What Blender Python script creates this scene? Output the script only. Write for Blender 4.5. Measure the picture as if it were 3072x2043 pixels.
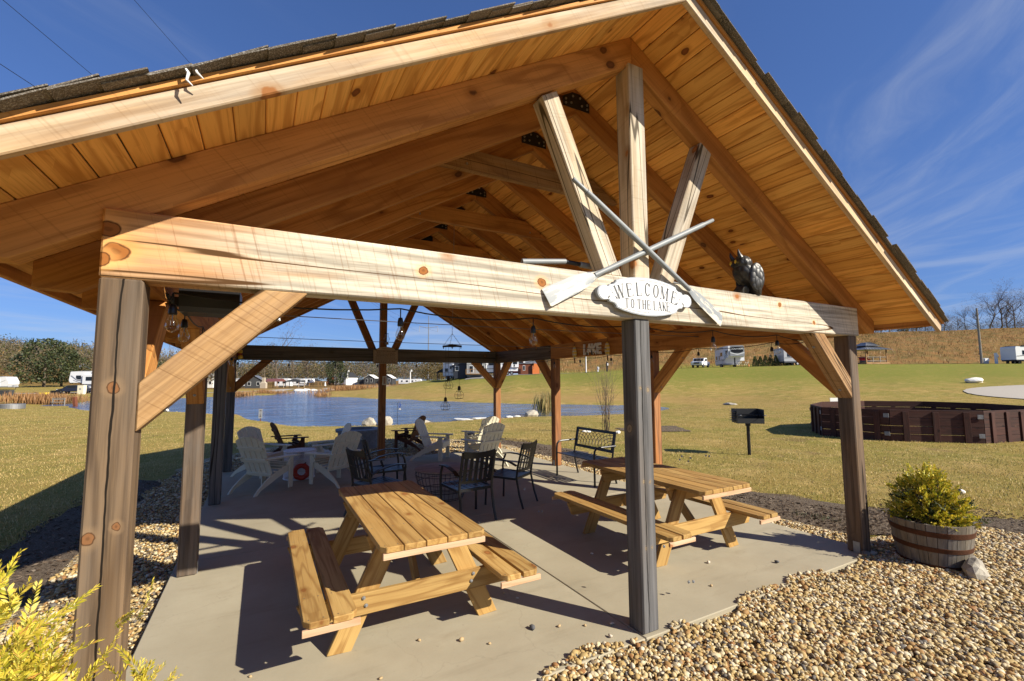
import bpy, bmesh, math, random
import numpy as np
from mathutils import Vector, Matrix
random.seed(7); RNG = np.random.default_rng(7)
rad = math.radians
sc = bpy.context.scene
for o in list(bpy.data.objects): bpy.data.objects.remove(o)
COL = sc.collection

# ------------------------------------------------------------------ camera, sky, sun, exposure
CAM = Vector((0.6178, -2.4810, 1.7650))
YAW, PITCH, ROLL = 0.4996, 0.0864, -0.0060
def cam_axes():
    cy, sy, cp, sp = math.cos(YAW), math.sin(YAW), math.cos(PITCH), math.sin(PITCH)
    f = Vector((sy*cp, cy*cp, sp)); r = Vector((cy, -sy, 0)); u = r.cross(f)
    c, s = math.cos(ROLL), math.sin(ROLL)
    return r*c + u*s, u*c - r*s, f
R_, U_, F_ = cam_axes()
cd = bpy.data.cameras.new('camera'); cam = bpy.data.objects.new('camera', cd); COL.objects.link(cam)
cam.matrix_world = Matrix(((R_.x, U_.x, -F_.x, CAM.x), (R_.y, U_.y, -F_.y, CAM.y), (R_.z, U_.z, -F_.z, CAM.z), (0, 0, 0, 1)))
cd.sensor_width = 36.0; cd.lens = 1370.1114/3072*36.0; cd.clip_start = 0.05; cd.clip_end = 3000
sc.camera = cam

SUN_EL = rad(33.2)
SUN_DIR = Vector((0.555, -0.832, 0)).normalized()*math.cos(SUN_EL) + Vector((0, 0, math.sin(SUN_EL)))   # towards the sun
w = bpy.data.worlds.new('World'); sc.world = w; w.use_nodes = True

class NT:
    def __init__(s, tree): s.t = tree; s.L = tree.links
    def n(s, typ, ins=None, **kw):
        nd = s.t.nodes.new('ShaderNode' + typ)
        for k, v in kw.items(): setattr(nd, k, v)
        for k, v in (ins or {}).items():
            sk = nd.inputs[k]
            if isinstance(v, bpy.types.NodeSocket): s.L.new(v, sk)
            else: sk.default_value = v
        return nd
    def math(s, op, a, b=0.0, c=0.0, clamp=False):
        nd = s.n('Math', {0: a, 1: b, 2: c}, operation=op); nd.use_clamp = clamp
        return nd.outputs[0]
    def mix(s, f, a, b, typ='MIX'):
        nd = s.n('Mix', data_type='RGBA', blend_type=typ)
        for k, v in ((0, f), (6, a), (7, b)):
            if isinstance(v, bpy.types.NodeSocket): s.L.new(v, nd.inputs[k])
            else: nd.inputs[k].default_value = (v if k == 0 else col(v))
        return nd.outputs[2]
    def ramp(s, f, stops, interp='LINEAR'):
        nd = s.n('ValToRGB', {0: f}); cr = nd.color_ramp; cr.interpolation = interp
        while len(cr.elements) < len(stops): cr.elements.new(0.5)
        for e, (p, c) in zip(cr.elements, stops): e.position = p; e.color = col(c)
        return nd.outputs[0]
    def noise(s, v, scale=5, detail=2, rough=.5, dist=0, out=0):
        return s.n('TexNoise', {'Vector': v, 'Scale': scale, 'Detail': detail, 'Roughness': rough, 'Distortion': dist}).outputs[out]
    def smooth(s, v, a, b):
        return s.n('MapRange', {0: v, 1: a, 2: b, 3: 0.0, 4: 1.0}, interpolation_type='SMOOTHSTEP').outputs[0]
    def vscale(s, v, sv):
        return s.n('VectorMath', {0: v, 1: sv}, operation='MULTIPLY').outputs[0]
    def vadd(s, a, b):
        return s.n('VectorMath', {0: a, 1: b}, operation='ADD').outputs[0]
def col(c):
    if isinstance(c, (int, float)): return (c, c, c, 1)
    return tuple(c) if len(c) == 4 else (*c, 1)

wt = w.node_tree; wt.nodes.clear(); nt = NT(wt)
sky = nt.n('TexSky', sky_type='NISHITA', sun_disc=False)
sky.sun_elevation = SUN_EL; sky.sun_rotation = math.atan2(SUN_DIR.x, SUN_DIR.y)
sky.altitude = 300; sky.air_density = 1.0; sky.dust_density = 0.25; sky.ozone_density = 2.2
tc = nt.n('TexCoord'); g = tc.outputs['Generated']
sep = nt.n('SeparateXYZ', {0: g})
# thin cirrus: noise on a flat layer high above, stretched along the wind
zc = nt.math('MAXIMUM', sep.outputs[2], 0.03)
px = nt.math('DIVIDE', sep.outputs[0], zc); py = nt.math('DIVIDE', sep.outputs[1], zc)
lay = nt.n('CombineXYZ', {0: nt.math('ADD', nt.math('MULTIPLY', px, .55), nt.math('MULTIPLY', py, .30)), 1: nt.math('SUBTRACT', nt.math('MULTIPLY', py, .95), nt.math('MULTIPLY', px, .8)), 2: 0.0}).outputs[0]
warp = nt.vadd(lay, nt.vscale(nt.noise(lay, .7, 3, .5, 0, 1), (1.6, 1.6, 0)))
cn = nt.noise(nt.vscale(warp, (.5, 1.5, 1)), .75, 9, .62)
cbig = nt.noise(nt.vscale(lay, (1, 1, 1)), .22, 2, .5)
cl = nt.math('MULTIPLY', nt.smooth(cn, .46, .78), nt.smooth(cbig, .36, .60))
low = nt.smooth(sep.outputs[2], .36, .02)
band = nt.noise(nt.n('CombineXYZ', {0: nt.math('MULTIPLY', sep.outputs[0], 2.0), 1: nt.math('MULTIPLY', sep.outputs[1], 2.0), 2: nt.math('MULTIPLY', sep.outputs[2], 22.0)}).outputs[0], 1.3, 6, .6)
cl2 = nt.math('MULTIPLY', nt.smooth(band, .44, .68), low)
cl = nt.math('MAXIMUM', nt.math('MULTIPLY', cl, .75), nt.math('MULTIPLY', cl2, .8))
gam = nt.n('Gamma', {0: sky.outputs[0], 1: .70})          # a deep, even autumn blue
tint = nt.mix(1.0, gam.outputs[0], (.66, .98, 1.72), 'MULTIPLY')
skyc = nt.mix(nt.math('MULTIPLY', cl, .60), tint, (5.2, 5.6, 6.3))
bg = nt.n('Background', {'Color': skyc, 'Strength': 0.063})
wo = nt.n('OutputWorld', {0: bg.outputs[0]})

sd = bpy.data.lights.new('sun', 'SUN'); sun = bpy.data.objects.new('sun', sd); COL.objects.link(sun)
sd.energy = 4.7; sd.angle = rad(0.5); sd.color = (1.0, 0.92, 0.77)
sun.rotation_euler = SUN_DIR.to_track_quat('Z', 'Y').to_euler(); sun.location = (20, -30, 30)
vs = sc.view_settings; vs.view_transform = 'Standard'; vs.look = 'None'; vs.gamma = 1; vs.use_curve_mapping = False
vs.exposure = 0.86
sc.cycles.max_bounces = 10; sc.cycles.diffuse_bounces = 7; sc.cycles.glossy_bounces = 4; sc.cycles.transmission_bounces = 6
sc.cycles.transparent_max_bounces = 12; sc.cycles.use_denoising = True; sc.cycles.sample_clamp_indirect = 8

# ------------------------------------------------------------------ materials
def mat(name):
    m = bpy.data.materials.new(name); m.use_nodes = True; m.node_tree.nodes.clear()
    return m, NT(m.node_tree)
def finish(nt, colr, rough=.7, bump=None, bstr=.3, bdist=.01, **kw):
    ins = {'Base Color': colr if isinstance(colr, bpy.types.NodeSocket) else col(colr), 'Roughness': rough, 'Specular IOR Level': .06 if rough > .86 else (.22 if rough > .64 else .5)}
    ins.update({k.replace('_', ' '): v for k, v in kw.items()})
    if bump is not None: ins['Normal'] = nt.n('Bump', {'Strength': bstr, 'Distance': bdist, 'Height': bump}).outputs[0]
    p = nt.n('BsdfPrincipled', ins); nt.n('OutputMaterial', {0: p.outputs[0]})
    return p
def objcoord(nt, jitter=True):
    c = nt.n('TexCoord').outputs['Object']
    if not jitter: return c
    r = nt.n('ObjectInfo').outputs['Random']
    return nt.vadd(c, nt.n('CombineXYZ', {0: nt.math('MULTIPLY', r, 37.0), 1: nt.math('MULTIPLY', r, 53.0), 2: nt.math('MULTIPLY', r, 91.0)}).outputs[0])
def plain(name, c, rough=.6, metal=0, var=.15, scale=8, bump=.05, **kw):
    m, nt = mat(name); v = objcoord(nt)
    n = nt.noise(v, scale, 5, .6)
    cc = nt.mix(n, tuple(x*(1-var) for x in c), tuple(min(1, x*(1+var)) for x in c))
    finish(nt, cc, rough, nt.noise(v, scale*5, 3), bump, .01, Metallic=metal, **kw); return m
def wood(name, light, dark, line, knot, grey=None, gamt=0., rings=9., scale=1., rough=.72, crack=.0, knots=1., pvar=.22, bump=.25, gbias=.5, weather_end=None, saw=0., streaks=.35, spots=(), check=None):
    """sawn timber: grain runs along local X, each piece takes its own slice of the pattern"""
    m, nt = mat(name); v = objcoord(nt); v = nt.vscale(v, (scale,)*3)
    rnd = nt.n('ObjectInfo').outputs['Random']
    vor = nt.n('TexVoronoi', {'Vector': nt.vscale(v, (3.0, 4.6, 4.6)), 'Scale': 1.0, 'Randomness': 1.0})
    pick = nt.n('SeparateXYZ', {0: vor.outputs['Color']}).outputs[0]
    kd = nt.math('ADD', vor.outputs['Distance'], nt.math('MULTIPLY', nt.math('GREATER_THAN', pick, .30+.35*knots), 2.0))
    kwob = nt.math('ADD', kd, nt.math('MULTIPLY', nt.math('SUBTRACT', nt.noise(v, 30, 2), .5), .06))
    n1 = nt.noise(nt.vscale(v, (.55, 5, 5)), 1.0, 2, .45)
    swirl = nt.math('DIVIDE', .20*knots, nt.math('ADD', kd, .14))
    fine = nt.noise(nt.vscale(v, (2.2, 95, 95)), 1.0, 3, .6)
    streak = nt.noise(nt.vscale(v, (1.1, 30, 30)), 1.0, 4, .65)
    ring = nt.math('PINGPONG', nt.math('ADD', nt.math('MULTIPLY', n1, rings*2), nt.math('ADD', swirl, nt.math('MULTIPLY', fine, .22))), 1.0)
    big = nt.noise(nt.vscale(v, (.8, 2.2, 2.2)), 1.0, 3, .6)
    base = nt.mix(nt.smooth(big, .3, .7), dark, light)
    base = nt.mix(nt.math('MULTIPLY', nt.smooth(ring, .52, .98), .62), base, line)
    base = nt.mix(nt.math('MULTIPLY', nt.smooth(fine, .48, .70), .5), base, line)
    base = nt.mix(nt.math('MULTIPLY', nt.smooth(streak, .48, .72), streaks), base, tuple(.6*q for q in line))
    if grey is not None:
        gn = nt.noise(nt.vscale(v, (.7, 5, 5)), 1.0, 5, .65)
        gf = nt.math('MULTIPLY', nt.smooth(gn, gbias-.22, gbias+.2), gamt)
        if weather_end is not None:        # the end under the eave keeps its stain
            x = nt.n('SeparateXYZ', {0: nt.n('TexCoord').outputs['Object']}).outputs[0]
            xx = nt.math('ADD', x, nt.math('MULTIPLY', nt.math('SUBTRACT', big, .5), 1.6))
            gf = nt.math('MULTIPLY', nt.math('ADD', gf, .25), nt.smooth(xx, *weather_end), clamp=True)
        base = nt.mix(gf, base, nt.mix(nt.smooth(streak, .3, .7), tuple(min(1, 1.25*q) for q in grey), tuple(.5*q for q in grey)))
    if saw:
        sw = nt.noise(nt.vscale(nt.vadd(v, nt.vscale(nt.n('SeparateXYZ', {0: v}).outputs[2], (.25, 0, 0))), (110, 6, 3)), 1.0, 2, .5)
        base = nt.mix(nt.math('MULTIPLY', nt.smooth(sw, .55, .75), saw), base, tuple(.55*q for q in line))
    if knots:
        base = nt.mix(nt.math('MULTIPLY', nt.smooth(kwob, .24, .11), .6), base, line)
        base = nt.mix(nt.smooth(kwob, .125, .095), base, knot)
        base = nt.mix(nt.math('MULTIPLY', nt.smooth(kwob, .08, .04), .7), base, tuple(1.5*q for q in knot))
    if crack:
        c1 = nt.noise(nt.vscale(v, (.16, 5, 5)), 1.0, 2, .5)
        base = nt.mix(nt.smooth(nt.math('ABSOLUTE', nt.math('SUBTRACT', c1, .5)), .0075, .0025), base, tuple(.16*q for q in dark))
    oc = nt.n('TexCoord').outputs['Object']
    for sx_, sy_, sz_, sr_ in spots:            # the big knots one can see on this piece
        dv = nt.n('VectorMath', {0: nt.vadd(oc, nt.vscale(nt.noise(oc, 14, 3, .6, 0, 1), (.03, .03, .03))), 1: (sx_+.015, sy_+.015, sz_+.015)}, operation='SUBTRACT').outputs[0]
        dd = nt.n('VectorMath', {0: nt.vscale(dv, (1/sr_*.85, 1/sr_, 1/sr_))}, operation='LENGTH').outputs['Value']
        base = nt.mix(nt.math('MULTIPLY', nt.smooth(dd, 2.3, 1.1), .4), base, tuple(min(1, 1.3*q) for q in light))
        base = nt.mix(nt.smooth(dd, 1.12, .92), base, tuple(.35*q for q in knot))
        base = nt.mix(nt.math('MULTIPLY', nt.smooth(dd, .92, .78), .95), base, knot)
        base = nt.mix(nt.math('MULTIPLY', nt.smooth(dd, .45, .2), .7), base, tuple(.55*q for q in knot))
    if check is not None:                       # one long drying check down the face
        sp_ = nt.n('SeparateXYZ', {0: oc}); wv = nt.noise(nt.n('CombineXYZ', {0: sp_.outputs[0]}).outputs[0], 1.3, 4, .6)
        dl_ = nt.math('ABSOLUTE', nt.math('SUBTRACT', sp_.outputs[1], nt.math('ADD', check, nt.math('MULTIPLY', nt.math('SUBTRACT', wv, .5), .05))))
        wd_ = nt.math('MULTIPLY', nt.noise(nt.n('CombineXYZ', {0: sp_.outputs[0]}).outputs[0], 3.1, 3, .6), .0075)
        base = nt.mix(nt.smooth(nt.math('SUBTRACT', dl_, wd_), .0012, -.0008), base, tuple(.07*q for q in dark))
    hv = nt.n('HueSaturation', {'Hue': .5, 'Saturation': 1.0, 'Value': nt.math('ADD', 1-pvar*.55, nt.math('MULTIPLY', nt.math('FRACT', nt.math('MULTIPLY', rnd, 17.31)), pvar)), 'Color': base})
    h = nt.math('SUBTRACT', nt.math('MULTIPLY', ring, -.3), nt.math('MULTIPLY', fine, .8))
    finish(nt, hv.outputs[0], rough, h, bump, .004)
    return m
M = {}
M['ceil'] = wood('stained_pine_boards', (.90, .50, .145), (.82, .41, .10), (.50, .20, .038), (.17, .055, .014), rings=6, pvar=.30, streaks=.2)
M['rafter'] = wood('rafter_timber', (.60, .29, .088), (.44, .195, .055), (.29, .115, .03), (.13, .05, .016), rings=6, scale=.8, saw=.25, pvar=.25, knots=.7, streaks=.3)
M['tie'] = wood('weathered_tie_timber', (.60, .315, .105), (.50, .225, .060), (.31, .12, .026), (.30, .11, .025), grey=(.52, .465, .37), gamt=1.0, weather_end=(-3.2, -2.0), rings=6, crack=.5, knots=.35, spots=((-3.041, -.075, -.04, .040), (-3.092, -.075, -.075, .030), (-3.070, -.075, .056, .034), (-1.691, -.075, .029, .024), (-.895, -.075, .04, .028), (1.70, -.075, .085, .022), (2.25, -.075, -.05, .018)), gbias=.32, scale=.9, saw=.45, streaks=.45)
M['king'] = wood('pale_weathered_timber', (.60, .48, .32), (.50, .38, .24), (.28, .185, .095), (.32, .13, .04), grey=(.50, .465, .40), gamt=.8, rings=5, crack=.6, scale=.85, saw=.25, streaks=.3, knots=.5)
M['post'] = wood('grey_weathered_post', (.215, .135, .075), (.145, .090, .050), (.080, .046, .026), (.36, .15, .04), grey=(.125, .112, .100), gamt=.75, rings=5, crack=1, scale=.8, gbias=.46, pvar=.2, knots=1, streaks=.7)
M['barge'] = wood('barge_board_timber', (.62, .43, .235), (.54, .34, .165), (.36, .20, .085), (.30, .12, .035), grey=(.56, .50, .41), gamt=.75, rings=5, scale=.85, saw=.25, streaks=.3, knots=.4)
M['postfront'] = wood('front_left_post_timber', (.225, .145, .078), (.150, .093, .050), (.070, .040, .021), (.22, .10, .04), grey=(.135, .112, .090), gamt=.6, rings=5, scale=.8, gbias=.48, pvar=.1, knots=0, streaks=.7, check=.0, spots=((.639, -.003, -.075, .022), (.07, .038, -.075, .014), (.032, -.047, -.075, .024)))
M['postcentre'] = wood('centre_post_timber', (.150, .122, .098), (.105, .086, .070), (.055, .045, .037), (.26, .20, .13), grey=(.125, .122, .122), gamt=1, rings=5, scale=.8, gbias=.36, pvar=.1, knots=0, streaks=.6, check=-.022, spots=((.593, -.04, -.075, .013), (.585, .035, -.075, .014), (-.069, -.035, -.075, .012), (-.076, .03, -.075, .012), (-.53, -.03, -.075, .010), (-.53, .03, -.075, .010), (.30, -.075, .01, .03)))
M['postdark'] = wood('dark_weathered_post', (.160, .118, .082), (.112, .082, .058), (.055, .040, .028), (.20, .12, .06), grey=(.120, .108, .096), gamt=1, rings=5, crack=1, scale=.8, gbias=.34, pvar=.1, streaks=.6)
M['postwarm'] = wood('warm_post', (.46, .19, .055), (.34, .13, .04), (.17, .06, .018), (.14, .045, .013), grey=(.20, .16, .12), gamt=.35, rings=5, crack=.8, scale=.8, gbias=.5, streaks=.4)
M['brace'] = wood('brace_timber', (.47, .27, .105), (.37, .195, .07), (.23, .105, .033), (.28, .10, .025), grey=(.30, .255, .19), gamt=.4, rings=6, crack=.5, scale=.85, gbias=.5, saw=.5, streaks=.4, knots=.7)
M['bracedark'] = wood('brace_dark_timber', (.38, .165, .052), (.26, .11, .036), (.15, .06, .018), (.12, .04, .012), rings=6, crack=.4, scale=.85)
M['pine'] = wood('treated_pine', (.47, .305, .110), (.385, .225, .070), (.23, .112, .028), (.22, .09, .024), rings=8, scale=.95, pvar=.30, knots=.6, streaks=.25)
M['pinepink'] = wood('fresh_pine_batten', (.62, .43, .28), (.56, .36, .22), (.44, .25, .13), (.34, .15, .06), rings=6, knots=.4)
M['greytop'] = wood('weathered_tabletop', (.30, .235, .20), (.22, .17, .145), (.14, .105, .085), (.14, .10, .08), grey=(.32, .29, .275), gamt=.5, rings=4, knots=0)
M['brownchair'] = wood('brown_chair_wood', (.155, .065, .03), (.115, .045, .02), (.07, .026, .012), (.05, .02, .01), rings=5, knots=0, rough=.66)
M['pitwood'] = wood('dark_stained_planks', (.078, .028, .020), (.052, .019, .014), (.030, .012, .009), (.02, .01, .008), grey=(.08, .055, .045), gamt=.3, rings=5, knots=.3, rough=.7, pvar=.45)
M['stave'] = wood('oak_stave', (.24, .20, .145), (.18, .145, .10), (.11, .085, .055), (.12, .08, .05), grey=(.215, .20, .185), gamt=.7, rings=5, knots=0, pvar=.35)
M['polewood'] = wood('utility_pole_wood', (.30, .26, .21), (.23, .20, .155), (.15, .125, .10), (.1, .08, .06), grey=(.30, .285, .265), gamt=.6, knots=0, scale=.3)
M['black'] = plain('black_metal', (.012, .012, .014), .38, .2, .2, 14, .04)
M['blackmatte'] = plain('black_plate_steel', (.014, .013, .013), .6, .3, .3, 20, .08)
M['grillsteel'] = plain('painted_grill_steel', (.035, .036, .037), .5, .4, .25, 20, .1)
M['galv'] = plain('galvanised_steel', (.33, .335, .34), .5, .7, .2, 30, .05)
M['rust'] = plain('rusty_hoop_iron', (.085, .034, .016), .8, .3, .55, 22, .15)
M['whitep'] = plain('off_white_resin', (.64, .60, .455), .5, 0, .05, 6, .03)
M['whitewire'] = plain('white_coated_wire', (.74, .74, .76), .45, 0, .05)
M['signwhite'] = plain('white_sign_paint', (.74, .74, .74), .55, 0, .02)
M['signgrey'] = plain('grey_sign_letters', (.085, .09, .095), .6, 0, .1)
M['signedge'] = plain('grey_sign_edge', (.33, .36, .40), .6, 0, .1)
M['oar'] = None
M['owl'] = None
M['redorn'] = plain('red_pumpkin_glaze', (.36, .028, .012), .28, 0, .45, 30, .1)
M['plaque'] = plain('tan_plaque', (.36, .27, .185), .6, 0, .08)
M['plaqueink'] = plain('plaque_ink', (.05, .03, .02), .7, 0, .1)
M['yellow'] = plain('yellow_paint', (.75, .52, .06), .45, 0, .1)
M['cream'] = plain('cream_paint', (.72, .68, .52), .55, 0, .06)
M['terracotta'] = plain('terracotta', (.30, .12, .07), .8, 0, .2)
M['rvwhite'] = plain('white_camper_skin', (.72, .73, .74), .35, 0, .03, 2, .01)
M['rvgrey'] = plain('grey_camper_skin', (.30, .31, .33), .4, 0, .06, 2, .01)
M['navy'] = plain('navy_siding', (.018, .022, .034), .6, 0, .1)
M['charcoal'] = plain('charcoal_siding', (.05, .052, .055), .7, 0, .12)
M['housewhite'] = plain('white_siding', (.74, .74, .72), .6, 0, .04)
M['housegrey'] = plain('grey_siding', (.30, .31, .31), .65, 0, .06)
M['brownside'] = plain('brown_siding', (.16, .055, .03), .75, 0, .12)
M['orange'] = plain('orange_door_paint', (.62, .17, .035), .6, 0, .06)
M['roofmetal'] = plain('grey_metal_roof', (.21, .22, .235), .4, .4, .08, 2, .02)
M['roofdark'] = plain('dark_shingle_roof', (.035, .036, .038), .85, 0, .2)
M['roofred'] = plain('red_brown_metal_roof', (.20, .075, .06), .5, .2, .08)
M['glassdark'] = plain('dark_window_glass', (.012, .014, .018), .08, 0, .1, 2, 0.0)
M['tyre'] = plain('tyre_rubber', (.012, .012, .012), .85, 0, .1)
M['blue'] = plain('blue_metal', (.03, .07, .30), .4, .2, .1)
M['stone'] = plain('chimney_stone', (.42, .36, .28), .85, 0, .3, 4, .3)
M['soil'] = plain('potting_soil', (.020, .014, .010), .95, 0, .3, 30, .4)
M['redcloth'] = plain('red_cover', (.5, .035, .03), .7, 0, .1)
M['cord'] = plain('black_cord', (.010, .010, .010), .6, 0, .1)
M['cable'] = plain('steel_cable', (.17, .17, .18), .4, .8, .1)
M['rope'] = plain('white_ribbon', (.7, .7, .7), .7, 0, .1)

def rock_mat(name, a, b, c):
    m, nt = mat(name); v = objcoord(nt)
    n = nt.noise(v, 5, 7, .65); n2 = nt.noise(v, 28, 4, .6)
    cc = nt.mix(nt.smooth(n, .3, .7), a, b); cc = nt.mix(nt.math('MULTIPLY', nt.smooth(n2, .5, .7), .5), cc, c)
    finish(nt, cc, .85, nt.math('ADD', n, nt.math('MULTIPLY', n2, .3)), .5, .03); return m
M['rock'] = rock_mat('field_stone', (.30, .27, .22), (.46, .42, .34), (.20, .17, .13))
M['whiterock'] = rock_mat('white_rock', (.68, .66, .60), (.80, .78, .73), (.5, .47, .4))
M['pitstone'] = rock_mat('grey_cast_concrete', (.20, .20, .205), (.30, .30, .30), (.11, .11, .11))

for nm_, wear in (('oar', 0), ('oarblade', 1)):
  m, nt = mat('grey_oar_paint' if not wear else 'worn_oar_blade_paint'); v = objcoord(nt)      # worn grey paint over pale wood on the blades
  wn = nt.noise(nt.vscale(v, (4, 22, 22)), 1.0, 5, .65); wr = nt.smooth(wn, .50 if wear else .72, .54 if wear else .75)
  finish(nt, nt.mix(wr, nt.mix(nt.noise(v, 9, 4), (.18, .20, .215), (.27, .29, .30)), (.62, .56, .44)), .5, wn, .15, .005); M[nm_] = m
m, nt = mat('dark_owl_resin'); v = objcoord(nt, False)
fe = nt.n('TexVoronoi', {'Vector': nt.vscale(v, (26, 26, 15)), 'Scale': 1.0}).outputs['Distance']
finish(nt, nt.mix(fe, (.050, .047, .044), (.012, .012, .012)), .42, nt.math('SUBTRACT', 1.0, fe), .9, .012); M['owl'] = m
m, nt = mat('clear_bulb_glass')
gl = nt.n('BsdfGlass', {'Color': (1, 1, 1, 1), 'Roughness': .0, 'IOR': 1.1}); tr = nt.n('BsdfTransparent', {'Color': (.96, .96, .95, 1)}); gs = nt.n('BsdfGlossy', {'Roughness': .03})
fr = nt.n('LayerWeight', {'Blend': .28}).outputs['Facing']
mx = nt.n('MixShader', {0: nt.math('MULTIPLY', fr, .75), 1: tr.outputs[0], 2: gs.outputs[0]}); nt.n('OutputMaterial', {0: mx.outputs[0]}); M['bulb'] = m

m, nt = mat('concrete'); v = nt.n('TexCoord').outputs['Object']
n = nt.noise(v, .8, 6, .6); n2 = nt.noise(v, 60, 3, .6); n3 = nt.noise(nt.vscale(v, (.9, 3.0, 1)), 1.4, 5, .7)
cc = nt.mix(nt.smooth(n, .3, .72), (.315, .275, .195), (.40, .358, .262)); cc = nt.mix(nt.math('MULTIPLY', nt.smooth(n3, .55, .8), .5), cc, (.235, .19, .12))
sw_ = nt.noise(nt.n('Mapping', {'Vector': v, 'Rotation': (0, 0, rad(24)), 'Scale': (.7, 5.5, 1)}).outputs[0], 1.0, 6, .7); cc = nt.mix(nt.math('MULTIPLY', nt.smooth(sw_, .52, .74), .35), cc, (.22, .185, .125))
st_ = nt.noise(v, .45, 5, .65); cc = nt.mix(nt.math('MULTIPLY', nt.smooth(st_, .54, .70), .35), cc, (.25, .205, .14))
hc = nt.n('TexVoronoi', {'Vector': nt.vadd(v, nt.vscale(nt.noise(v, 1.2, 5, .6, 0, 1), (.9, .9, 0))), 'Scale': .42}, feature='DISTANCE_TO_EDGE').outputs[0]; cc = nt.mix(nt.math('MULTIPLY', nt.smooth(hc, .0022, .0008), .14), cc, (.12, .10, .075))
spk = nt.smooth(nt.noise(v, 23, 4, .7), .62, .72); cc = nt.mix(nt.math('MULTIPLY', spk, .3), cc, (.20, .16, .12))
cc = nt.mix(nt.math('MULTIPLY', n2, .25), cc, (.26, .22, .15)); finish(nt, cc, .82, nt.math('ADD', n2, nt.math('MULTIPLY', n3, .5)), .12, .004); M['concrete'] = m

m, nt = mat('shingle_asphalt'); v = objcoord(nt); rn = nt.n('ObjectInfo').outputs['Random']
sp = nt.noise(v, 190, 2, .7); isl = nt.n('NewGeometry').outputs['Random Per Island']
cc = nt.mix(nt.math('FRACT', nt.math('ADD', nt.math('MULTIPLY', rn, 13.7), isl)), (.07, .062, .052), (.15, .125, .10)); cc = nt.mix(nt.smooth(sp, .45, .7), cc, (.30, .28, .25))
finish(nt, cc, .92, sp, .8, .004); M['shingle'] = m
m, nt = mat('shingle_underside'); finish(nt, (.05, .045, .04), .9); M['under'] = m

def gravel_ramp(nt, r):
    return nt.ramp(r, [(0, (.40, .285, .115)), (.14, (.50, .39, .205)), (.28, (.30, .165, .055)), (.40, (.58, .49, .31)), (.54, (.19, .15, .10)), (.62, (.43, .30, .12)), (.76, (.105, .102, .10)), (.82, (.64, .56, .40)), (.92, (.26, .12, .04)), (.96, (.38, .27, .11))], 'CONSTANT')
m, nt = mat('river_pebbles'); r = nt.n('NewGeometry').outputs['Random Per Island']
v = nt.n('TexCoord').outputs['Object']; nn = nt.noise(v, 60, 4, .6)
cc = nt.mix(nt.math('MULTIPLY', nn, .5), gravel_ramp(nt, r), nt.mix(.5, gravel_ramp(nt, r), (.34, .24, .13))); finish(nt, cc, .65, nt.noise(v, 160, 3), .15, .003); M['pebble'] = m
m, nt = mat('gravel_bed'); v = nt.n('TexCoord').outputs['Object']
vo = nt.n('TexVoronoi', {'Vector': v, 'Scale': 42.0, 'Randomness': 1.0}); de = nt.n('TexVoronoi', {'Vector': v, 'Scale': 42.0}, feature='DISTANCE_TO_EDGE').outputs[0]
rr = nt.n('SeparateXYZ', {0: vo.outputs['Color']}).outputs[0]
cc = nt.mix(nt.smooth(de, .12, .0), gravel_ramp(nt, rr), (.10, .07, .04)); cc = nt.mix(nt.math('MULTIPLY', nt.smooth(nt.noise(v, 1.1, 4, .6), .5, .75), .4), cc, (.22, .17, .10))
finish(nt, cc, .8, nt.math('MINIMUM', de, .25), 1.0, .02); M['gravelbed'] = m

m, nt = mat('lawn'); v = nt.n('TexCoord').outputs['Object']
att = nt.n('Attribute', attribute_name='zone'); zr = nt.n('SeparateColor', {0: att.outputs['Color']})
n = nt.noise(v, .22, 7, .66); nb = nt.noise(nt.vscale(v, (1, 1, .2)), .9, 6, .65); nf = nt.noise(nt.vscale(v, (1, 1, .3)), 16, 5, .75); nf2 = nt.noise(v, 70, 3, .7)
grass = nt.mix(nt.smooth(n, .36, .62), (.34, .235, .070), (.235, .205, .045)); grass = nt.mix(nt.math('MULTIPLY', nt.smooth(nb, .45, .68), .85), grass, (.46, .315, .115))
grass = nt.mix(nt.math('MULTIPLY', nt.smooth(nf, .46, .68), .75), grass, (.12, .115, .026)); grass = nt.mix(nt.math('MULTIPLY', nt.smooth(nf2, .52, .72), .6), grass, (.44, .33, .15))
green = nt.mix(nt.smooth(nf, .3, .7), (.215, .215, .042), (.13, .15, .028)); green = nt.mix(nt.math('MULTIPLY', nt.smooth(nb, .5, .7), .55), green, (.30, .21, .06))
wp = nt.noise(v, .55, 7, .7); grass = nt.mix(nt.math('MULTIPLY', nt.smooth(wp, .56, .68), .65), grass, (.20, .135, .06)); grass = nt.mix(nt.math('MULTIPLY', nt.smooth(wp, .40, .30), .6), grass, (.13, .15, .03))
grass = nt.mix(nt.math('MULTIPLY', zr.outputs[1], nt.smooth(nb, .25, .55)), grass, green)
tanb = nt.mix(nf, (.40, .25, .105), (.29, .18, .065)); grass = nt.mix(zr.outputs[2], grass, tanb)
sv = nt.noise(v, .35, 8, .72); sf = nt.noise(v, 2.6, 6, .75)
scrub = nt.mix(nt.smooth(sv, .35, .65), (.26, .14, .052), (.15, .115, .042)); scrub = nt.mix(nt.math('MULTIPLY', nt.smooth(sf, .5, .7), .7), scrub, (.045, .038, .018)); scrub = nt.mix(nt.math('MULTIPLY', nt.smooth(nt.noise(v, 1.3, 6, .7), .55, .75), .6), scrub, (.27, .17, .085))
cc = nt.mix(zr.outputs[0], grass, scrub)
finish(nt, cc, .95, nt.math('ADD', nf, nt.math('MULTIPLY', nf2, .6)), .8, .035); M['lawn'] = m
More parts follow.
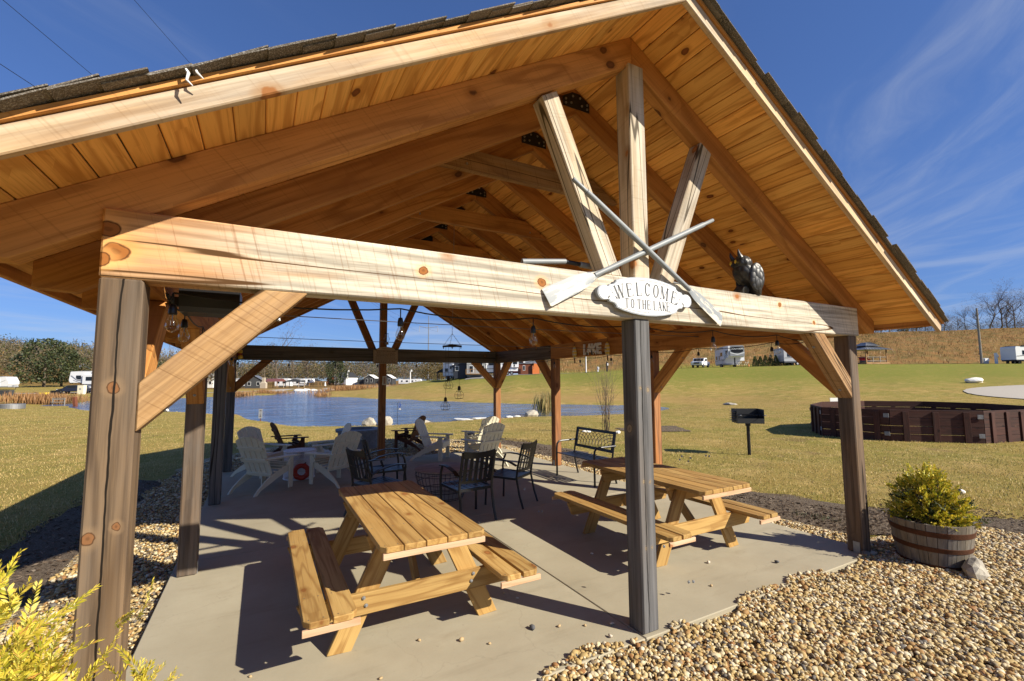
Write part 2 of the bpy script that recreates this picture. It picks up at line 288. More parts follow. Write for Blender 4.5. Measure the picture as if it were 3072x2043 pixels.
def blade_mat(name, stops, rough=.6):
    m, nt = mat(name); r = nt.n('NewGeometry').outputs['Random Per Island']
    cc = nt.ramp(r, stops); p = finish(nt, cc, rough); 
    tl = nt.n('BsdfTranslucent', {'Color': cc}); mx = nt.n('MixShader', {0: .25, 1: p.outputs[0], 2: tl.outputs[0]})
    out = [q for q in m.node_tree.nodes if q.type == 'OUTPUT_MATERIAL'][0]; m.node_tree.links.new(mx.outputs[0], out.inputs[0]); return m
M['blade'] = blade_mat('dormant_grass_blades', [(0, (.16, .175, .035)), (.3, (.28, .235, .06)), (.6, (.50, .36, .125)), (.85, (.60, .46, .20)), (1, (.36, .21, .075))])
M['mulchchip'] = blade_mat('bark_mulch_chips', [(0, (.05, .033, .023)), (.5, (.12, .085, .06)), (.85, (.20, .15, .11)), (1, (.32, .26, .2))], .9)
M['gold'] = blade_mat('golden_cypress_foliage', [(0, (.24, .26, .02)), (.3, (.46, .40, .03)), (.7, (.66, .52, .055)), (.93, (.74, .56, .09)), (1, (.42, .17, .04))], .5)
M['goldgreen'] = blade_mat('golden_green_cypress_foliage', [(0, (.18, .22, .018)), (.3, (.42, .40, .03)), (.7, (.66, .54, .045)), (.95, (.76, .58, .08)), (1, (.36, .15, .04))], .5)
M['reed'] = blade_mat('reed_blades', [(0, (.10, .14, .04)), (.4, (.30, .26, .10)), (.8, (.50, .36, .15)), (1, (.36, .22, .08))])
M['rustreed'] = blade_mat('rusty_reed_blades', [(0, (.30, .16, .06)), (.5, (.40, .22, .09)), (1, (.24, .12, .05))])
M['evergreen'] = blade_mat('evergreen_foliage', [(0, (.02, .032, .010)), (.6, (.045, .06, .018)), (1, (.085, .095, .03))])
M['arborvitae'] = blade_mat('arborvitae_foliage', [(0, (.03, .045, .010)), (.6, (.06, .08, .018)), (1, (.11, .12, .03))])
M['twigs'] = blade_mat('bare_twigs', [(0, (.10, .085, .07)), (.5, (.17, .145, .12)), (1, (.25, .22, .18))], .9)
M['wood_far'] = blade_mat('winter_woodland', [(0, (.10, .08, .05)), (.3, (.17, .14, .10)), (.55, (.22, .17, .10)), (.75, (.10, .10, .035)), (.88, (.05, .065, .02)), (1, (.27, .16, .06))], .9)
M['scrubdark'] = blade_mat('dark_scrub', [(0, (.045, .042, .018)), (.5, (.085, .070, .028)), (1, (.13, .095, .04))], .9)
M['scrubleaf'] = blade_mat('dry_scrub', [(0, (.10, .075, .028)), (.4, (.18, .125, .048)), (.7, (.10, .088, .028)), (.9, (.24, .15, .06)), (1, (.06, .06, .02))], .9)
M['bark'] = plain('bark', (.12, .095, .07), .95, 0, .3, 20, .4)
M['bark2'] = plain('grey_twig_bark', (.13, .10, .075), .9, 0, .3, 30, .3)
m, nt = mat('pond_water'); v = nt.n('TexCoord').outputs['Object']
vr = nt.n('Mapping', {'Vector': v, 'Rotation': (0, 0, rad(28)), 'Scale': (.40, 1.5, 1)}).outputs[0]
h = nt.math('ADD', nt.math('MULTIPLY', nt.noise(vr, 1.1, 4, .62, .4), .55), nt.math('ADD', nt.math('MULTIPLY', nt.noise(vr, .42, 3, .55, .3), 1.0), nt.math('MULTIPLY', nt.noise(vr, .10, 3, .6), .8)))
wc = nt.mix(nt.smooth(nt.noise(vr, .55, 5, .68, .5), .38, .64), (.028, .070, .155), (.105, .20, .37)); wc = nt.mix(nt.math('MULTIPLY', nt.smooth(nt.noise(vr, .08, 3, .6), .4, .65), .4), wc, (.035, .085, .17))
finish(nt, wc, .12, h, 1.0, .30, IOR=1.42); M['water'] = m
m, nt = mat('asphalt_road'); v = nt.n('TexCoord').outputs['Object']; n = nt.noise(v, 40, 4, .7)
finish(nt, nt.mix(n, (.19, .19, .19), (.30, .29, .28)), .9, n, .2, .01); M['road'] = m
m, nt = mat('gravel_path'); v = nt.n('TexCoord').outputs['Object']; n = nt.noise(v, 30, 5, .7)
finish(nt, nt.mix(n, (.30, .27, .23), (.48, .44, .38)), .9, n, .3, .02); M['path'] = m
m, nt = mat('bark_mulch'); v = nt.n('TexCoord').outputs['Object']; n = nt.noise(v, 9, 7, .75); n2 = nt.noise(v, 55, 4, .7)
finish(nt, nt.mix(nt.smooth(n2, .4, .65), nt.mix(n, (.055, .04, .028), (.13, .095, .065)), (.20, .16, .12)), .95, n2, 1.0, .02); M['mulch'] = m
# ------------------------------------------------------------------ mesh helpers
class MB:
    def __init__(s): s.v = []; s.f = []; s.mi = []; s.cur = 0
    def add(s, vs, fs):
        b = len(s.v); s.v += [tuple(p) for p in vs]; s.f += [tuple(b+i for i in q) for q in fs]; s.mi += [s.cur]*len(fs); return s
    def box(s, c, d, M4=None):
        x, y, z = d[0]/2, d[1]/2, d[2]/2
        vs = [Vector((c[0]+a*x, c[1]+b*y, c[2]+e*z)) for a in (-1, 1) for b in (-1, 1) for e in (-1, 1)]
        if M4 is not None: vs = [M4 @ p for p in vs]
        return s.add(vs, [(0, 1, 3, 2), (4, 6, 7, 5), (0, 4, 5, 1), (2, 3, 7, 6), (0, 2, 6, 4), (1, 5, 7, 3)])
    def bar(s, p0, p1, w_, h_, up=(0, 0, 1)):
        X, Y, Z, L, mid = frame(p0, p1, up)
        M4 = Matrix((( X.x, Y.x, Z.x, mid.x), (X.y, Y.y, Z.y, mid.y), (X.z, Y.z, Z.z, mid.z), (0, 0, 0, 1)))
        return s.box((0, 0, 0), (L, w_, h_), M4)
    def tube(s, pts, r, n=6, cap=True):
        pts = [Vector(p) for p in pts]; N = len(pts)
        rs = r if isinstance(r, (list, tuple)) else [r]*N
        t0 = (pts[1]-pts[0]).normalized(); a = Vector((0, 0, 1)) if abs(t0.z) < .9 else Vector((1, 0, 0))
        nx = t0.cross(a).normalized(); vs = []
        for i, p in enumerate(pts):
            t = (pts[min(i+1, N-1)]-pts[max(i-1, 0)]).normalized()
            nx = (nx - t*nx.dot(t)).normalized(); ny = t.cross(nx)
            for k in range(n):
                an = 2*math.pi*k/n; vs.append(p + (nx*math.cos(an)+ny*math.sin(an))*rs[i])
        fs = [(i*n+k, i*n+(k+1) % n, (i+1)*n+(k+1) % n, (i+1)*n+k) for i in range(N-1) for k in range(n)]
        if cap: fs += [tuple(range(n-1, -1, -1)), tuple((N-1)*n+k for k in range(n))]
        return s.add(vs, fs)
    def ring(s, c, R, r, n=24, m=6, ax='z'):
        pts = []
        for i in range(n):
            a = 2*math.pi*i/n; q = (R*math.cos(a), R*math.sin(a), 0)
            pts.append(Vector(c)+Vector(q))
        vs = []
        for i in range(n):
            a = 2*math.pi*i/n; d = Vector((math.cos(a), math.sin(a), 0))
            for k in range(m):
                b = 2*math.pi*k/m; vs.append(pts[i] + d*r*math.cos(b) + Vector((0, 0, r*math.sin(b))))
        fs = [(i*m+k, ((i+1) % n)*m+k, ((i+1) % n)*m+(k+1) % m, i*m+(k+1) % m) for i in range(n) for k in range(m)]
        return s.add(vs, fs)
    def lathe(s, prof, n=24, c=(0, 0, 0), close=True):
        vs = []; N = len(prof)
        for (r, z) in prof:
            for k in range(n):
                a = 2*math.pi*k/n; vs.append((c[0]+r*math.cos(a), c[1]+r*math.sin(a), c[2]+z))
        fs = [(i*n+k, i*n+(k+1) % n, (i+1)*n+(k+1) % n, (i+1)*n+k) for i in range(N-1) for k in range(n)]
        if close: fs += [tuple(range(n-1, -1, -1)), tuple((N-1)*n+k for k in range(n))]
        return s.add(vs, fs)
    def prism(s, poly, z0, z1, M4=None):
        n = len(poly); vs = [Vector((x, y, z0)) for x, y in poly]+[Vector((x, y, z1)) for x, y in poly]
        if M4 is not None: vs = [M4 @ p for p in vs]
        fs = [tuple(range(n-1, -1, -1)), tuple(range(n, 2*n))]+[(i, (i+1) % n, n+(i+1) % n, n+i) for i in range(n)]
        return s.add(vs, fs)
    def blob(s, c, r, sub=2, amp=.15, seed=0, sq=(1, 1, 1)):
        vs, fs = ico(sub); rg = random.Random(seed); ks = [(Vector((rg.gauss(0, 1), rg.gauss(0, 1), rg.gauss(0, 1))), rg.uniform(0, 6)) for _ in range(7)]
        out = []
        for p in vs:
            k = 1+amp*sum(math.sin(q.dot(p)*1.7+ph) for q, ph in ks)/2.2
            out.append((c[0]+p.x*r*k*sq[0], c[1]+p.y*r*k*sq[1], c[2]+p.z*r*k*sq[2]))
        return s.add(out, fs)
    def mesh(s, name):
        me = bpy.data.meshes.new(name); me.from_pydata(s.v, [], s.f); me.update(); return me
    def obj(s, name, m, parent=None, smooth=False, loc=None, fix=True):
        me = s.mesh(name)
        if fix:
            bm = bmesh.new(); bm.from_mesh(me); bmesh.ops.recalc_face_normals(bm, faces=bm.faces); bm.to_mesh(me); bm.free()
        for q in (m if isinstance(m, (list, tuple)) else [m]): me.materials.append(q)
        if isinstance(m, (list, tuple)): me.polygons.foreach_set('material_index', s.mi)
        return link(name, me, parent, smooth, loc)
def link(name, me, parent=None, smooth=False, loc=None, mtx=None):
    if smooth:
        me.polygons.foreach_set('use_smooth', [True]*len(me.polygons))
        if smooth != 'all':
            try: me.set_sharp_from_angle(angle=rad(38))
            except Exception: pass
    o = bpy.data.objects.new(name, me); COL.objects.link(o)
    if parent is not None: o.parent = parent
    if mtx is not None: o.matrix_basis = mtx
    if loc is not None: o.location = loc
    return o
_ICO = {}
def ico(sub):
    if sub not in _ICO:
        bm = bmesh.new(); bmesh.ops.create_icosphere(bm, subdivisions=sub, radius=1.0); bm.verts.ensure_lookup_table()
        _ICO[sub] = ([v.co.copy() for v in bm.verts], [tuple(v.index for v in f.verts) for f in bm.faces]); bm.free()
    return _ICO[sub]
def frame(p0, p1, up=(0, 0, 1)):
    p0 = Vector(p0); p1 = Vector(p1); d = p1-p0; L = d.length; X = d/L; up = Vector(up)
    Y = up.cross(X)
    if Y.length < 1e-4: Y = Vector((0, 1, 0)).cross(X)
    Y.normalize(); Z = X.cross(Y)
    return X, Y, Z, L, (p0+p1)/2
_BM = {}
def beam_mesh(L, w_, h_, bev, s0, s1, y0=0, y1=0):
    k = tuple(round(q, 4) for q in (L, w_, h_, bev, s0, s1, y0, y1))
    if k in _BM: return _BM[k].copy() if False else _BM[k]
    bm = bmesh.new(); bmesh.ops.create_cube(bm, size=1.0)
    for v in bm.verts: v.co = Vector((v.co.x*L, v.co.y*w_, v.co.z*h_))
    for v in bm.verts:
        v.co.x += (s0*v.co.z + y0*v.co.y) if v.co.x < 0 else (s1*v.co.z + y1*v.co.y)
    if bev: bmesh.ops.bevel(bm, geom=list(bm.edges), offset=bev, segments=1, affect='EDGES')
    me = bpy.data.meshes.new('timber'); bm.to_mesh(me); bm.free(); _BM[k] = me; return me
def beam(name, p0, p1, w_, h_, m, parent=None, up=(0, 0, 1), bev=.006, s0=0, s1=0, y0=0, y1=0):
    """timber from p0 to p1: width across, height along 'up'; s0/s1 slope the end cuts"""
    X, Y, Z, L, mid = frame(p0, p1, up)
    me = beam_mesh(L, w_, h_, bev, s0, s1, y0, y1)
    if me.materials and me.materials[0] is not m:
        me = me.copy(); me.materials.clear()
    if not me.materials: me.materials.append(m)
    M4 = Matrix(((X.x, Y.x, Z.x, mid.x), (X.y, Y.y, Z.y, mid.y), (X.z, Y.z, Z.z, mid.z), (0, 0, 0, 1)))
    return link(name, me, parent, mtx=M4)
def empty(name, loc=(0, 0, 0), rz=0):
    o = bpy.data.objects.new(name, None); COL.objects.link(o); o.location = loc; o.rotation_euler = (0, 0, rz); o.empty_display_size = .2; return o
def tag(o, label=None, cat=None, group=None, kind=None):
    if label: o['label'] = label
    if cat: o['category'] = cat
    if group: o['group'] = group
    if kind: o['kind'] = kind
    return o
def thing(name, label, cat, loc=(0, 0, 0), rz=0, group=None): return tag(empty(name, loc, rz), label, cat, group)
def struct(o): o['kind'] = 'structure'; return o
def stuff(o): o['kind'] = 'stuff'; return o
def dup(root, loc, rz, label=None, group=None, swap=None):
    def cp(o, par):
        c = o.copy(); COL.objects.link(c); c.parent = par
        if swap and o.type == 'MESH' and o.data.materials and o.data.materials[0] in swap:
            c.data = o.data.copy(); c.data.materials[0] = swap[o.data.materials[0]]
        for ch in o.children: cp(ch, c)
        return c
    r = cp(root, None); r.location = loc; r.rotation_euler = (0, 0, rz)
    if label: r['label'] = label
    if group: r['group'] = group
    return r
def tri_cloud(name, P, N, T, size, asp, m, parent=None):
    """many small leaf-like triangles/quads: positions P, directions N (long axis), T (side axis)"""
    n = len(P); v = np.empty((n, 4, 3)); sz = size[:, None]
    v[:, 0] = P; v[:, 1] = P+N*sz*.55+T*sz*asp; v[:, 2] = P+N*sz; v[:, 3] = P+N*sz*.55-T*sz*asp
    me = bpy.data.meshes.new(name); me.vertices.add(4*n); me.vertices.foreach_set('co', v.reshape(-1))
    me.loops.add(4*n); me.loops.foreach_set('vertex_index', np.arange(4*n)); me.polygons.add(n)
    me.polygons.foreach_set('loop_start', np.arange(n)*4); me.polygons.foreach_set('loop_total', np.full(n, 4)); me.update()
    me.materials.append(m); return link(name, me, parent)
def rdir(n, up=0.0):
    d = RNG.normal(size=(n, 3)); d[:, 2] += up; d /= np.linalg.norm(d, axis=1)[:, None]; return d
def side(N):
    a = RNG.normal(size=N.shape); t = np.cross(N, a); return t/np.linalg.norm(t, axis=1)[:, None]
def text_mesh(txt, size, ext, bold=0.0):
    c = bpy.data.curves.new('lettering', 'FONT'); c.body = txt; c.size = size; c.extrude = ext; c.offset = bold; c.align_x = 'CENTER'; c.align_y = 'CENTER'; c.resolution_u = 3
    o = bpy.data.objects.new('tmp', c); COL.objects.link(o); dg = bpy.context.evaluated_depsgraph_get()
    me = bpy.data.meshes.new_from_object(o.evaluated_get(dg)); bpy.data.objects.remove(o); bpy.data.curves.remove(c); return me
def text(name, txt, size, m, parent, mtx, ext=.001, bold=0.0):
    me = text_mesh(txt, size, ext, bold); me.materials.clear(); me.materials.append(m); return link(name, me, parent, mtx=mtx)
def basis(o, X, Y, Z): return Matrix(((X[0], Y[0], Z[0], o[0]), (X[1], Y[1], Z[1], o[1]), (X[2], Y[2], Z[2], o[2]), (0, 0, 0, 1)))

# ------------------------------------------------------------------ the lie of the land
FH = np.array([math.sin(YAW), math.cos(YAW)]); RH = np.array([math.cos(YAW), -math.sin(YAW)]); C0 = np.array([CAM.x, CAM.y])
WATER = -0.90
def W2(d, s): p = C0 + FH*d + RH*s; return float(p[0]), float(p[1])      # d metres north along the survey line, s metres to its right
# survey sections: bearing (offset per metre ahead) and the ground levels along it
KEYS = [
 (-1.60, [(4, -.10), (20, -.12), (45, -.5), (80, 0), (120, .4), (150, 2), (270, 22), (700, 25)]),
 (-1.12, [(4, -.10), (20, -.14), (40, -.55), (52, -.75), (62, -.5), (80, -.02), (114, .25), (140, 1), (265, 15.5), (700, 18)]),
 (-.98, [(4, -.10), (20, -.16), (42, -.72), (50, -.86), (56, -.93), (61, -.80), (66, -.5), (80, -.06), (114, .25), (140, .8), (265, 12), (700, 14)]),
 (-.86, [(4, -.10), (20, -.16), (41, -.75), (47, -1.3), (66, -1.4), (70, -.7), (82, -.05), (112, .3), (150, .8), (265, 8), (700, 10)]),
 (-.741, [(4, -.10), (20, -.18), (40, -.78), (46, -1.5), (72, -1.6), (76, -.75), (90, -.5), (180, -.65), (265, 3), (700, 6)]),
 (-.60, [(4, -.10), (15, -.14), (37, -.80), (42, -1.6), (78, -1.6), (83, -.72), (95, -.55), (180, -.62), (265, -.5), (330, .5), (700, 3)]),
 (-.546, [(4, -.10), (15, -.14), (30.5, -.80), (36, -1.6), (84, -1.6), (91, -.72), (100, -.55), (180, -.62), (265, -.5), (330, .5), (700, 2)]),
 (-.456, [(4, -.10), (15, -.14), (26.8, -.80), (31, -1.6), (118, -1.6), (126, -.75), (134, -.5), (190, -.62), (265, -.5), (330, .5), (700, 2)]),
 (-.41, [(4, -.10), (15, -.14), (26.8, -.80), (31, -1.6), (72, -1.6), (79, -.82), (90, -.45), (97, -.95), (128, -1.2), (138, -.75), (150, -.45), (240, -.5), (265, -.5), (330, .5), (700, 2)]),
 (-.389, [(4, -.10), (15, -.14), (26.8, -.80), (31, -1.6), (72, -1.6), (78, -.80), (93, -.2), (105, -.7), (128, -.8), (145, -.5), (240, -.4), (265, -.4), (330, .5), (700, 2)]),
 (-.289, [(4, -.10), (15, -.14), (27, -.80), (31, -1.6), (64, -1.6), (68.5, -.80), (85, -.1), (110, .3), (150, -.1), (240, -.3), (330, .5), (700, 2)]),
 (-.17, [(4, -.10), (15, -.14), (29, -.80), (33, -1.6), (56, -1.6), (60, -.80), (70, -.2), (100, 1.75), (112, 1.9), (150, .6), (265, -1), (700, 2)]),
 (-.075, [(4, -.10), (15, -.14), (31, -.80), (35, -1.5), (52, -1.5), (55, -.78), (66, -.1), (92, 2.5), (110, 2.6), (150, 1.5), (265, 0), (700, 2)]),
 (.02, [(4, -.10), (15, -.14), (33, -.80), (37, -1.4), (49, -1.4), (52, -.78), (62, 0), (87, 2.8), (100, 2.9), (112, 3.2), (150, 2.5), (265, 0), (700, 2)]),
 (.10, [(4, -.10), (15, -.14), (33.6, -.80), (37, -1.35), (48, -1.35), (50.5, -.78), (60, .1), (85, 2.9), (96, 3.0), (118, 10.5), (140, 13.5), (700, 13)]),
 (.243, [(4, -.10), (15, -.14), (34.8, -.80), (38, -1.25), (46, -1.25), (48.5, -.76), (58, .2), (82, 3.3), (95, 3.4), (115, 9.5), (140, 14.5), (700, 14)]),
 (.31, [(4, -.10), (18, -.16), (37, -.80), (39, -1.0), (44, -1.0), (46, -.76), (56, .2), (81, 3.55), (95, 3.6), (115, 9.5), (140, 14.5), (700, 14)]),
 (.345, [(4, -.10), (18, -.16), (38, -.78), (40, -.86), (43, -.86), (46, -.70), (56, .25), (80.5, 3.62), (95, 3.7), (115, 9.5), (140, 14.5), (700, 14)]),
 (.42, [(4, -.10), (18, -.18), (38, -.60), (44, -.62), (56, .35), (80, 3.75), (95, 3.85), (115, 9.5), (138, 14.6), (700, 14)]),
 (.686, [(4, -.10), (18, -.14), (34, -.28), (40, -.25), (56, 1.1), (78, 4.1), (95, 4.2), (115, 10), (135, 15), (700, 14)]),
 (.90, [(4, -.10), (18, -.12), (32, -.22), (38, -.1), (54, 1.3), (76, 4.05), (93, 4.1), (112, 10), (135, 15.6), (700, 15)]),
 (1.121, [(4, -.10), (18, -.10), (32, -.15), (37, 0), (52, 1.4), (74, 3.9), (92, 4.0), (112, 10), (136, 16.6), (700, 16)]),
 (1.7, [(4, -.10), (18, -.10), (35, 0), (52, 1.2), (72, 3.6), (92, 4.0), (112, 10), (136, 16.6), (700, 16)]),
]
KT = np.array([k[0] for k in KEYS]); DS = np.unique(np.concatenate([np.arange(4, 160, .5), np.arange(160, 720, 10)]))
KZ = np.array([np.interp(DS, [p[0] for p in k[1]], [p[1] for p in k[1]]) for k in KEYS])
ker = np.ones(7)/7; KZs = np.array([np.convolve(np.pad(z, 3, 'edge'), ker, 'valid') for z in KZ])
def ds_of(x, y):
    x = np.asarray(x, float)-C0[0]; y = np.asarray(y, float)-C0[1]
    return x*FH[0]+y*FH[1], x*RH[0]+y*RH[1]
def ground(x, y):
    d, s = ds_of(x, y); t = np.clip(s/np.maximum(d, 5.0), KT[0], KT[-1]); dd = np.clip(d, 4, 700)
    i = np.clip(np.searchsorted(KT, t)-1, 0, len(KT)-2); f = (t-KT[i])/(KT[i+1]-KT[i]); f = f*f*(3-2*f)
    di = np.clip(np.searchsorted(DS, dd)-1, 0, len(DS)-2); g = (dd-DS[di])/(DS[di+1]-DS[di])
    za = KZs[i, di]*(1-g)+KZs[i, di+1]*g; zb = KZs[i+1, di]*(1-g)+KZs[i+1, di+1]*g
    z = za*(1-f)+zb*f
    return z + np.where(dd > 24, .05*np.sin(x*.31+np.sin(y*.23)*2)*np.sin(y*.27+1), 0)*np.clip((dd-24)/20, 0, 1)
def gz(x, y): return float(ground(np.array([x]), np.array([y]))[0])
def zones(x, y):
    d, s = ds_of(x, y); t = s/np.maximum(d, 5)
    z = ground(x, y); wob = 2.5*np.sin(x*.11+1)+1.8*np.sin(y*.17)+np.sin(x*.37+y*.29)
    scrub = np.where(t > .06, np.clip((d+wob*.5-(97-6*np.clip(t, 0, 1)))/4, 0, 1), np.clip((d+wob*2-(135+25*np.clip(-t-.1, -.1, .3)))/10, 0, 1))
    green = np.clip((z-.5)/1.5, 0, 1)*(t > -.3)*np.clip((t+.3)/.1, 0, 1)*(d > 40)
    tan = np.clip(1-np.abs(z-(WATER+.55))/.55, 0, 1)*np.clip((d-30)/8, 0, 1)*.75*np.clip(1-np.abs(t-.15)/.9, 0, 1)
    return scrub, green, tan
def axis(*segs):
    out = []
    for a, b, n in segs: out += list(np.linspace(a, b, n, endpoint=False))
    return np.array(out+[segs[-1][1]])
dl = axis((-60, 2, 20), (2, 24, 44), (24, 62, 62), (62, 104, 42), (104, 170, 33), (170, 720, 40))
sl = axis((-720, -190, 26), (-190, -90, 30), (-90, -36, 50), (-36, 36, 96), (36, 100, 60), (100, 200, 30), (200, 720, 26))
DD, SS = np.meshgrid(dl, sl, indexing='ij'); X = C0[0]+FH[0]*DD+RH[0]*SS; Y = C0[1]+FH[1]*DD+RH[1]*SS; Z = ground(X, Y)
def grid_mesh(name, X, Y, Z):
    n, m_ = X.shape; me = bpy.data.meshes.new(name); me.vertices.add(n*m_); me.vertices.foreach_set('co', np.stack([X, Y, Z], -1).reshape(-1))
    idx = np.arange(n*m_).reshape(n, m_); q = np.stack([idx[:-1, :-1], idx[:-1, 1:], idx[1:, 1:], idx[1:, :-1]], -1).reshape(-1, 4)[:, ::-1]
    me.loops.add(q.size); me.loops.foreach_set('vertex_index', q.reshape(-1)); me.polygons.add(len(q))
    me.polygons.foreach_set('loop_start', np.arange(len(q))*4); me.polygons.foreach_set('loop_total', np.full(len(q), 4)); me.update()
    me.polygons.foreach_set('use_smooth', [True]*len(q)); 
    if me.polygons[0].normal.z < 0: me.flip_normals()
    return me
me = grid_mesh('ground', X, Y, Z); a = me.color_attributes.new('zone', 'FLOAT_COLOR', 'POINT')
zs = zones(X.reshape(-1), Y.reshape(-1)); a.data.foreach_set('color', np.stack([*zs, np.ones_like(zs[0])], -1).reshape(-1).astype(np.float32))
me.materials.append(M['lawn']); struct(link('ground', me))
# pond: a level sheet; its banks rise out of it
wx, wy = np.meshgrid(np.linspace(24, 140, 30), np.linspace(-150, 60, 40), indexing='ij')
me = grid_mesh('pond_water', C0[0]+FH[0]*wx+RH[0]*wy, C0[1]+FH[1]*wx+RH[1]*wy, np.full(wx.shape, WATER)); me.materials.append(M['water']); struct(link('pond_water', me))

def sheet(name, outline, h0, h1, m, n=40, seed=1, drape=.02, wob=.12):
    """flat cover with a ragged edge, following the ground: outline polygon in metres (x, y)"""
    rg = random.Random(seed); pts = []
    for i in range(len(outline)):
        p, q = Vector(outline[i]), Vector(outline[(i+1) % len(outline)]); k = max(2, int((q-p).length/.35)) if (q-p).length < 60 else 40
        nrm = Vector(((q-p).y, -(q-p).x)).normalized()
        for j in range(k): pts.append(p.lerp(q, j/k)+nrm*rg.uniform(-wob, wob)*(j > 0))
    bm = bmesh.new(); vs = [bm.verts.new((p.x, p.y, 0)) for p in pts]; bm.faces.new(vs); bmesh.ops.triangulate(bm, faces=bm.faces[:])
    for _ in range(6):
        ed = [e for e in bm.edges if e.calc_length() > max(.8, n/40)]
        if not ed: break
        bmesh.ops.subdivide_edges(bm, edges=ed, cuts=1); bmesh.ops.triangulate(bm, faces=bm.faces[:])
    for v in bm.verts: v.co.z = gz(v.co.x, v.co.y)+drape if h0 is None else h0
    bmesh.ops.recalc_face_normals(bm, faces=bm.faces); me = bpy.data.meshes.new(name); bm.to_mesh(me); bm.free()
    if me.polygons[0].normal.z < 0: me.flip_normals()
    me.materials.append(m); return struct(link(name, me))
# gravel: front yard level with the slab, strips beside it, the fire-pit yard behind
sheet('gravel_bed', [(-1.3, -4.5), (8.6, -4.5), (8.4, -.6), (7.3, -.2), (6.9, .25), (6.3, .3), (6.25, -.02), (-.12, -.02), (-.12, .25), (-1.1, .3)], -.035, None, M['gravelbed'], wob=.04)
sheet('gravel_strip', [(-1.05, .2), (-.02, .2), (-.02, 8.5), (-.85, 8.6), (-1.0, 6)], -.075, None, M['gravelbed'], seed=2, wob=.06)
sheet('gravel_strip', [(6.12, .2), (6.75, .25), (6.62, 3), (6.7, 6), (6.6, 8.6), (6.12, 8.6)], -.07, None, M['gravelbed'], seed=3, wob=.06)
sheet('gravel_yard', [(-.9, 8.1), (6.7, 8.1), (6.9, 9.2), (6.2, 11), (4.8, 12.3), (2.6, 12.8), (.6, 12.2), (-.8, 10.6)], -.080, None, M['gravelbed'], seed=4, wob=.1)
sheet('mulch_bed', [(6.55, 1.0), (7.4, .2), (9.0, -1.2), (9.8, -.7), (8.5, .9), (7.9, 2.3), (7.8, 5), (8.1, 8), (7.6, 10.5), (6.4, 12.0), (6.2, 11), (6.6, 9)], None, None, M['mulch'], seed=5, drape=.012, wob=.16)
sheet('mulch_bed', [(-1.0, .6), (-1.0, 8.6), (-1.5, 9), (-1.9, 6), (-1.75, 3), (-1.6, .6)], None, None, M['mulch'], seed=6, drape=.012, wob=.12)
sheet('mulch_bed', [W2(16.6, 4.2), W2(17.0, 6.6), W2(19.4, 6.9), W2(19.6, 4.4)], None, None, M['mulch'], seed=7, drape=.02)
# road along the crest and the gravel loop below it
def strip(name, pts, width, m, drape=.05):
    V_, F = [], []
    P = []
    for i in range(len(pts)-1):
        for j in range(10): P.append(Vector(pts[i]).lerp(Vector(pts[i+1]), j/10))
    P.append(Vector(pts[-1]))
    rows = []
    for i, p in enumerate(P):
        t = (P[min(i+1, len(P)-1)]-P[max(i-1, 0)]).normalized(); nn = Vector((-t.y, t.x))
        rows.append([p+nn*width*(k/6-.5) for k in range(7)])
    X = np.array([[q.x for q in r] for r in rows]); Y = np.array([[q.y for q in r] for r in rows])
    me = grid_mesh(name, X, Y, ground(X, Y)+drape); me.materials.append(m)
    return struct(link(name, me))
strip('road', [W2(90, -9), W2(89, 1.8), W2(88, 9), W2(85.5, 21), W2(84, 30), W2(83, 37), W2(82, 57), W2(80, 72), W2(79, 90), W2(77, 130)], 4.5, M['road'], .06)
sheet('gravel_path', [W2(38+9*math.cos(t_), 53+13*math.sin(t_)) for t_ in np.linspace(0, 2*math.pi, 49)[:-1]], None, None, M['path'], n=60, seed=9, drape=.06, wob=.06)
sheet('sand_beach', [W2(131, -56), W2(129, -48), W2(140, -42), W2(160, -40), W2(170, -48), W2(150, -60)], None, None, M['path'], n=60, seed=10, drape=.08, wob=.8)
strip('gravel_path', [W2(75, -92), W2(80, -82), W2(83, -70), W2(96, -62), W2(110, -60), W2(135, -66)], 4, M['path'], .08)

# slab: six panels poured with joints
slab = struct(empty('concrete_slab'))
xs, ys = [-.06, 2.985, 6.185], [-.035, 3.16, 5.9, 8.275]
for i in range(2):
    for j in range(3):
        me = beam_mesh(xs[i+1]-xs[i]-.007*(1), ys[j+1]-ys[j]-.007, .16, .006, 0, 0)
        if not me.materials: me.materials.append(M['concrete'])
        link('slab_panel', me, slab, loc=((xs[i]+xs[i+1])/2, (ys[j]+ys[j+1])/2, -.08))

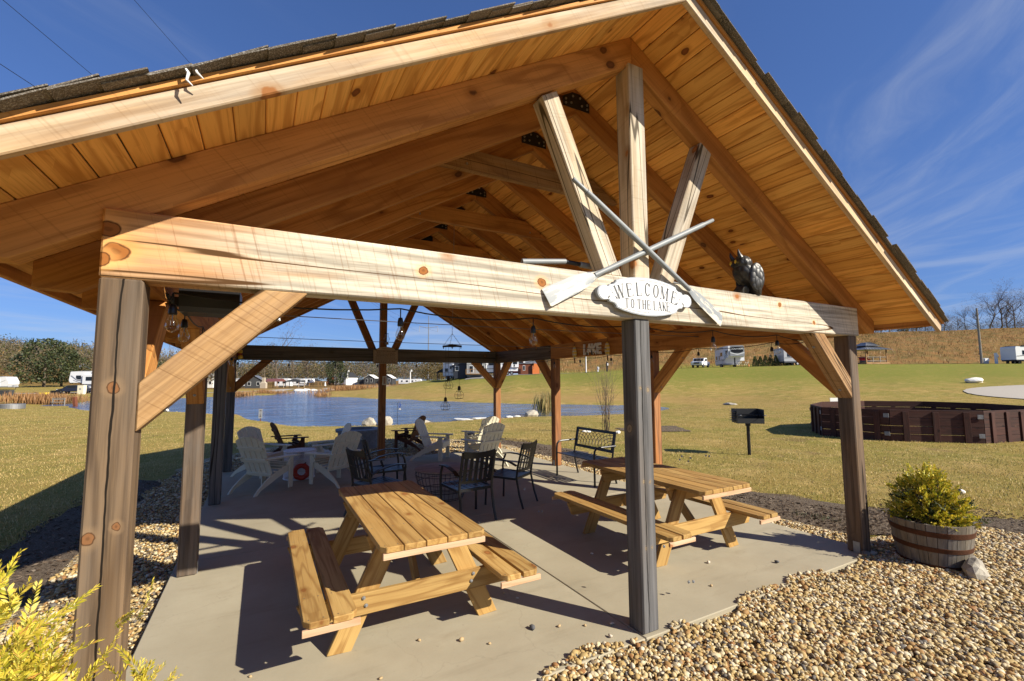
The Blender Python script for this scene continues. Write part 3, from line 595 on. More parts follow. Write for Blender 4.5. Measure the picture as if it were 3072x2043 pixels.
# ------------------------------------------------------------------ pebbles, grass, mulch chips
def scatter(name, P, R, sub, m, flat=(.45, .8)):
    vs, fs = ico(sub); V0 = np.array([tuple(v) for v in vs]); F0 = np.array(fs); n = len(P); nv = len(V0)
    kd = RNG.normal(size=(n, 3, 3)); ph = RNG.uniform(0, 6, (n, 3))
    amp = 1+.16*np.sin(np.einsum('vk,njk->nvj', V0, kd)*1.5+ph[:, None, :]).sum(-1)/1.5
    S = np.stack([RNG.uniform(.75, 1.3, n), RNG.uniform(.65, 1.05, n), RNG.uniform(*flat, n)], -1)
    V = V0[None]*amp[:, :, None]*S[:, None, :]*R[:, None, None]
    a = RNG.uniform(0, 6.283, n); b = RNG.normal(0, .45, n); ca, sa, cb, sb = np.cos(a), np.sin(a), np.cos(b), np.sin(b)
    y = V[..., 1]*cb[:, None]-V[..., 2]*sb[:, None]; z = V[..., 1]*sb[:, None]+V[..., 2]*cb[:, None]; x = V[..., 0]
    V = np.stack([x*ca[:, None]-y*sa[:, None], x*sa[:, None]+y*ca[:, None], z], -1)+P[:, None, :]
    me = bpy.data.meshes.new(name); me.vertices.add(n*nv); me.vertices.foreach_set('co', V.reshape(-1))
    q = (F0[None]+(np.arange(n)*nv)[:, None, None]).reshape(-1); nf = n*len(F0)
    me.loops.add(3*nf); me.loops.foreach_set('vertex_index', q); me.polygons.add(nf)
    me.polygons.foreach_set('loop_start', np.arange(nf)*3); me.polygons.foreach_set('loop_total', np.full(nf, 3)); me.update()
    me.polygons.foreach_set('use_smooth', [True]*nf); me.materials.append(m); return link(name, me)
def rect(n, x0, x1, y0, y1): return RNG.uniform(x0, x1, n), RNG.uniform(y0, y1, n)
def edge_noise(x): return .05*np.sin(x*3.1)+.035*np.sin(x*7.7+1)+.02*np.sin(x*17+2)
# front yard, near the camera: heaped a little against the slab edge
x, y = rect(60000, 1.4, 8.2, -2.3, .12); keep = (y < -.02+edge_noise(x)*1.1+np.where(x > 6.25, .3, 0)) & (y > -1.9-.0*x) & ~((x > 2.9) & (x < 3.16) & (y > -.03)) & (np.hypot(x-6.46, y+.37) > .27) & ((x-1.4)*.55 > -(y+.1)-.2)
d, s = ds_of(x, y); keep &= (d > 1.6); x, y = x[keep], y[keep]
z = np.where(y > -.03, .004, -.022)+RNG.uniform(0, .022, len(x)); stuff(scatter('gravel', np.stack([x, y, z], -1), RNG.gamma(6, .0017, len(x))+.003, 2, M['pebble']))
def cover(n, poly_fn, box, z0, dz, rmean):
    x, y = rect(n, *box); k = poly_fn(x, y); x, y = x[k], y[k]
    return np.stack([x, y, z0+RNG.uniform(0, dz, len(x))], -1), RNG.gamma(8, rmean/8, len(x))+.003
P1, R1 = cover(9000, lambda x, y: (x > -.98+.08*np.sin(y*5)), (-1.05, -.07, .25, 8.4), -.07, .02, .012)
P2, R2 = cover(7000, lambda x, y: (x < 6.66+.06*np.sin(y*4)), (6.19, 6.74, .2, 8.4), -.068, .02, .012)
P3, R3 = cover(13000, lambda x, y: np.hypot((x-2.9)/3.8, (y-8.2)/4.3) < 1, (-.9, 6.7, 8.3, 12.6), -.076, .022, .015)
P4, R4 = cover(2500, lambda x, y: x > -9, (-.9, 1.4, -.6, -.05), -.02, .02, .011)
stuff(scatter('gravel', np.concatenate([P1, P2, P3, P4]), np.concatenate([R1, R2, R3, R4]), 1, M['pebble']))
# loose stones on the slab, each its own
loose = [(1.87, .56, .020, 0), (2.37, .45, .024, 1), (2.02, .43, .013, 0), (1.30, .42, .012, 0), (1.62, .70, .012, 0), (2.55, .38, .013, 0), (2.78, .10, .016, 2), (2.90, .22, .018, 2), (2.72, .30, .012, 0), (3.45, .36, .014, 0), (4.45, .62, .018, 2), (5.02, .30, .022, 1), (3.62, 1.35, .016, 2), (2.44, 1.02, .012, 0), (2.50, .90, .010, 2), (4.05, .28, .013, 0), (3.05, 2.86, .013, 2), (4.30, 1.62, .012, 0), (1.12, .30, .012, 0), (.62, .82, .011, 0)]
cols = [plain('tan_pebble', (.42, .30, .16), .7, 0, .2), plain('dark_grey_stone', (.10, .10, .105), .7, 0, .2), plain('pale_pebble', (.55, .48, .38), .7, 0, .2)]
lab = ['tan pebble in front of the near picnic table, left of its middle', 'dark grey stone on the bare concrete between table and centre post', 'pale pebble just right of the tan one before the near table', 'tan pebble near the foot of the left table, lower left', 'small tan pebble beside the near table leg', 'tan pebble left of the gravel edge by the centre post', 'pale stone against the shadow of the centre post', 'larger pale stone in the shadow beside the centre post', 'tan pebble in the shadow left of the centre post', 'tan pebble just right of the centre post base', 'white chip on the sunny concrete under the right table end', 'dark grey stone on the sunny concrete right of the centre post', 'pale pebble in the shadow under the right table bench', 'tan pebble right of the near table foot, farther back', 'smallest pale pebble right of the near table foot', 'tan pebble between centre post and right table', 'pale pebble by the shadow tip behind the near table', 'tan pebble under the right table top', 'tan pebble at the lower left of the slab before the table', 'small tan pebble near the left slab edge']
for i, (x, y, r, c) in enumerate(loose):
    mb = MB(); mb.blob((0, 0, 0), r, 1, .22, i+3, (1.2, .9, .7)); o = mb.obj('pebble', cols[c], None, 'all', (x, y, r*.6)); o.rotation_euler = (0, 0, i*1.3)
    tag(o, lab[i], 'pebble', 'loose pebbles scattered on the concrete slab')
# lawn blades
def blades(name, x, y, h, wid, m, lean=.6, up=1.0):
    z = ground(x, y); P = np.stack([x, y, z-.004], -1); N = rdir(len(x)); N[:, 2] = np.abs(N[:, 2]); N = N*lean; N[:, 2] += up; N /= np.linalg.norm(N, axis=1)[:, None]
    return stuff(tri_cloud(name, P, N, side(N), h, wid, m))
def lawn_pts(n, d0, d1, t0, t1):
    u = RNG.uniform(0, 1, n); d = d0*(d1/d0)**u; t = RNG.uniform(t0, t1, n); s = d*t
    return C0[0]+FH[0]*d+RH[0]*s, C0[1]+FH[1]*d+RH[1]*s, d
x, y, d = lawn_pts(330000, 4.5, 48, -1.25, 1.3); zz = ground(x, y)
k = (zz > WATER+.04) & ~((x > -1.75) & (x < 6.75) & (y > -4.5) & (y < 8.8)) & ~((x > 6.0) & (x < 8.1+.25*np.sin(y*2)) & (y > -.4) & (y < 11)) & ~((x > 6) & (x < 9.2) & (y < .1)) & (np.hypot((x-2.9)/4.2, (y-8.0)/5.0) > 1) & ~((x < -.9) & (x > -1.8) & (y < 9)) & ~((x < 0) & (y < .6) & (x > -1.3))
x, y, d = x[k], y[k], d[k]
clump = .5+.5*np.sin(x*1.9+2*np.sin(y*1.3))*np.sin(y*2.3+1.5*np.sin(x*.9)); k = RNG.uniform(0, 1, len(x)) < .35+.65*clump; x, y, d = x[k], y[k], d[k]
blades('grass', x, y, (RNG.uniform(.018, .05, len(x)))*(1+d*.018), .10, M['blade'], .9)
x, y = np.concatenate([rect(1800, 6.3, 7.3, -.2, 2.0), rect(500, -1.6, -.2, .4, 6), rect(350, 6.15, 6.5, -.25, .4)], 1); k = (np.sin(x*4.1)*np.sin(y*3.3+x) > .55); blades('grass', x[k], y[k], RNG.uniform(.03, .07, k.sum()), .09, M['evergreen'], .8)
x, y = np.concatenate([rect(9000, 6.6, 8.2, .2, 11), rect(2600, 6.6, 9.6, -1.0, 1.2), rect(2500, -1.9, -1.0, .6, 8.6)], 1)
k = (x < 7.85+.2*np.sin(y*2)) | (y < 1.0); x, y = x[k], y[k]; N = rdir(len(x)); N[:, 2] *= .25; N /= np.linalg.norm(N, axis=1)[:, None]
stuff(tri_cloud('mulch', np.stack([x, y, ground(x, y)+.02], -1), N, side(N), RNG.uniform(.02, .07, len(x)), .16, M['mulchchip']))
# ------------------------------------------------------------------ the pavilion
ZB, ZT, PW, WID, XM = 2.208, 2.510, .150, 6.126, 3.07
YS = [0, 2.745, 5.490, 8.235]; ZP, SL = 4.450, .583; PHI = math.atan(SL); CP, SP = math.cos(PHI), math.sin(PHI)
pav = thing('pavilion', 'open timber frame pavilion with gabled shingle roof standing on a concrete slab', 'pavilion', (0, 0, 0))
def bolt(p, n, parent, r=.013):
    mb = MB(); n = Vector(n).normalized(); mb.tube([Vector(p), Vector(p)+n*.006], r, 10); mb.tube([Vector(p)+n*.006, Vector(p)+n*.013], r*.5, 6)
    o = mb.obj('bolt', M['galv'], None); o.parent = parent; o.matrix_parent_inverse = parent.matrix_basis.inverted(); return o
for i, y in enumerate(YS):
    for sd in (0, 1):
        x = PW/2 if sd == 0 else WID-PW/2
        mt = (M['post'] if sd else M['postfront']) if i == 0 else (M['postdark'] if (sd == 0 and i > 1) else (M['post'] if sd == 0 else M['postwarm']))
        p = beam('post', (x, y+PW/2, 0.001), (x, y+PW/2, ZB), PW, PW, mt, pav, up=(0, 1, 0), bev=.009)
        if (i, sd) in ((0, 1), (1, 0), (2, 1), (2, 0)):
            mb = MB(); mb.box((x-PW/2-.004 if sd else x+PW/2+.004, y+.06, .055), (.006, .06, .11)); o = mb.obj('post_bracket', M['galv'], None); o.parent = p; o.matrix_parent_inverse = p.matrix_basis.inverted()
for y, mt in ((0, M['postcentre']), (8.235, M['bracedark'])):
    beam('post', (XM, y+PW/2, .001), (XM, y+PW/2, ZB), PW, PW, mt, pav, up=(0, 1, 0), bev=.009)
tie = beam('tie_beam', (-.001, .075, (ZB+ZT)/2), (6.185, .075, (ZB+ZT)/2), .150, ZT-ZB, M['tie'], pav, bev=.008)
tie['label'] = 'front tie beam, orange at its left end and weathered pale grey to the right'
beam('tie_beam', (0, 8.31, (ZB+ZT)/2), (WID, 8.31, (ZB+ZT)/2), .148, ZT-ZB, M['postdark'], pav, bev=.008)
for x, mt in ((PW/2, M['rafter']), (WID-PW/2, M['rafter'])):
    for a, b in ((.153, 5.63), (5.635, 8.233)):
        beam('eave_beam', (x, a, (ZB+ZT)/2-.006), (x, b, (ZB+ZT)/2-.006), .148, ZT-ZB-.012, mt if a < 5 or x < 1 else M['post'], pav, bev=.006)
beam('king_post', (3.085, .075, ZT+.001), (3.085, .075, 4.205), .156, .150, M['king'], pav, up=(0, 1, 0), bev=.007)
beam('king_post', (XM, 8.31, ZT+.001), (XM, 8.31, 4.205), .15, .148, M['bracedark'], pav, up=(0, 1, 0))
for yy, mt in ((.075, M['king']), (8.31, M['bracedark'])):
    for sx in (-1, 1):
        beam('strut', (3.085+sx*.262, yy, ZT+.002), (3.085+sx*.80, yy, 3.735), .125, .148, mt, pav, s0=-.43, s1=.12, bev=.006)
def brace(px, py, dx, dy, mt, big=.148):
    """knee brace rising at 45 degrees from a post face to the beam above"""
    z0 = 1.659; run = ZB-z0-.001
    b = beam('knee_brace', (px, py, z0), (px+dx*run, py+dy*run, ZB-.001), .138, big, mt, pav, s0=1, s1=-1, bev=.006)
    for k in (.07, .86):
        q = Vector((px+dx*run*k, py+dy*run*k, z0+run*k)); n = Vector((dx, dy, -1)).normalized(); bolt(q+n*(big/2+.001), n, b)
    return b
brace(.152, .074, 1, 0, M['brace']); brace(WID-.152, .074, -1, 0, M['brace'])
brace(.152, 8.312, 1, 0, M['bracedark']); brace(WID-.152, 8.312, -1, 0, M['rafter'])
for x, mt in ((PW/2, M['rafter']), (WID-PW/2, M['rafter'])):
    brace(x, .152, 0, 1, mt); brace(x, 2.743, 0, -1, mt); brace(x, 5.642, 0, 1, mt); brace(x, 8.233, 0, -1, mt)
# rafters with cut tails
def rafter(y, width, D, mt, sx):
    L = (XM+.45)/CP
    poly = [(0, 0), (L, 0), (L-D*SL, -D), (.048+.02, -D), (-.07, -.121)]
    mb = MB(); n = len(poly)
    mb.add([(a, -width/2, b) for a, b in poly]+[(a, width/2, b) for a, b in poly], [tuple(range(n)), tuple(range(2*n-1, n-1, -1))]+[((i+1) % n, i, n+i, n+(i+1) % n) for i in range(n)])
    key = (round(width, 3), round(D, 3))
    if key not in _BM:
        me = mb.mesh('rafter'); bm = bmesh.new(); bm.from_mesh(me); bmesh.ops.recalc_face_normals(bm, faces=bm.faces); bmesh.ops.bevel(bm, geom=list(bm.edges), offset=.005, segments=1, affect='EDGES'); bm.to_mesh(me); bm.free(); me.materials.append(M['rafter']); _BM[key] = me
    x0 = XM-sx*(XM+.45); z0 = ZP-SL*(XM+.45)
    X = (sx*CP, 0, SP); Z = (-sx*SP, 0, CP); Y = (0, sx*1.0, 0)
    return link('rafter', _BM[key], pav, mtx=basis((x0, y, z0), X, Y, Z))
STEP = .7486
for k in range(12):
    if k in (0, 11): y, wd, D = (.085 if k == 0 else 8.30), .115, .205
    else: y, wd, D = .04+STEP*k, .07, .215
    for sx in (1, -1): rafter(y, wd, D, M['rafter'], sx)
    if 0 < k < 11:
        yf = y-wd/2-.005
        mb = MB(); pl = [(-.15, -.20), (-.15, -.115), (-.045, -.05), (.045, -.05), (.15, -.115), (.15, -.20)]
        mb.prism([(a, b) for a, b in pl], -.003, .003); me = mb.mesh('ridge_plate'); me.materials.append(M['blackmatte'])
        pl_o = link('ridge_plate', me, pav, mtx=basis((XM, yf, ZP+.0), (1, 0, 0), (0, 0, 1), (0, -1, 0)))
        if k < 7:
            for bx, bz in ((-.12, -.175), (-.12, -.135), (-.06, -.16), (.06, -.16), (.12, -.175), (.12, -.135), (-.04, -.09), (.04, -.09)):
                bolt((XM+bx, yf-.004, ZP+bz), (0, -1, 0), pl_o, .011)
    if k in (2, 4, 6, 8):
        mb = MB(); a = [(-1.09, 0), (1.09, 0), (.74, .205), (-.74, .205)]
        mb.add([(p, -.035, q) for p, q in a]+[(p, .035, q) for p, q in a], [(0, 1, 2, 3), (7, 6, 5, 4), (0, 4, 5, 1), (1, 5, 6, 2), (2, 6, 7, 3), (3, 7, 4, 0)])
        o = mb.obj('collar_tie', M['brace'] if k == 2 else M['rafter'], pav); o.location = (XM, y-wd/2-.037, 3.785)
        for bx in (-.8, .8): bolt((XM+bx, y-wd/2-.073, 3.84), (0, -1, 0), o, .012)
# ceiling boards: one run from the front barge to a rafter, one on to the back
Y0, Y1 = -.462, 8.86; BW = .1435
for sx in (-1, 1):
    for i in range(29):
        u = (i+.5)*BW; xx = XM+sx*(u*CP); zz = ZP-SL*abs(xx-XM); nn = Vector((sx*SP, 0, CP))
        cut = .04+STEP*random.choice((3, 4, 5, 6, 7, 8)); c = Vector((xx, 0, zz))+nn*.0105
        for a, b in ((Y0, cut-.001), (cut+.001, Y1)):
            beam('ceiling_board', (c.x, a, c.z), (c.x, b, c.z), BW-.005, .020, M['ceil'], pav, up=nn, bev=.004)
# barge boards and fascias
for sx in (-1, 1):
    for ya, nm in ((-.482, 'front'), (8.882, 'back')):
        nn = Vector((sx*SP, 0, CP)); xe = XM+sx*(XM+.60); p0 = Vector((xe, ya, ZP-SL*(XM+.60)))+nn*(-.044); p1 = Vector((XM, ya, ZP))+nn*(-.044)
        b = beam('barge_board', p0, p1, .038, .090, M['barge'] if nm == 'front' else M['rafter'], pav, up=nn, s0=.2, s1=SL, bev=.005)
        p0 += nn*.0565 + Vector((0, -.006 if ya < 0 else .006, 0)); p1 += nn*.0565 + Vector((0, -.006 if ya < 0 else .006, 0))
        beam('drip_edge', p0, p1, .060, .020, M['rafter'], pav, up=nn, s0=.2, s1=SL, bev=0)
    xe = XM+sx*(XM+.545); beam('fascia', (xe, Y0, ZP-SL*(XM+.545)-.012), (xe, Y1, ZP-SL*(XM+.545)-.012), .032, .07, M['rafter'], pav, bev=.004)
# shingles: the three nearest columns of every course one by one, the rest of the roof as one field
rg = random.Random(3)
for sx in (-1, 1):
    nn = Vector((sx*SP, 0, CP)); dn = Vector((sx*CP, 0, -SP))
    field = MB()
    for i in range(31):
        u = 4.24-i*.14-.14                        # slope distance of the shingle's middle from the ridge
        if u < .1: u = .12
        off = (i % 3)*.11
        for j in range(34):
            ya = -.570+rg.uniform(-.02, .02)+(0 if j == 0 else j*.30-off); yb = -.570+(j+1)*.30-off
            if j == 33: yb = 8.94
            if yb-ya < .05 or ya > 8.9: continue
            yb = min(yb, 8.94)
            lift = .012+rg.uniform(0, .006)
            if j < 3 and i < 9 and sx < 0: lift += rg.uniform(0, .016)
            c = Vector((XM, (ya+yb)/2, ZP))+dn*u+nn*(.034+rg.uniform(0, .003)); tilt = (nn+dn*.035).normalized() if lift < .02 else (nn+dn*.085).normalized()
            ax = dn-tilt*dn.dot(tilt); ax.normalize()
            if j < 3:
                beam('shingle', c-ax*.14, c+ax*.15, yb-ya-.006, .0055, M['shingle'], pav, up=tilt, bev=0)
            else:
                field.bar(c-ax*.14, c+ax*.15, yb-ya-.006, .0055, up=tilt)
    o = field.obj('shingle_field', M['shingle'], pav); stuff(o)
capm = MB()
for j in range(42):
    y = -.54+j*.225
    for sx in (-1, 1):
        nn = Vector((sx*SP, 0, CP)); dn = Vector((sx*CP, 0, -SP)); c = Vector((XM, y+.12, ZP))+nn*.050
        capm.bar(c+dn*.001+Vector((0, 0, .002*(j % 2))), c+dn*.14, .24, .007, up=nn)
stuff(capm.obj('ridge_cap', M['shingle'], pav))
# torn flashing at the left rake
mb = MB(); mb.tube([(.33, -.55, 2.90), (.345, -.56, 2.875), (.34, -.555, 2.85), (.36, -.56, 2.83)], [.004, .006, .005, .002], 5); mb.tube([(.36, -.55, 2.91), (.37, -.56, 2.885), (.39, -.555, 2.87)], [.004, .005, .002], 5)
tag(mb.obj('flashing_scrap', M['rope'], pav))

# ------------------------------------------------------------------ things fixed to or standing on the frame
# welcome sign
SG = thing('welcome_sign', 'white scalloped wooden sign reading welcome to the lake on the front beam', 'sign', (3.09, -.035, 2.370))
def sign_outline(s=1.0, inset=0.0):
    pts = []
    # right half from top centre, clockwise
    half = [(0, .142), (.08, .139), (.16, .130), (.24, .115), (.298, .098), (.300, .088), (.309, .076), (.323, .067), (.340, .064), (.358, .062), (.364, .055), (.369, .048)]
    for i in range(13):
        a = rad(118-236*i/12); half.append((.410+.058*math.cos(a), .052*math.sin(a)))
    half += [(.369, -.048), (.364, -.055), (.358, -.062), (.340, -.064), (.323, -.067), (.309, -.076), (.300, -.088), (.298, -.098), (.24, -.115), (.16, -.130), (.08, -.139), (0, -.142)]
    full = half[:-1]+[(-x, y) for x, y in reversed(half)][:-1]
    k = 1-inset
    return [(x*(1-inset*.42)*s, y*k*s) for x, y in full]
SM = basis((0, 0, 0), (1, 0, 0), (0, 0, 1), (0, -1, 0))
mb = MB(); mb.prism(sign_outline(), -.020, .006, SM); mb.obj('sign_board', M['signedge'], SG)
mb = MB(); mb.prism(sign_outline(1, .055), .006, .0085, SM); mb.obj('sign_face', M['signwhite'], SG)
def serif(mb, ch, x0, y0, h, rot, wd):
    """one serif capital, built from strokes, its foot at (x0, y0)"""
    T_, t_ = .15*h, .05*h; ca, sa = math.cos(rot), math.sin(rot)
    def P(x, y): return (x0+(x*wd)*ca-(y*h)*sa, y0+(x*wd)*sa+(y*h)*ca)
    def st(xa, ya, xb, yb, w_):
        a, b = Vector((xa*wd, ya*h)), Vector((xb*wd, yb*h)); d = (b-a).normalized(); n = Vector((-d.y, d.x))*w_/2
        q = [a-n, b-n, b+n, a+n]; q = [(x0+p.x*ca-p.y*sa, y0+p.x*sa+p.y*ca) for p in q]
        mb.prism(q, .0088, .0098, SM)
    def ring(cx, cy, rx, ry, a0, a1):
        n = 22
        for i in range(n):
            u, v = a0+(a1-a0)*i/n, a0+(a1-a0)*(i+1)/n
            w0 = t_+(T_-t_)*abs(math.cos((u+v)/2))**1.5
            A = (cx+rx*math.cos(u), cy+ry*math.sin(u)); B = (cx+rx*math.cos(v), cy+ry*math.sin(v))
            k = 1-w0/(rx*wd); q = [P(*A), P(*B), P(cx+(B[0]-cx)*k, cy+(B[1]-cy)*k), P(cx+(A[0]-cx)*k, cy+(A[1]-cy)*k)]
            mb.prism(q, .0088, .0098, SM)
    S = lambda x, y: st(x-.14, y, x+.14, y, t_)
    if ch == 'W': st(.0, 1, .25, 0, T_); st(.25, 0, .5, .95, t_); st(.5, .95, .73, 0, T_); st(.73, 0, 1, 1, t_); S(0, 1); S(.5, .97); S(1, 1)
    elif ch == 'E': st(.15, 0, .15, 1, T_); st(.1, .98, .85, .98, t_); st(.1, .02, .9, .02, t_); st(.1, .52, .65, .52, t_); st(.85, .98, .85, .78, t_); st(.9, .02, .9, .24, t_); st(.65, .42, .65, .62, t_)
    elif ch == 'L': st(.2, 0, .2, 1, T_); st(.1, .02, .9, .02, t_); st(.9, .02, .9, .26, t_); S(.2, .98)
    elif ch == 'C': ring(.52, .5, .46, .52, rad(42), rad(318)); st(.88, .98, .88, .72, t_)
    elif ch == 'O': ring(.5, .5, .48, .52, 0, 2*math.pi)
    elif ch == 'M': st(.1, 0, .1, 1, t_); st(.1, 1, .5, .05, T_); st(.5, .05, .9, 1, t_); st(.9, 0, .9, 1, T_); S(.1, .02); S(.9, .02); S(.08, .98); S(.92, .98)
    elif ch == 'T': st(.5, 0, .5, 1, T_); st(.05, .98, .95, .98, t_); st(.05, .98, .05, .76, t_); st(.95, .98, .95, .76, t_); S(.5, .02)
    elif ch == 'H': st(.18, 0, .18, 1, T_); st(.82, 0, .82, 1, T_); st(.18, .52, .82, .52, t_); [S(a, b) for a in (.18, .82) for b in (.02, .98)]
    elif ch == 'A': st(.1, 0, .5, 1, t_); st(.5, 1, .9, 0, T_); st(.25, .36, .75, .36, t_); S(.1, .02); S(.9, .02)
    elif ch == 'K': st(.2, 0, .2, 1, T_); st(.2, .42, .85, 1, t_); st(.42, .6, .9, 0, T_); S(.2, .02); S(.2, .98); S(.85, .98); S(.9, .02)
def word(txt, xs, y_fn, h, wd, name):
    for ch, x in zip(txt, xs):
        if ch == ' ': continue
        mb = MB(); y = y_fn(x); sl = math.atan((y_fn(x+.01)-y_fn(x-.01))/.02); serif(mb, ch, x-wd/2, y-math.sin(sl)*wd/2, h, sl, wd*(1.25 if ch in 'WM' else 1)); mb.obj(name, M['signgrey'], SG)
word('WELCOME', [-.262, -.165, -.082, -.002, .080, .155, .262], lambda x: .004-.55*x*x, .098, .062, 'letter')
word('TO THE LAKE', [-.205, -.152, 0, -.088, -.038, .010, 0, .072, .118, .165, .208], lambda x: -.096, .070, .038, 'letter')
mb = MB()
for sx in (-1, 1):       # small crossed paddles at both ends
    for sg in (-1, 1):
        a = Vector((sx*.335-sg*.030, .034)); b = Vector((sx*.335+sg*.026, -.022)); d = (b-a).normalized(); n = Vector((-d.y, d.x))
        mb.prism([tuple(a-n*.0012), tuple(b-n*.0012), tuple(b+n*.0012), tuple(a+n*.0012)], .0088, .0096, SM)
        mb.prism([tuple(b+d*t+n*q) for t, q in ((-.004, -.002), (.010, -.006), (.022, -.006), (.024, 0), (.022, .006), (.010, .006), (-.004, .002))], .0088, .0096, SM)
mb.obj('paddle_emblem', M['signgrey'], SG)
mb = MB()
for sg in (1, -1):
    for xa, xb in ((-.24, -.015), (.015, .24)):
        P_ = [(xa+(xb-xa)*i/8, sg*(.118-.32*(xa+(xb-xa)*i/8)**2)) for i in range(9)]
        for a, b in zip(P_[:-1], P_[1:]): mb.prism([(a[0], a[1]-.0016), (b[0], b[1]-.0016), (b[0], b[1]+.0016), (a[0], a[1]+.0016)], .0088, .0095, SM)
    mb.prism([(0, sg*.118-.007), (.004, sg*.118), (0, sg*.118+.007), (-.004, sg*.118)], .0088, .0095, SM)
mb.obj('border_line', M['signgrey'], SG)
mb = MB()
for sx in (-1, 1): mb.tube([(sx*.413, -.0085, 0), (sx*.413, -.0105, 0)], .004, 8)
mb.obj('screw', M['black'], SG)
# oars
def oar(handle, tip, nrm, label, L_blade=.49, bw=.118, rng=0):
    h, t = Vector(handle), Vector(tip); L = (t-h).length
    root = thing('oar', label, 'oar', tuple(h), 0, 'weathered oars on the front beam')
    X = (t-h).normalized(); nrm = Vector(nrm); Z = (nrm-X*nrm.dot(X)).normalized(); Y = Z.cross(X)
    m4 = basis((0, 0, 0), X, Y, Z); ls = L-L_blade
    mb = MB(); mb.tube([(0, 0, 0), (.005, 0, 0), (.13, 0, 0)], [.012, .0155, .0155], 12); g_ = mb.obj('grip', M['oar'] if rng == 0 else M['black'], root, True); g_.matrix_basis = m4
    mb = MB(); mb.tube([(.13, 0, 0), (.135, 0, 0), (ls*.5, 0, 0), (ls+.05, 0, 0)], [.0155, .021, .022, .018], 12); s_ = mb.obj('shaft', M['oar'], root, True); s_.matrix_basis = m4
    pr = [(ls-.05, .016), (ls+.03, .022), (ls+.12, bw*.42), (ls+.20, bw*.5), (L-.01, bw*.56), (L, bw*.50)]
    th = [.016, .014, .009, .006, .005, .004]; vs, fs = [], []
    for (a, b), q in zip(pr, th): vs += [(a, -b, 0), (a, 0, q), (a, b, 0), (a, 0, -q)]
    for i in range(len(pr)-1):
        for k in range(4): fs.append((i*4+k, i*4+(k+1) % 4, i*4+4+(k+1) % 4, i*4+4+k))
    fs += [(3, 2, 1, 0), tuple(len(vs)-4+k for k in range(4))]
    mb = MB(); mb.add([(x-ls, y, z) for x, y, z in vs], fs); b_ = mb.obj('blade', M['oarblade'], root, True); b_.matrix_basis = m4 @ Matrix.Translation((ls, 0, 0))
    return root
oar((2.416, -.062, 3.12), (3.925, -.030, 2.245), (.0, -1, .25), 'upper crossed oar, blade down at the right of the welcome sign')
oar((3.872, -.030, 3.084), (2.215, -.022, 2.295), (0, -1, .2), 'lower crossed oar with peeling blade at the left of the welcome sign')
oar((2.52, .188, 2.620), (4.05, .21, 2.560), (0, -.3, 1), 'third oar lying along the top of the front beam behind the king post', rng=1)
mb = MB(); mb.tube([(2.16, .1935, 2.578), (2.52, .188, 2.620)], .019, 10); o = mb.obj('oar_loom', M['oar'], None, True); tag(o, 'grey oar end lying on the front beam left of the king post', 'oar', 'weathered oars on the front beam')
# owl
OW = thing('owl_statue', 'black plastic owl decoy perched on the front beam right of the sign', 'owl', (4.43, .08, ZT+.002), rad(-22))
mb = MB(); rings = [(0, .045, .072, .078), (.05, .056, .085, .072), (.10, .082, .10, .048), (.15, .104, .112, .026), (.20, .112, .112, .010), (.245, .102, .10, -.006), (.28, .07, .07, -.02), (.29, .02, .02, -.02)]
n = 20; vs = []
for z, a, b, o_ in rings: vs += [(o_+a*math.cos(2*math.pi*k/n), b*math.sin(2*math.pi*k/n), z) for k in range(n)]
mb.add(vs, [(i*n+k, i*n+(k+1) % n, (i+1)*n+(k+1) % n, (i+1)*n+k) for i in range(len(rings)-1) for k in range(n)]+[tuple(range(n-1, -1, -1)), tuple((len(rings)-1)*n+k for k in range(n))])
mb.obj('body', M['owl'], OW, 'all')
mb = MB(); mb.blob((-.028, 0, .288), .086, 3, .0, 1, (.98, 1.04, .92)); mb.obj('head', M['owl'], OW, 'all')
for sy in (-1, 1):
    mb = MB(); mb.tube([(-.075, sy*.055, .335), (-.095, sy*.060, .375), (-.100, sy*.062, .410)], [.022, .014, .002], 7); mb.obj('ear_tuft', M['owl'], OW, True)
    mb = MB(); mb.blob((.040, sy*.098, .150), .105, 3, .0, 5, (.70, .20, 1.25)); mb.obj('wing', M['owl'], OW, 'all')
    mb = MB(); mb.lathe([(.0, 0), (.018, .003), (.0, .008)], 10, close=False); e = mb.obj('eye', M['yellow'], OW, True); e.matrix_basis = basis((-.113, sy*.036, .300), (0, 1, 0), (0, 0, 1), (-1, 0, 0))
mb = MB(); mb.tube([(-.108, 0, .285), (-.130, 0, .272), (-.127, 0, .252)], [.014, .009, .001], 6); mb.obj('beak', M['owl'], OW, True)
mb = MB(); mb.tube([(-.05, -.07, .035), (-.055, 0, .05), (-.05, .07, .035)], [.035, .05, .035], 8); mb.obj('perch', M['owl'], OW)
# black box under the left corner
SP_ = thing('speaker', 'black rounded speaker hung under the roof behind the front left corner', 'speaker', (.152, .62, 2.16))
mb = MB(); mb.prism([(-.15, .08), (-.15, .02), (-.135, -.03), (-.10, -.055), (.10, -.055), (.135, -.03), (.15, .02), (.15, .08)], 0.06, .34, basis((0, 0, .04), (0, 1, 0), (0, 0, 1), (1, 0, 0))); mb.obj('cabinet', M['black'], SP_)
mb = MB(); mb.box((.03, 0, .05), (.06, .05, .05)); mb.obj('bracket', M['blackmatte'], SP_)

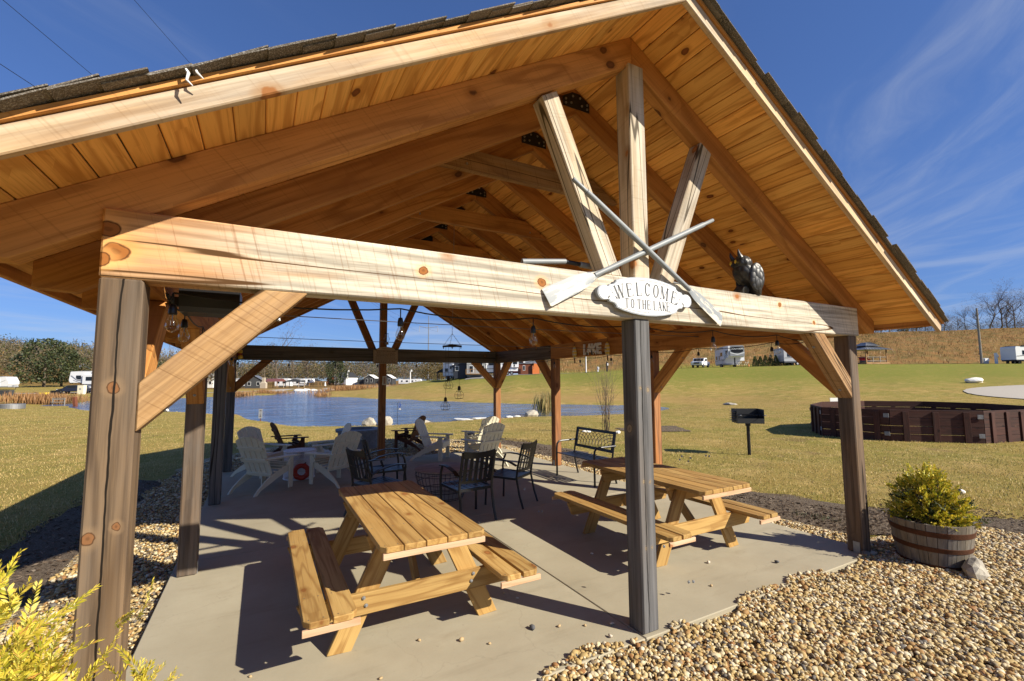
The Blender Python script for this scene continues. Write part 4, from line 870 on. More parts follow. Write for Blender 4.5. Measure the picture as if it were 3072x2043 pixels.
# string lights along the beams
def sag(a, b, k=6, s=.03):
    a, b = Vector(a), Vector(b); return [a.lerp(b, i/k)-Vector((0, 0, s*4*(i/k)*(1-i/k))) for i in range(k+1)]
SLT = thing('string_lights', 'black cord string lights with clear bulbs strung around the pavilion beams', 'string lights', (0, 0, 0))
def lamp_mesh():
    mb = MB(); mb.tube([(0, 0, .085), (0, 0, .022)], .0035, 6); mb.lathe([(.006, .034), (.013, .03), (.0165, .012), (.0185, -.012), (.0165, -.018)], 12); so = mb.mesh('bulb_socket'); so.materials.append(M['black'])
    pr = [(.012, -.016), (.014, -.026), (.021, -.042), (.0275, -.062), (.0285, -.076), (.024, -.092), (.013, -.102), (.001, -.105)]
    mb = MB(); mb.lathe(pr, 14, close=False); bu = mb.mesh('bulb'); bu.polygons.foreach_set('use_smooth', [True]*len(bu.polygons)); bu.materials.append(M['bulb'])
    mb = MB(); mb.tube([(0, 0, -.016), (0, 0, -.045)], .0025, 6); mb.tube([(-.006, 0, -.045), (-.007, 0, -.068), (.007, 0, -.068), (.006, 0, -.045)], .0012, 4); fi = mb.mesh('filament'); fi.materials.append(M['galv'])
    return so, bu, fi
so, bu, fi = lamp_mesh(); so.polygons.foreach_set('use_smooth', [True]*len(so.polygons))
def lamp(x, y, z):
    s_ = link('bulb_socket', so, SLT, loc=(x, y, z)); link('bulb', bu, s_); link('filament', fi, s_)
runs = [[(.20, .20), (.23, .2), (1.327, .2), (2.249, .2), (3.2, .2), (4.107, .2), (5.05, .2), (5.90, .25)], [(.2, .25), (.2, .821), (.2, 1.75), (.2, 2.7), (.2, 3.6), (.2, 4.6), (.2, 5.659), (.2, 6.625), (.2, 7.70), (.24, 8.18)],
        [(.24, 8.18), (1.103, 8.2), (2.019, 8.2), (2.932, 8.2), (3.836, 8.2), (4.75, 8.2), (5.6, 8.2), (5.93, 8.15)], [(5.90, .3), (5.93, .80), (5.93, 1.845), (5.93, 2.72), (5.93, 3.66), (5.93, 4.546), (5.93, 5.426), (5.93, 6.275), (5.93, 7.15), (5.93, 8.012)]]
cordm = MB()
for r_ in runs:
    for i, (a, b) in enumerate(zip(r_[:-1], r_[1:])): cordm.tube(sag((*a, 2.192), (*b, 2.192), 6, .035), .0045, 5, False)
    for (x, y) in r_[1:-1]: lamp(x, y, 2.105)
cordm.obj('cord', M['cord'], SLT, True)
for yy, za, zb_ in ((1.87, 2.33, 2.355), (3.79, 2.30, 2.305)):
    mb = MB(); mb.tube(sag((.15, yy, za), (5.976, yy, zb_), 10, .012), .004, 5, False); mb.tube([(5.976, yy, zb_), (5.90, yy, zb_)], .008, 6); mb.tube([(.15, yy, za), (.23, yy, za)], .008, 6)
    tag(mb.obj('tie_cable', M['cable'], None, True), 'thin steel cable stretched across the pavilion %s' % ('nearer the front beam' if yy < 3 else 'farther back near the hanging lamp'), 'cable', 'cables across the pavilion')
# hanging lamp with three caged bulbs
PL = thing('pendant_lamp', 'black pulley lamp with three caged bulbs hanging above the round table', 'lamp', (3.07, 3.86, 2.266))
mb = MB(); mb.tube([(-.125, .066, 0), (-.06, .03, .006), (0, 0, .012), (.06, -.03, .006), (.125, -.066, 0)], [.013, .016, .026, .016, .013], 8); mb.tube([(0, 0, .012), (0, 0, -.035)], [.02, .004], 6)
for sx in (-1, 1): mb.tube([(sx*.11, -sx*.058, -.012), (sx*.118, -sx*.062, -.012)], .024, 10)
mb.obj('pulley_bar', M['blackmatte'], PL, True)
mb = MB()
for q in ((-.115, .06, .01), (.115, -.06, .01), (-.03, .02, .015)):
    p = Vector(q); e = Vector((0, 0, .19))
    for i in range(10):
        a, b = p.lerp(e, i/10), p.lerp(e, (i+1)/10); s_ = Vector((.006, .004, 0)) if i % 2 else Vector((-.003, .007, 0)); mb.tube([a-s_, a+s_, b+s_, b-s_, a-s_], .0016, 4, False)
p = Vector((0, 0, .19)); e = Vector((0, -.06, 1.96))
for i in range(60):
    a, b = p.lerp(e, i/60), p.lerp(e, (i+1)/60); s_ = Vector((.006, 0, 0)) if i % 2 else Vector((0, .006, 0)); mb.tube([a-s_, a+s_, b+s_, b-s_, a-s_], .0016, 4, False)
mb.obj('chain', M['galv'], PL)
for cx, cy, cz in ((-.03, .07, -.455), (.113, 0, -.60), (-.057, .115, -.765)):
    mb = MB(); mb.tube([(cx, cy, 0), (cx, cy, cz)], .0022, 5); mb.obj('lamp_cord', M['cord'], PL)
    cg = MB(); cg.ring((cx, cy, cz-.065), .042, .0016, 20, 4); cg.ring((cx, cy, cz-.115), .072, .0016, 24, 4); cg.ring((cx, cy, cz-.168), .054, .0022, 22, 4)
    for k in range(8):
        a = 2*math.pi*k/8; d = Vector((math.cos(a), math.sin(a), 0)); c = Vector((cx, cy, cz)); cg.tube([c+d*.02, c+d*.024+Vector((0, 0, -.03)), c+d*.042+Vector((0, 0, -.065)), c+d*.068+Vector((0, 0, -.095)), c+d*.073+Vector((0, 0, -.12)), c+d*.066+Vector((0, 0, -.148)), c+d*.054+Vector((0, 0, -.168))], .0014, 4, False)
    cage = cg.obj('cage', M['blackmatte'], PL)
    mb = MB(); mb.lathe([(.004, .02), (.016, .012), (.022, 0), (.021, -.045), (.014, -.05)], 12, (cx, cy, cz)); mb.obj('lamp_socket', M['blackmatte'], PL, True)
    mb = MB(); mb.lathe([(.011, -.05), (.016, -.075), (.020, -.105), (.017, -.13), (.008, -.142), (.001, -.145)], 12, (cx, cy, cz), False); mb.obj('bulb', M['bulb'], PL, 'all')
# rules plaque on the back beam, lantern, thermometer
RS = thing('rules_sign', 'tan arched plaque of pavilion and fire pit rules on the back beam', 'sign', (3.11, 8.205, 2.16))
arc = [(-.28, 0), (.28, 0), (.28, .312), (.215, .312)]+[(.215*math.cos(rad(180*i/12)), .318+.072*math.sin(rad(180*i/12))) for i in range(13)]+[(-.215, .312), (-.28, .312)]
RM = basis((0, 0, 0), (1, 0, 0), (0, 0, 1), (0, -1, 0))
mb = MB(); mb.prism(arc, 0, .018, RM); mb.obj('sign_board', M['plaque'], RS)
TM = lambda z: basis((0, -.0195, z), (1, 0, 0), (0, 0, 1), (0, -1, 0))
text('lettering', 'PAVILION AND FIRE PIT RULES', .033, M['plaqueink'], RS, TM(.288), bold=.0008)['kind'] = 'stuff'
text('lettering', 'BE KIND TO ALL WHO GATHER HERE', .024, M['plaqueink'], RS, TM(.246), bold=.0006)['kind'] = 'stuff'
text('lettering', 'RELAX AND ENJOY DOING A TIME AT THE', .022, M['plaqueink'], RS, TM(.186), bold=.0006)['kind'] = 'stuff'
mb = MB()
rg = random.Random(5)
for z in (.216, .158, .130, .104, .078, .052, .026):
    x = -.235
    while x < .225:
        l = rg.uniform(.012, .042); mb.box((x+l/2, -.0192, z), (l, .0012, .009)); x += l+.008
stuff(mb.obj('small_print', M['plaqueink'], RS))
mb = MB()
for sx in (-1, 1):
    P_ = [(sx*.01, -.019, .338), (sx*.03, -.019, .352), (sx*.05, -.019, .342), (sx*.075, -.019, .350), (sx*.095, -.019, .336)]; mb.tube(P_, .0025, 4)
for a, b in (((-.262, .015), (.262, .015)), ((-.262, .015), (-.262, .298)), ((.262, .015), (.262, .298)), ((-.262, .298), (.262, .298))): mb.bar((a[0], -.0188, a[1]), (b[0], -.0188, b[1]), .0012, .003, up=(0, 0, 1) if a[1] == b[1] else (1, 0, 0))
mb.obj('scroll_ornament', M['plaqueink'], RS)
LN = thing('oil_lantern', 'glass oil lantern hanging on the back king post above the plaque', 'lantern', (3.12, 8.17, 2.60))
mb = MB(); mb.lathe([(.045, 0), (.05, .02), (.035, .05), (.03, .06)], 14); mb.obj('lantern_base', M['galv'], LN, True)
mb = MB(); mb.lathe([(.034, .06), (.07, .11), (.075, .14), (.05, .18), (.04, .22), (.042, .25)], 16, close=False); mb.obj('chimney_glass', M['bulb'], LN, 'all')
mb = MB(); mb.tube([(0, .05, .25), (0, .01, .262), (0, -.0, .25)], .004, 5); mb.ring((0, 0, .255), .044, .003, 16, 4); mb.obj('hanger', M['blackmatte'], LN)
TH = thing('thermometer', 'white framed outdoor thermometer on the back centre post', 'thermometer', (3.10, 8.232, 1.77))
mb = MB(); mb.prism([(-.045, -.10), (.045, -.10), (.052, -.08), (.045, 0), (.045, .10), (-.045, .10), (-.045, 0), (-.052, -.08)], 0, .012, RM); mb.obj('case', M['whitep'], TH)
mb = MB(); mb.box((0, -.013, 0), (.05, .002, .16)); mb.obj('dial', M['plaque'], TH)
mb = MB(); mb.tube([(0, -.0145, -.06), (0, -.0145, .05)], .003, 5); mb.obj('tube', M['redorn'], TH)
# LAKE letters and buoys on the right beam
LK = thing('lake_letters', 'cut out white letters spelling lake on the right eave beam', 'sign', (5.974, 4.222, 2.318))
LB = basis((0, 0, 0), (0, -1, 0), (0, 0, 1), (-1, 0, 0))
for i, ch in enumerate('LAKE'):
    m4 = LB.copy(); off = Vector((0, (.195-.13*i), 0)); m4.translation = off+Vector((-.012, 0, .0)); me = text_mesh(ch, .27, .010, .012); me.materials.clear(); me.materials.append(M['signwhite']); link('letter', me, LK, mtx=m4)
for yy, zz in ((4.755, 2.30), (3.787, 2.31)):
    B_ = thing('buoy', 'yellow and white striped wooden buoy hung on the right beam %s the lake letters' % ('left of' if yy > 4.2 else 'right of'), 'buoy', (5.955, yy, zz), 0, 'striped buoys on the right beam')
    prof = [(.0, -.125), (.03, -.118), (.052, -.09), (.064, -.045), (.066, 0), (.058, .045), (.040, .09), (.018, .118), (0, .125)]
    for nm, cc, sel in (('white_band', M['whitep'], 0), ('yellow_band', M['yellow'], 1)):
        mb = MB()
        for j in range(8):
            z0, z1 = -.125+j*.03125, -.125+(j+1)*.03125
            if j % 2 != sel: continue
            rr = lambda z: np.interp(z, [p[1] for p in prof], [p[0] for p in prof]); mb.lathe([(float(rr(z0)), z0), (float(rr((z0+z1)/2)), (z0+z1)/2), (float(rr(z1)), z1)], 14)
        o = mb.obj(nm, cc, B_, True); o.scale = (.35, 1, 1)
    mb = MB(); mb.tube([(0, 0, -.12), (0, -.012, -.215)], .011, 8); mb.obj('stick', M['brownchair'], B_, True)
    mb = MB(); mb.tube([(0, 0, .12), (.012, 0, .17)], .003, 5); mb.obj('hanger', M['cord'], B_)
B_ = thing('rope_buoy', 'small yellow buoy on a rope in the back left corner under the beam', 'buoy', (.21, 8.12, 2.32))
mb = MB(); mb.blob((0, 0, .045), .05, 2, 0, 1); mb.blob((.01, 0, -.06), .05, 2, 0, 2); mb.obj('float', M['yellow'], B_, 'all')
mb = MB(); mb.lathe([(.045, -.02), (.05, -.008), (.045, .005)], 12); mb.obj('band', M['redorn'], B_, True)
mb = MB(); mb.tube([(0, 0, .09), (.01, .02, .17)], .005, 5); mb.obj('rope', M['rope'], B_)
# ------------------------------------------------------------------ picnic tables
def plank_clip(name, L, w_, t_, m, parent, loc, clip, seed):
    """plank along Y; clip = ±1 cuts the two corners on that side"""
    c = .035
    a, b = w_/2, L/2
    pts = [(-a, -b), (a, -b), (a, b), (-a, b)]
    if clip > 0: pts = [(-a, -b), (a-c, -b), (a, -b+c*1.3), (a, b-c*1.3), (a-c, b), (-a, b)]
    if clip < 0: pts = [(-a+c, -b), (a, -b), (a, b), (-a+c, b), (-a, b-c*1.3), (-a, -b+c*1.3)]
    key = ('pl', L, w_, t_, clip)
    if key not in _BM:
        mb = MB(); mb.prism([(y, -x) for x, y in pts], -t_/2, t_/2); me = mb.mesh('plank'); bm = bmesh.new(); bm.from_mesh(me); bmesh.ops.recalc_face_normals(bm, faces=bm.faces)
        bmesh.ops.bevel(bm, geom=list(bm.edges), offset=.004, segments=1, affect='EDGES'); bm.to_mesh(me); bm.free(); me.materials.append(m); _BM[key] = me
    # mesh runs along local X so that the grain does too
    return link(name, _BM[key], parent, mtx=Matrix.Translation(loc) @ Matrix.Rotation(rad(90), 4, 'Z'))
def picnic(label, loc, rz):
    T = thing('picnic_table', label, 'picnic table', loc, rz, 'picnic tables on the slab'); P = M['pine']
    for i in range(5):
        plank_clip('top_plank', 1.83, .139, .038, P, T, ((i-2)*.1445, 0, .721), -1 if i == 0 else (1 if i == 4 else 0), i)
    for sx in (-1, 1):
        for j, off in enumerate((.555, .715)):
            plank_clip('bench_plank', 1.83, .139, .038, P, T, (sx*off, 0, .383), sx if j else -sx, j)
        for y in (-.905, .905):
            beam('end_batten', (sx*.47, y, .344), (sx*.79, y, .344), .020, .038, M['pinepink'], T, bev=.002)
    for y in (-.905, .905): beam('end_batten', (-.345, y, .682), (.345, y, .682), .020, .038, M['pinepink'], T, bev=.002)
    for sy in (-1, 1):
        y = sy*.54
        for sx in (-1, 1):
            # leg: foot out at .53, head in at .22
            lg = beam('leg', (sx*.535, y, .0), (sx*.20, y, .700), .038, .140, P, T, up=(0, 0, 1), s0=-.42*1, s1=-.42*1, bev=.003)
            for (z, off) in ((.335, .02), (.285, -.02), (.665, 0)):
                bx = sx*(.535-.335*z/.7+off*1.0); bolt((bx, y+sy*(.02+.0385 if z < .5 else .02), z), (0, sy, 0), lg, .012)
        beam('bench_support', (-.77, y+sy*.0385, .294), (.77, y+sy*.0385, .294), .036, .138, P, T, s0=-.45, s1=.45, bev=.003)
        beam('top_support', (-.345, y-sy*.0385, .632), (.345, y-sy*.0385, .632), .036, .138, P, T, s0=-.4, s1=.4, bev=.003)
        beam('diagonal_brace', (0, y-sy*.02, .27), (0, y-sy*.44, .700), .036, .086, P, T, up=(0, 0, 1), s0=sy*0, s1=0, bev=.003)
    beam('cross_batten', (-.33, 0, .683), (.33, 0, .683), .086, .036, P, T, bev=.003)
    mb = MB()
    for x in [(i-2)*.1445+q for i in range(5) for q in (-.04, .04)]:
        for y in (-.88, -.50, 0, .50, .88): mb.tube([(x, y+.004*math.sin(x*50), .7395), (x, y+.004*math.sin(x*50), .7408)], .0045, 6)
    for x in [s_*o_+q for s_ in (-1, 1) for o_ in (.555, .715) for q in (-.04, .04)]:
        for y in (-.88, -.58, .58, .88): mb.tube([(x, y, .4015), (x, y, .4028)], .0045, 6)
    stuff(mb.obj('screw_head', M['cable'], T))
    return T
T1 = picnic('yellow pine picnic table at the left, in front of the round table', (1.655, 1.365, 0), 0)
T2 = dup(T1, (4.53, 1.345, 0), 0, 'yellow pine picnic table on the right, partly behind the centre front post')

# ------------------------------------------------------------------ black slat-back armchairs (facing local +Y)
def metal_chair(label, loc, rz):
    C_ = thing('metal_armchair', label, 'chair', loc, rz, 'black metal armchairs round the basket table'); K = M['black']
    for sx in (-1, 1):
        mb = MB(); mb.tube([(sx*.265, .245, .0), (sx*.262, .235, .30), (sx*.262, .255, .45), (sx*.262, .240, .56), (sx*.262, .205, .635)], .0165, 6); mb.obj('front_leg', K, C_, True)
        mb = MB(); mb.tube([(sx*.235, -.34, 0), (sx*.232, -.285, .16), (sx*.23, -.235, .40), (sx*.23, -.255, .55), (sx*.23, -.335, .87)], .0165, 6); mb.obj('rear_leg', K, C_, True)
        ar = [(-.25, .575), (-.15, .620), (0, .648), (.12, .655), (.25, .640)]
        vs = []
        for y, z in ar: vs += [(sx*.264-.026, y, z), (sx*.264+.026, y, z), (sx*.264+.026, y, z+.014), (sx*.264-.026, y, z+.014)]
        mb = MB(); mb.add(vs, [(i*4+k, i*4+(k+1) % 4, i*4+4+(k+1) % 4, i*4+4+k) for i in range(4) for k in range(4)]+[(3, 2, 1, 0), (16, 17, 18, 19)]); mb.obj('armrest', K, C_)
    mb = MB()
    for a, b in (((-.255, .24, .405), (.255, .24, .405)), ((-.235, -.23, .395), (.235, -.23, .395)), ((-.245, -.23, .395), (-.258, .24, .405)), ((.245, -.23, .395), (.258, .24, .405))): mb.bar(a, b, .022, .030)
    mb.obj('seat_frame', K, C_)
    for i in range(6):
        x = (i-2.5)*.078; prof = [(-.23, .408), (-.16, .400), (-.05, .398), (.08, .402), (.18, .416), (.245, .420)]
        vs = []
        for y, z in prof: vs += [(x-.032, y, z), (x+.032, y, z), (x+.032, y, z+.006), (x-.032, y, z+.006)]
        mb = MB(); mb.add(vs, [(i_*4+k, i_*4+(k+1) % 4, i_*4+4+(k+1) % 4, i_*4+4+k) for i_ in range(5) for k in range(4)]+[(3, 2, 1, 0), (20, 21, 22, 23)]); mb.obj('seat_slat', K, C_)
    def bk(x, z): return -.255-(z-.55)*.25-.035*(1-(x/.23)**2)*1.0
    for z, h, nm in ((.835, .075, 'top_rail'), (.500, .038, 'lower_rail'), (.655, .010, 'middle_rail')):
        vs, fs = [], []
        for i in range(9):
            x = -.225+.45*i/8; cur = .0 if h < .05 else -.020*(x/.225)**2*-1
            for dz in (-h/2, h/2):
                zz = z+dz+(cur if dz > 0 else 0); vs += [(x, bk(x, zz)-.006, zz), (x, bk(x, zz)+.006, zz)]
        for i in range(8):
            a = i*4; fs += [(a, a+4, a+6, a+2), (a+1, a+3, a+7, a+5), (a, a+1, a+5, a+4), (a+2, a+6, a+7, a+3)]
        fs += [(0, 2, 3, 1), (32, 33, 35, 34)]; mb = MB(); mb.add(vs, fs); mb.obj(nm, K, C_)
    for i in range(6):
        x = (i-2.5)*.072; mb = MB(); mb.bar((x, bk(x, .485)+.001, .485), (x, bk(x, .82)+.001, .82), .046, .006, up=(0, 1, 0)); mb.obj('back_slat', K, C_)
    return C_
def head(dx, dy): return math.atan2(-dx, dy)
A1 = metal_chair('black metal armchair with its back to the camera, nearest the picnic tables', (3.02, 3.17, 0), head(-.08, .99))
dup(A1, (3.83, 3.51, 0), head(-.55, .83), 'black metal armchair on the right side of the basket table, seen from its side')
dup(A1, (2.03, 3.88, 0), head(.94, .33), 'black metal armchair just behind the left picnic table, nearer of the left pair')
dup(A1, (2.36, 4.86, 0), head(.97, -.05), 'black metal armchair left of the basket table, farther of the left pair')
RT = thing('round_table', 'low round table with weathered wood top on a black wire basket base', 'coffee table', (3.09, 4.27, 0))
mb = MB(); mb.lathe([(0, .452), (.40, .452), (.425, .446), (.43, .435), (.425, .425), (.0, .425)], 48, close=False); mb.obj('tabletop', M['greytop'], RT, 'all')
mb = MB()
for z, r_ in ((.418, .405), (.36, .415), (.24, .385), (.12, .345), (.03, .31), (.008, .305)): mb.ring((0, 0, z), r_, .0045, 40, 5)
for k in range(34):
    a = 2*math.pi*k/34; c, s_ = math.cos(a), math.sin(a); mb.tube([(.405*c, .405*s_, .425), (.415*c, .415*s_, .36), (.345*c, .345*s_, .12), (.305*c, .305*s_, .006)], .0024, 4, False)
mb.obj('wire_basket', M['blackmatte'], RT)

# ------------------------------------------------------------------ adirondack chairs (facing local +Y)
def adirondack(label, loc, rz, m, group, big=1.0, rounded=1.0):
    A = thing('adirondack_chair', label, 'chair', loc, rz, group)
    for sx in (-1, 1):
        top = [(.215, .40), (.10, .375), (-.06, .325), (-.22, .255), (-.36, .165), (-.46, .085), (-.53, .0)]
        bot = [(-.475, .0), (-.41, .062), (-.32, .10), (-.20, .150), (-.05, .215), (.10, .265), (.215, .285)]
        mb = MB(); mb.prism(top+bot, -.012, .012, basis((sx*.262, 0, 0), (0, 1, 0), (0, 0, 1), (1, 0, 0))); mb.obj('side_rail', m, A)
        beam('front_leg', (sx*.288, .175, 0), (sx*.288, .175, .515), .022, .088, m, A, up=(0, 1, 0), bev=.003)
        arm = [(-.045, .285), (.055, .285), (.075, .24), (.065, .05), (.035, -.25), (.02, -.40), (-.03, -.40), (-.045, -.1)]
        mb = MB(); mb.prism([(sx*(.282+a), b) for a, b in (arm if sx > 0 else arm[::-1])], .517, .538); o = mb.obj('armrest', m, A); o.rotation_euler = (rad(-1.5), 0, 0)
        mb = MB(); mb.bar((sx*.288, .10, .38), (sx*.31, .17, .515), .02, .05); mb.obj('arm_bracket', m, A)
    beam('apron', (-.275, .222, .335), (.275, .222, .335), .02, .115, m, A, bev=.003)
    sp = [(.19, .402), (.11, .386), (.03, .362), (-.05, .334), (-.125, .302)]
    for y, z in sp: beam('seat_slat', (-.27, y, z+.005), (.27, y, z+.005), .070, .018, m, A, up=(0, .28, .96), bev=.003)
    bx = [-.205, -.1025, 0, .1025, .205]; B0, B1 = Vector((0, -.165, .235)), Vector((0, -.445, .90)); L = (B1-B0).length
    up = (B1-B0).normalized(); nn = Vector((1, 0, 0)).cross(up)
    for i, x in enumerate(bx):
        h = L*(1-.10*rounded*(abs(x)/.205)**2.0); f = 1+.0; xt = x*1.14; w0, w1 = .042, .0485
        n_ = 5
        prof = [(x-w0, 0), (x+w0, 0)]+[(xt+w1-2*w1*k/n_, L*(1-.105*rounded*((abs(xt+w1-2*w1*k/n_))/.26)**2)) for k in range(n_+1)]
        mb = MB(); mb.prism(prof, -.009, .009, basis(B0, (1, 0, 0), up, nn)); mb.obj('back_slat', m, A)
    for t, wd in ((.70, .50), (.40, .56), (.06, .5)):
        c = B0+up*(L*t)-nn*(-.020) if False else B0+up*(L*t)+nn*(.020 if nn.y < 0 else -.020)
        beam('back_rail', c+Vector((-wd/2, 0, 0)), c+Vector((wd/2, 0, 0)), .022, .060, m, A, up=up, bev=.003)
    return A
WG = 'white adirondack chairs on the slab'
def adr(midx, midy, hx, hy):     # rear-foot midpoint and heading -> chair origin (feet are .5 m behind it)
    n = math.hypot(hx, hy); return (midx+hx/n*.50, midy+hy/n*.50, 0), head(hx, hy)
A0 = adirondack('white adirondack chair nearest the camera at the left, facing the wire drum table', *adr(.409, 5.939, .73, .69), M['whitep'], WG)
for lab, q in (('white adirondack chair in the back left corner behind the nearest white one', (.36, 7.86, .75, -.66)), ('white adirondack chair right of the red wreath, with its back to the black armchairs', (2.02, 5.83, -.52, .85)),
               ('white adirondack chair behind the one right of the red wreath, facing left', (2.30, 7.55, -.97, -.05)), ('white adirondack chair facing right in front of the brown chair by the back post', (3.73, 7.84, .80, -.60)),
               ('cream white adirondack chair seen from behind between the basket table and the right posts', (4.86, 5.92, -.25, .97)), ('white adirondack chair in the back right corner beside the corner post', (5.52, 7.45, -.30, .95))):
    l, r_ = adr(*q); dup(A0, l, r_, lab)
BG = 'brown adirondack chairs on the gravel yard'
(l, r_) = adr(4.45, 9.40, -.75, .66); l = (l[0], l[1], -.06); BR = adirondack('brown wooden adirondack chair behind the white chair at the back edge, facing left', l, r_, M['brownchair'], BG)
(l, r_) = adr(.80, 9.75, .95, .2); dup(BR, (l[0], l[1], -.09), r_, 'dark brown adirondack chair at the back left, standing on the gravel by the lake')
# drum table, wreath
DT = thing('drum_table', 'round white wire drum side table among the white chairs', 'side table', (1.275, 6.93, 0))
mb = MB()
for z, r_, q in ((.50, .265, .009), (.46, .262, .004), (.30, .25, .004), (.13, .25, .004), (.012, .262, .010)): mb.ring((0, 0, z), r_, q, 40, 6)
mb.obj('hoop', M['whitewire'], DT)
mb = MB()
for k in range(88):
    a = 2*math.pi*k/88; c, s_ = math.cos(a), math.sin(a); mb.tube([(.262*c, .262*s_, .50), (.25*c, .25*s_, .30), (.258*c, .258*s_, .012)], .0032, 4, False)
mb.obj('wire_side', M['whitewire'], DT)
mb = MB()
for k in range(46):
    x = -.25+.5*k/45; y = math.sqrt(max(0, .262**2-x*x)); mb.bar((x, -y, .503), (x, y, .503), .0075, .004)
mb.obj('wire_top', M['whitewire'], DT)
WR = thing('wreath', 'red glazed pumpkin wreath leaning against the white drum table', 'ornament', (1.285, 6.56, 0), rad(-8))
for k in range(11):
    a = 2*math.pi*k/11; c = (.105*math.cos(a), .03, .165+.105*math.sin(a)); mb = MB(); mb.blob((0, 0, 0), .058, 2, .05, k, (.8, .8, 1.15)); o = mb.obj('pumpkin_lobe', M['redorn'], WR, 'all'); o.location = c; o.rotation_euler = (0, -a+rad(90)+rad(90), 0)
mb = MB(); mb.tube([(.05, .03, .30), (.07, .03, .325)], [.014, .009], 6); mb.obj('stem', M['brownchair'], WR, True)

# ------------------------------------------------------------------ black park bench with a lattice back (faces -X)
PB = thing('park_bench', 'black metal bench with a lattice back beside the right posts', 'bench', (5.70, 4.185, 0))
K = M['black']
for sy in (-1, 1):
    y = sy*.55
    mb = MB(); mb.tube([(-.205, y, 0), (-.205, y, .50), (-.195, y, .575), (-.16, y, .615), (-.10, y, .628), (.17, y, .632), (.255, y, .632)], .0175, 8); mb.obj('arm_tube', K, PB, True)
    mb = MB(); mb.tube([(.27, y*.98, 0), (.225, y*.98, .16), (.185, y*.98, .36), (.20, y*.98, .48), (.275, y*.98, .86)], .0165, 8); mb.obj('rear_leg', K, PB, True)
for i in range(6):
    x = -.19+i*.073; z = .415-.012*math.sin(i/5*math.pi); beam('seat_slat', (x, -.54, z), (x, .54, z), .052, .012, K, PB, bev=.002)
tb = lambda z: .20+(z-.48)*.197
mb = MB()
for z, h in ((.845, .05), (.535, .05)): mb.bar((tb(z), -.54, z), (tb(z), .54, z), .016, h, up=(.19, 0, .98))
for sy in (-1, 1): mb.bar((tb(.51), sy*.515, .51), (tb(.87), sy*.515, .87), .05, .016, up=(1, 0, -.2))
mb.obj('back_frame', K, PB)
mb = MB()
for c0 in (-.49, .49):
    sgn = 1 if c0 < 0 else -1
    for R__ in np.arange(.14, 1.10, .083):
        pts = []
        for k in range(26):
            a = rad(90*k/25); y = c0+sgn*R__*math.cos(a)*1.0; z = .560+R__*math.sin(a)*.62
            if -.49 <= y <= .49 and .558 <= z <= .822: pts.append((tb(z), y, z))
        if len(pts) > 1: mb.tube(pts, .0048, 5, False)
mb.obj('lattice', K, PB)

# ------------------------------------------------------------------ barrel planter
def spray(P, N, L, leaves, wid, flat, rg_):
    """a feathery branchlet: leaflets set alternately along a curved rib"""
    out_p, out_n, out_t, out_s = [], [], [], []
    N = Vector(N).normalized(); side_ = N.cross(Vector((rg_.gauss(0, 1), rg_.gauss(0, 1), rg_.gauss(0, 1)))).normalized(); nor = N.cross(side_)
    for i in range(leaves):
        f = (i+1)/leaves; q = Vector(P)+N*L*f+nor*(-.18*L*f*f)
        sg = 1 if i % 2 else -1
        d = (N*.85+side_*sg*(1.0-.55*f)+nor*rg_.uniform(-.35, .35)).normalized()
        out_p.append(q); out_n.append(d); out_t.append((side_*.3+nor).normalized() if rg_.random() < .35 else side_.cross(d).cross(d).normalized()); out_s.append(L*wid*(1.15-.6*f)*rg_.uniform(.7, 1.3))
    return out_p, out_n, out_t, out_s
def foliage(name, tips, m, parent, leaves=16, wid=.34, asp=.22, seed=0):
    rg_ = random.Random(seed); P, N, T, S = [], [], [], []
    for p, n, L in tips:
        a, b, c, d = spray(p, n, L, leaves, wid, 0, rg_); P += a; N += b; T += c; S += d
    return tri_cloud(name, np.array([tuple(q) for q in P]), np.array([tuple(q) for q in N]), np.array([tuple(q) for q in T]), np.array(S), asp, m, parent)
BX, BY = 6.46, -.37
BP = thing('barrel_planter', 'half wine barrel planter with rusty hoops standing on the gravel', 'planter', (BX, BY, -.04))
prf = lambda z: .262+.055*(z/.43)-.012*(z/.43)**2*0+.012*math.sin(math.pi*z/.86)
NSV = 26
for k in range(NSV):
    a0, a1 = 2*math.pi*(k+.03)/NSV, 2*math.pi*(k+.97)/NSV; vs = []; zz = [0, .11, .22, .33, .43]
    for z in zz:
        for a in (a0, (a0+a1)/2, a1):
            for dr in (0, -.024): vs.append(((prf(z)+dr)*math.cos(a), (prf(z)+dr)*math.sin(a), z))
    fs = []
    for i in range(4):
        b = i*6
        fs += [(b, b+2, b+8, b+6), (b+2, b+4, b+10, b+8), (b+1, b+7, b+9, b+3), (b+3, b+9, b+11, b+5), (b, b+6, b+7, b+1), (b+4, b+5, b+11, b+10)]
    fs += [(24, 26, 27, 25), (26, 28, 29, 27), (0, 1, 3, 2), (2, 3, 5, 4)]
    # local X runs up the stave for the grain
    R4 = Matrix(((0, 0, 1, 0), (0, 1, 0, 0), (-1, 0, 0, 0), (0, 0, 0, 1))); mb = MB(); mb.add([R4.to_3x3() @ Vector(v) for v in vs], fs)
    o = mb.obj('stave', M['stave'], BP); o.matrix_basis = R4.inverted()
for z0, h in ((.015, .04), (.175, .045), (.315, .05)):
    mb = MB(); mb.lathe([(prf(z0)+.0015, z0), (prf(z0)+.005, z0+.002), (prf(z0+h)+.005, z0+h-.002), (prf(z0+h)+.0015, z0+h)], 48, close=False); mb.obj('hoop', M['rust'], BP, True)
mb = MB(); mb.lathe([(0, .34), (.28, .345), (.292, .33)], 30, close=False); mb.obj('soil', M['soil'], BP)
CY = thing('golden_cypress', 'golden green cypress shrub growing in the barrel planter', 'shrub', (BX, BY, .30))
rg = random.Random(11); tips = []
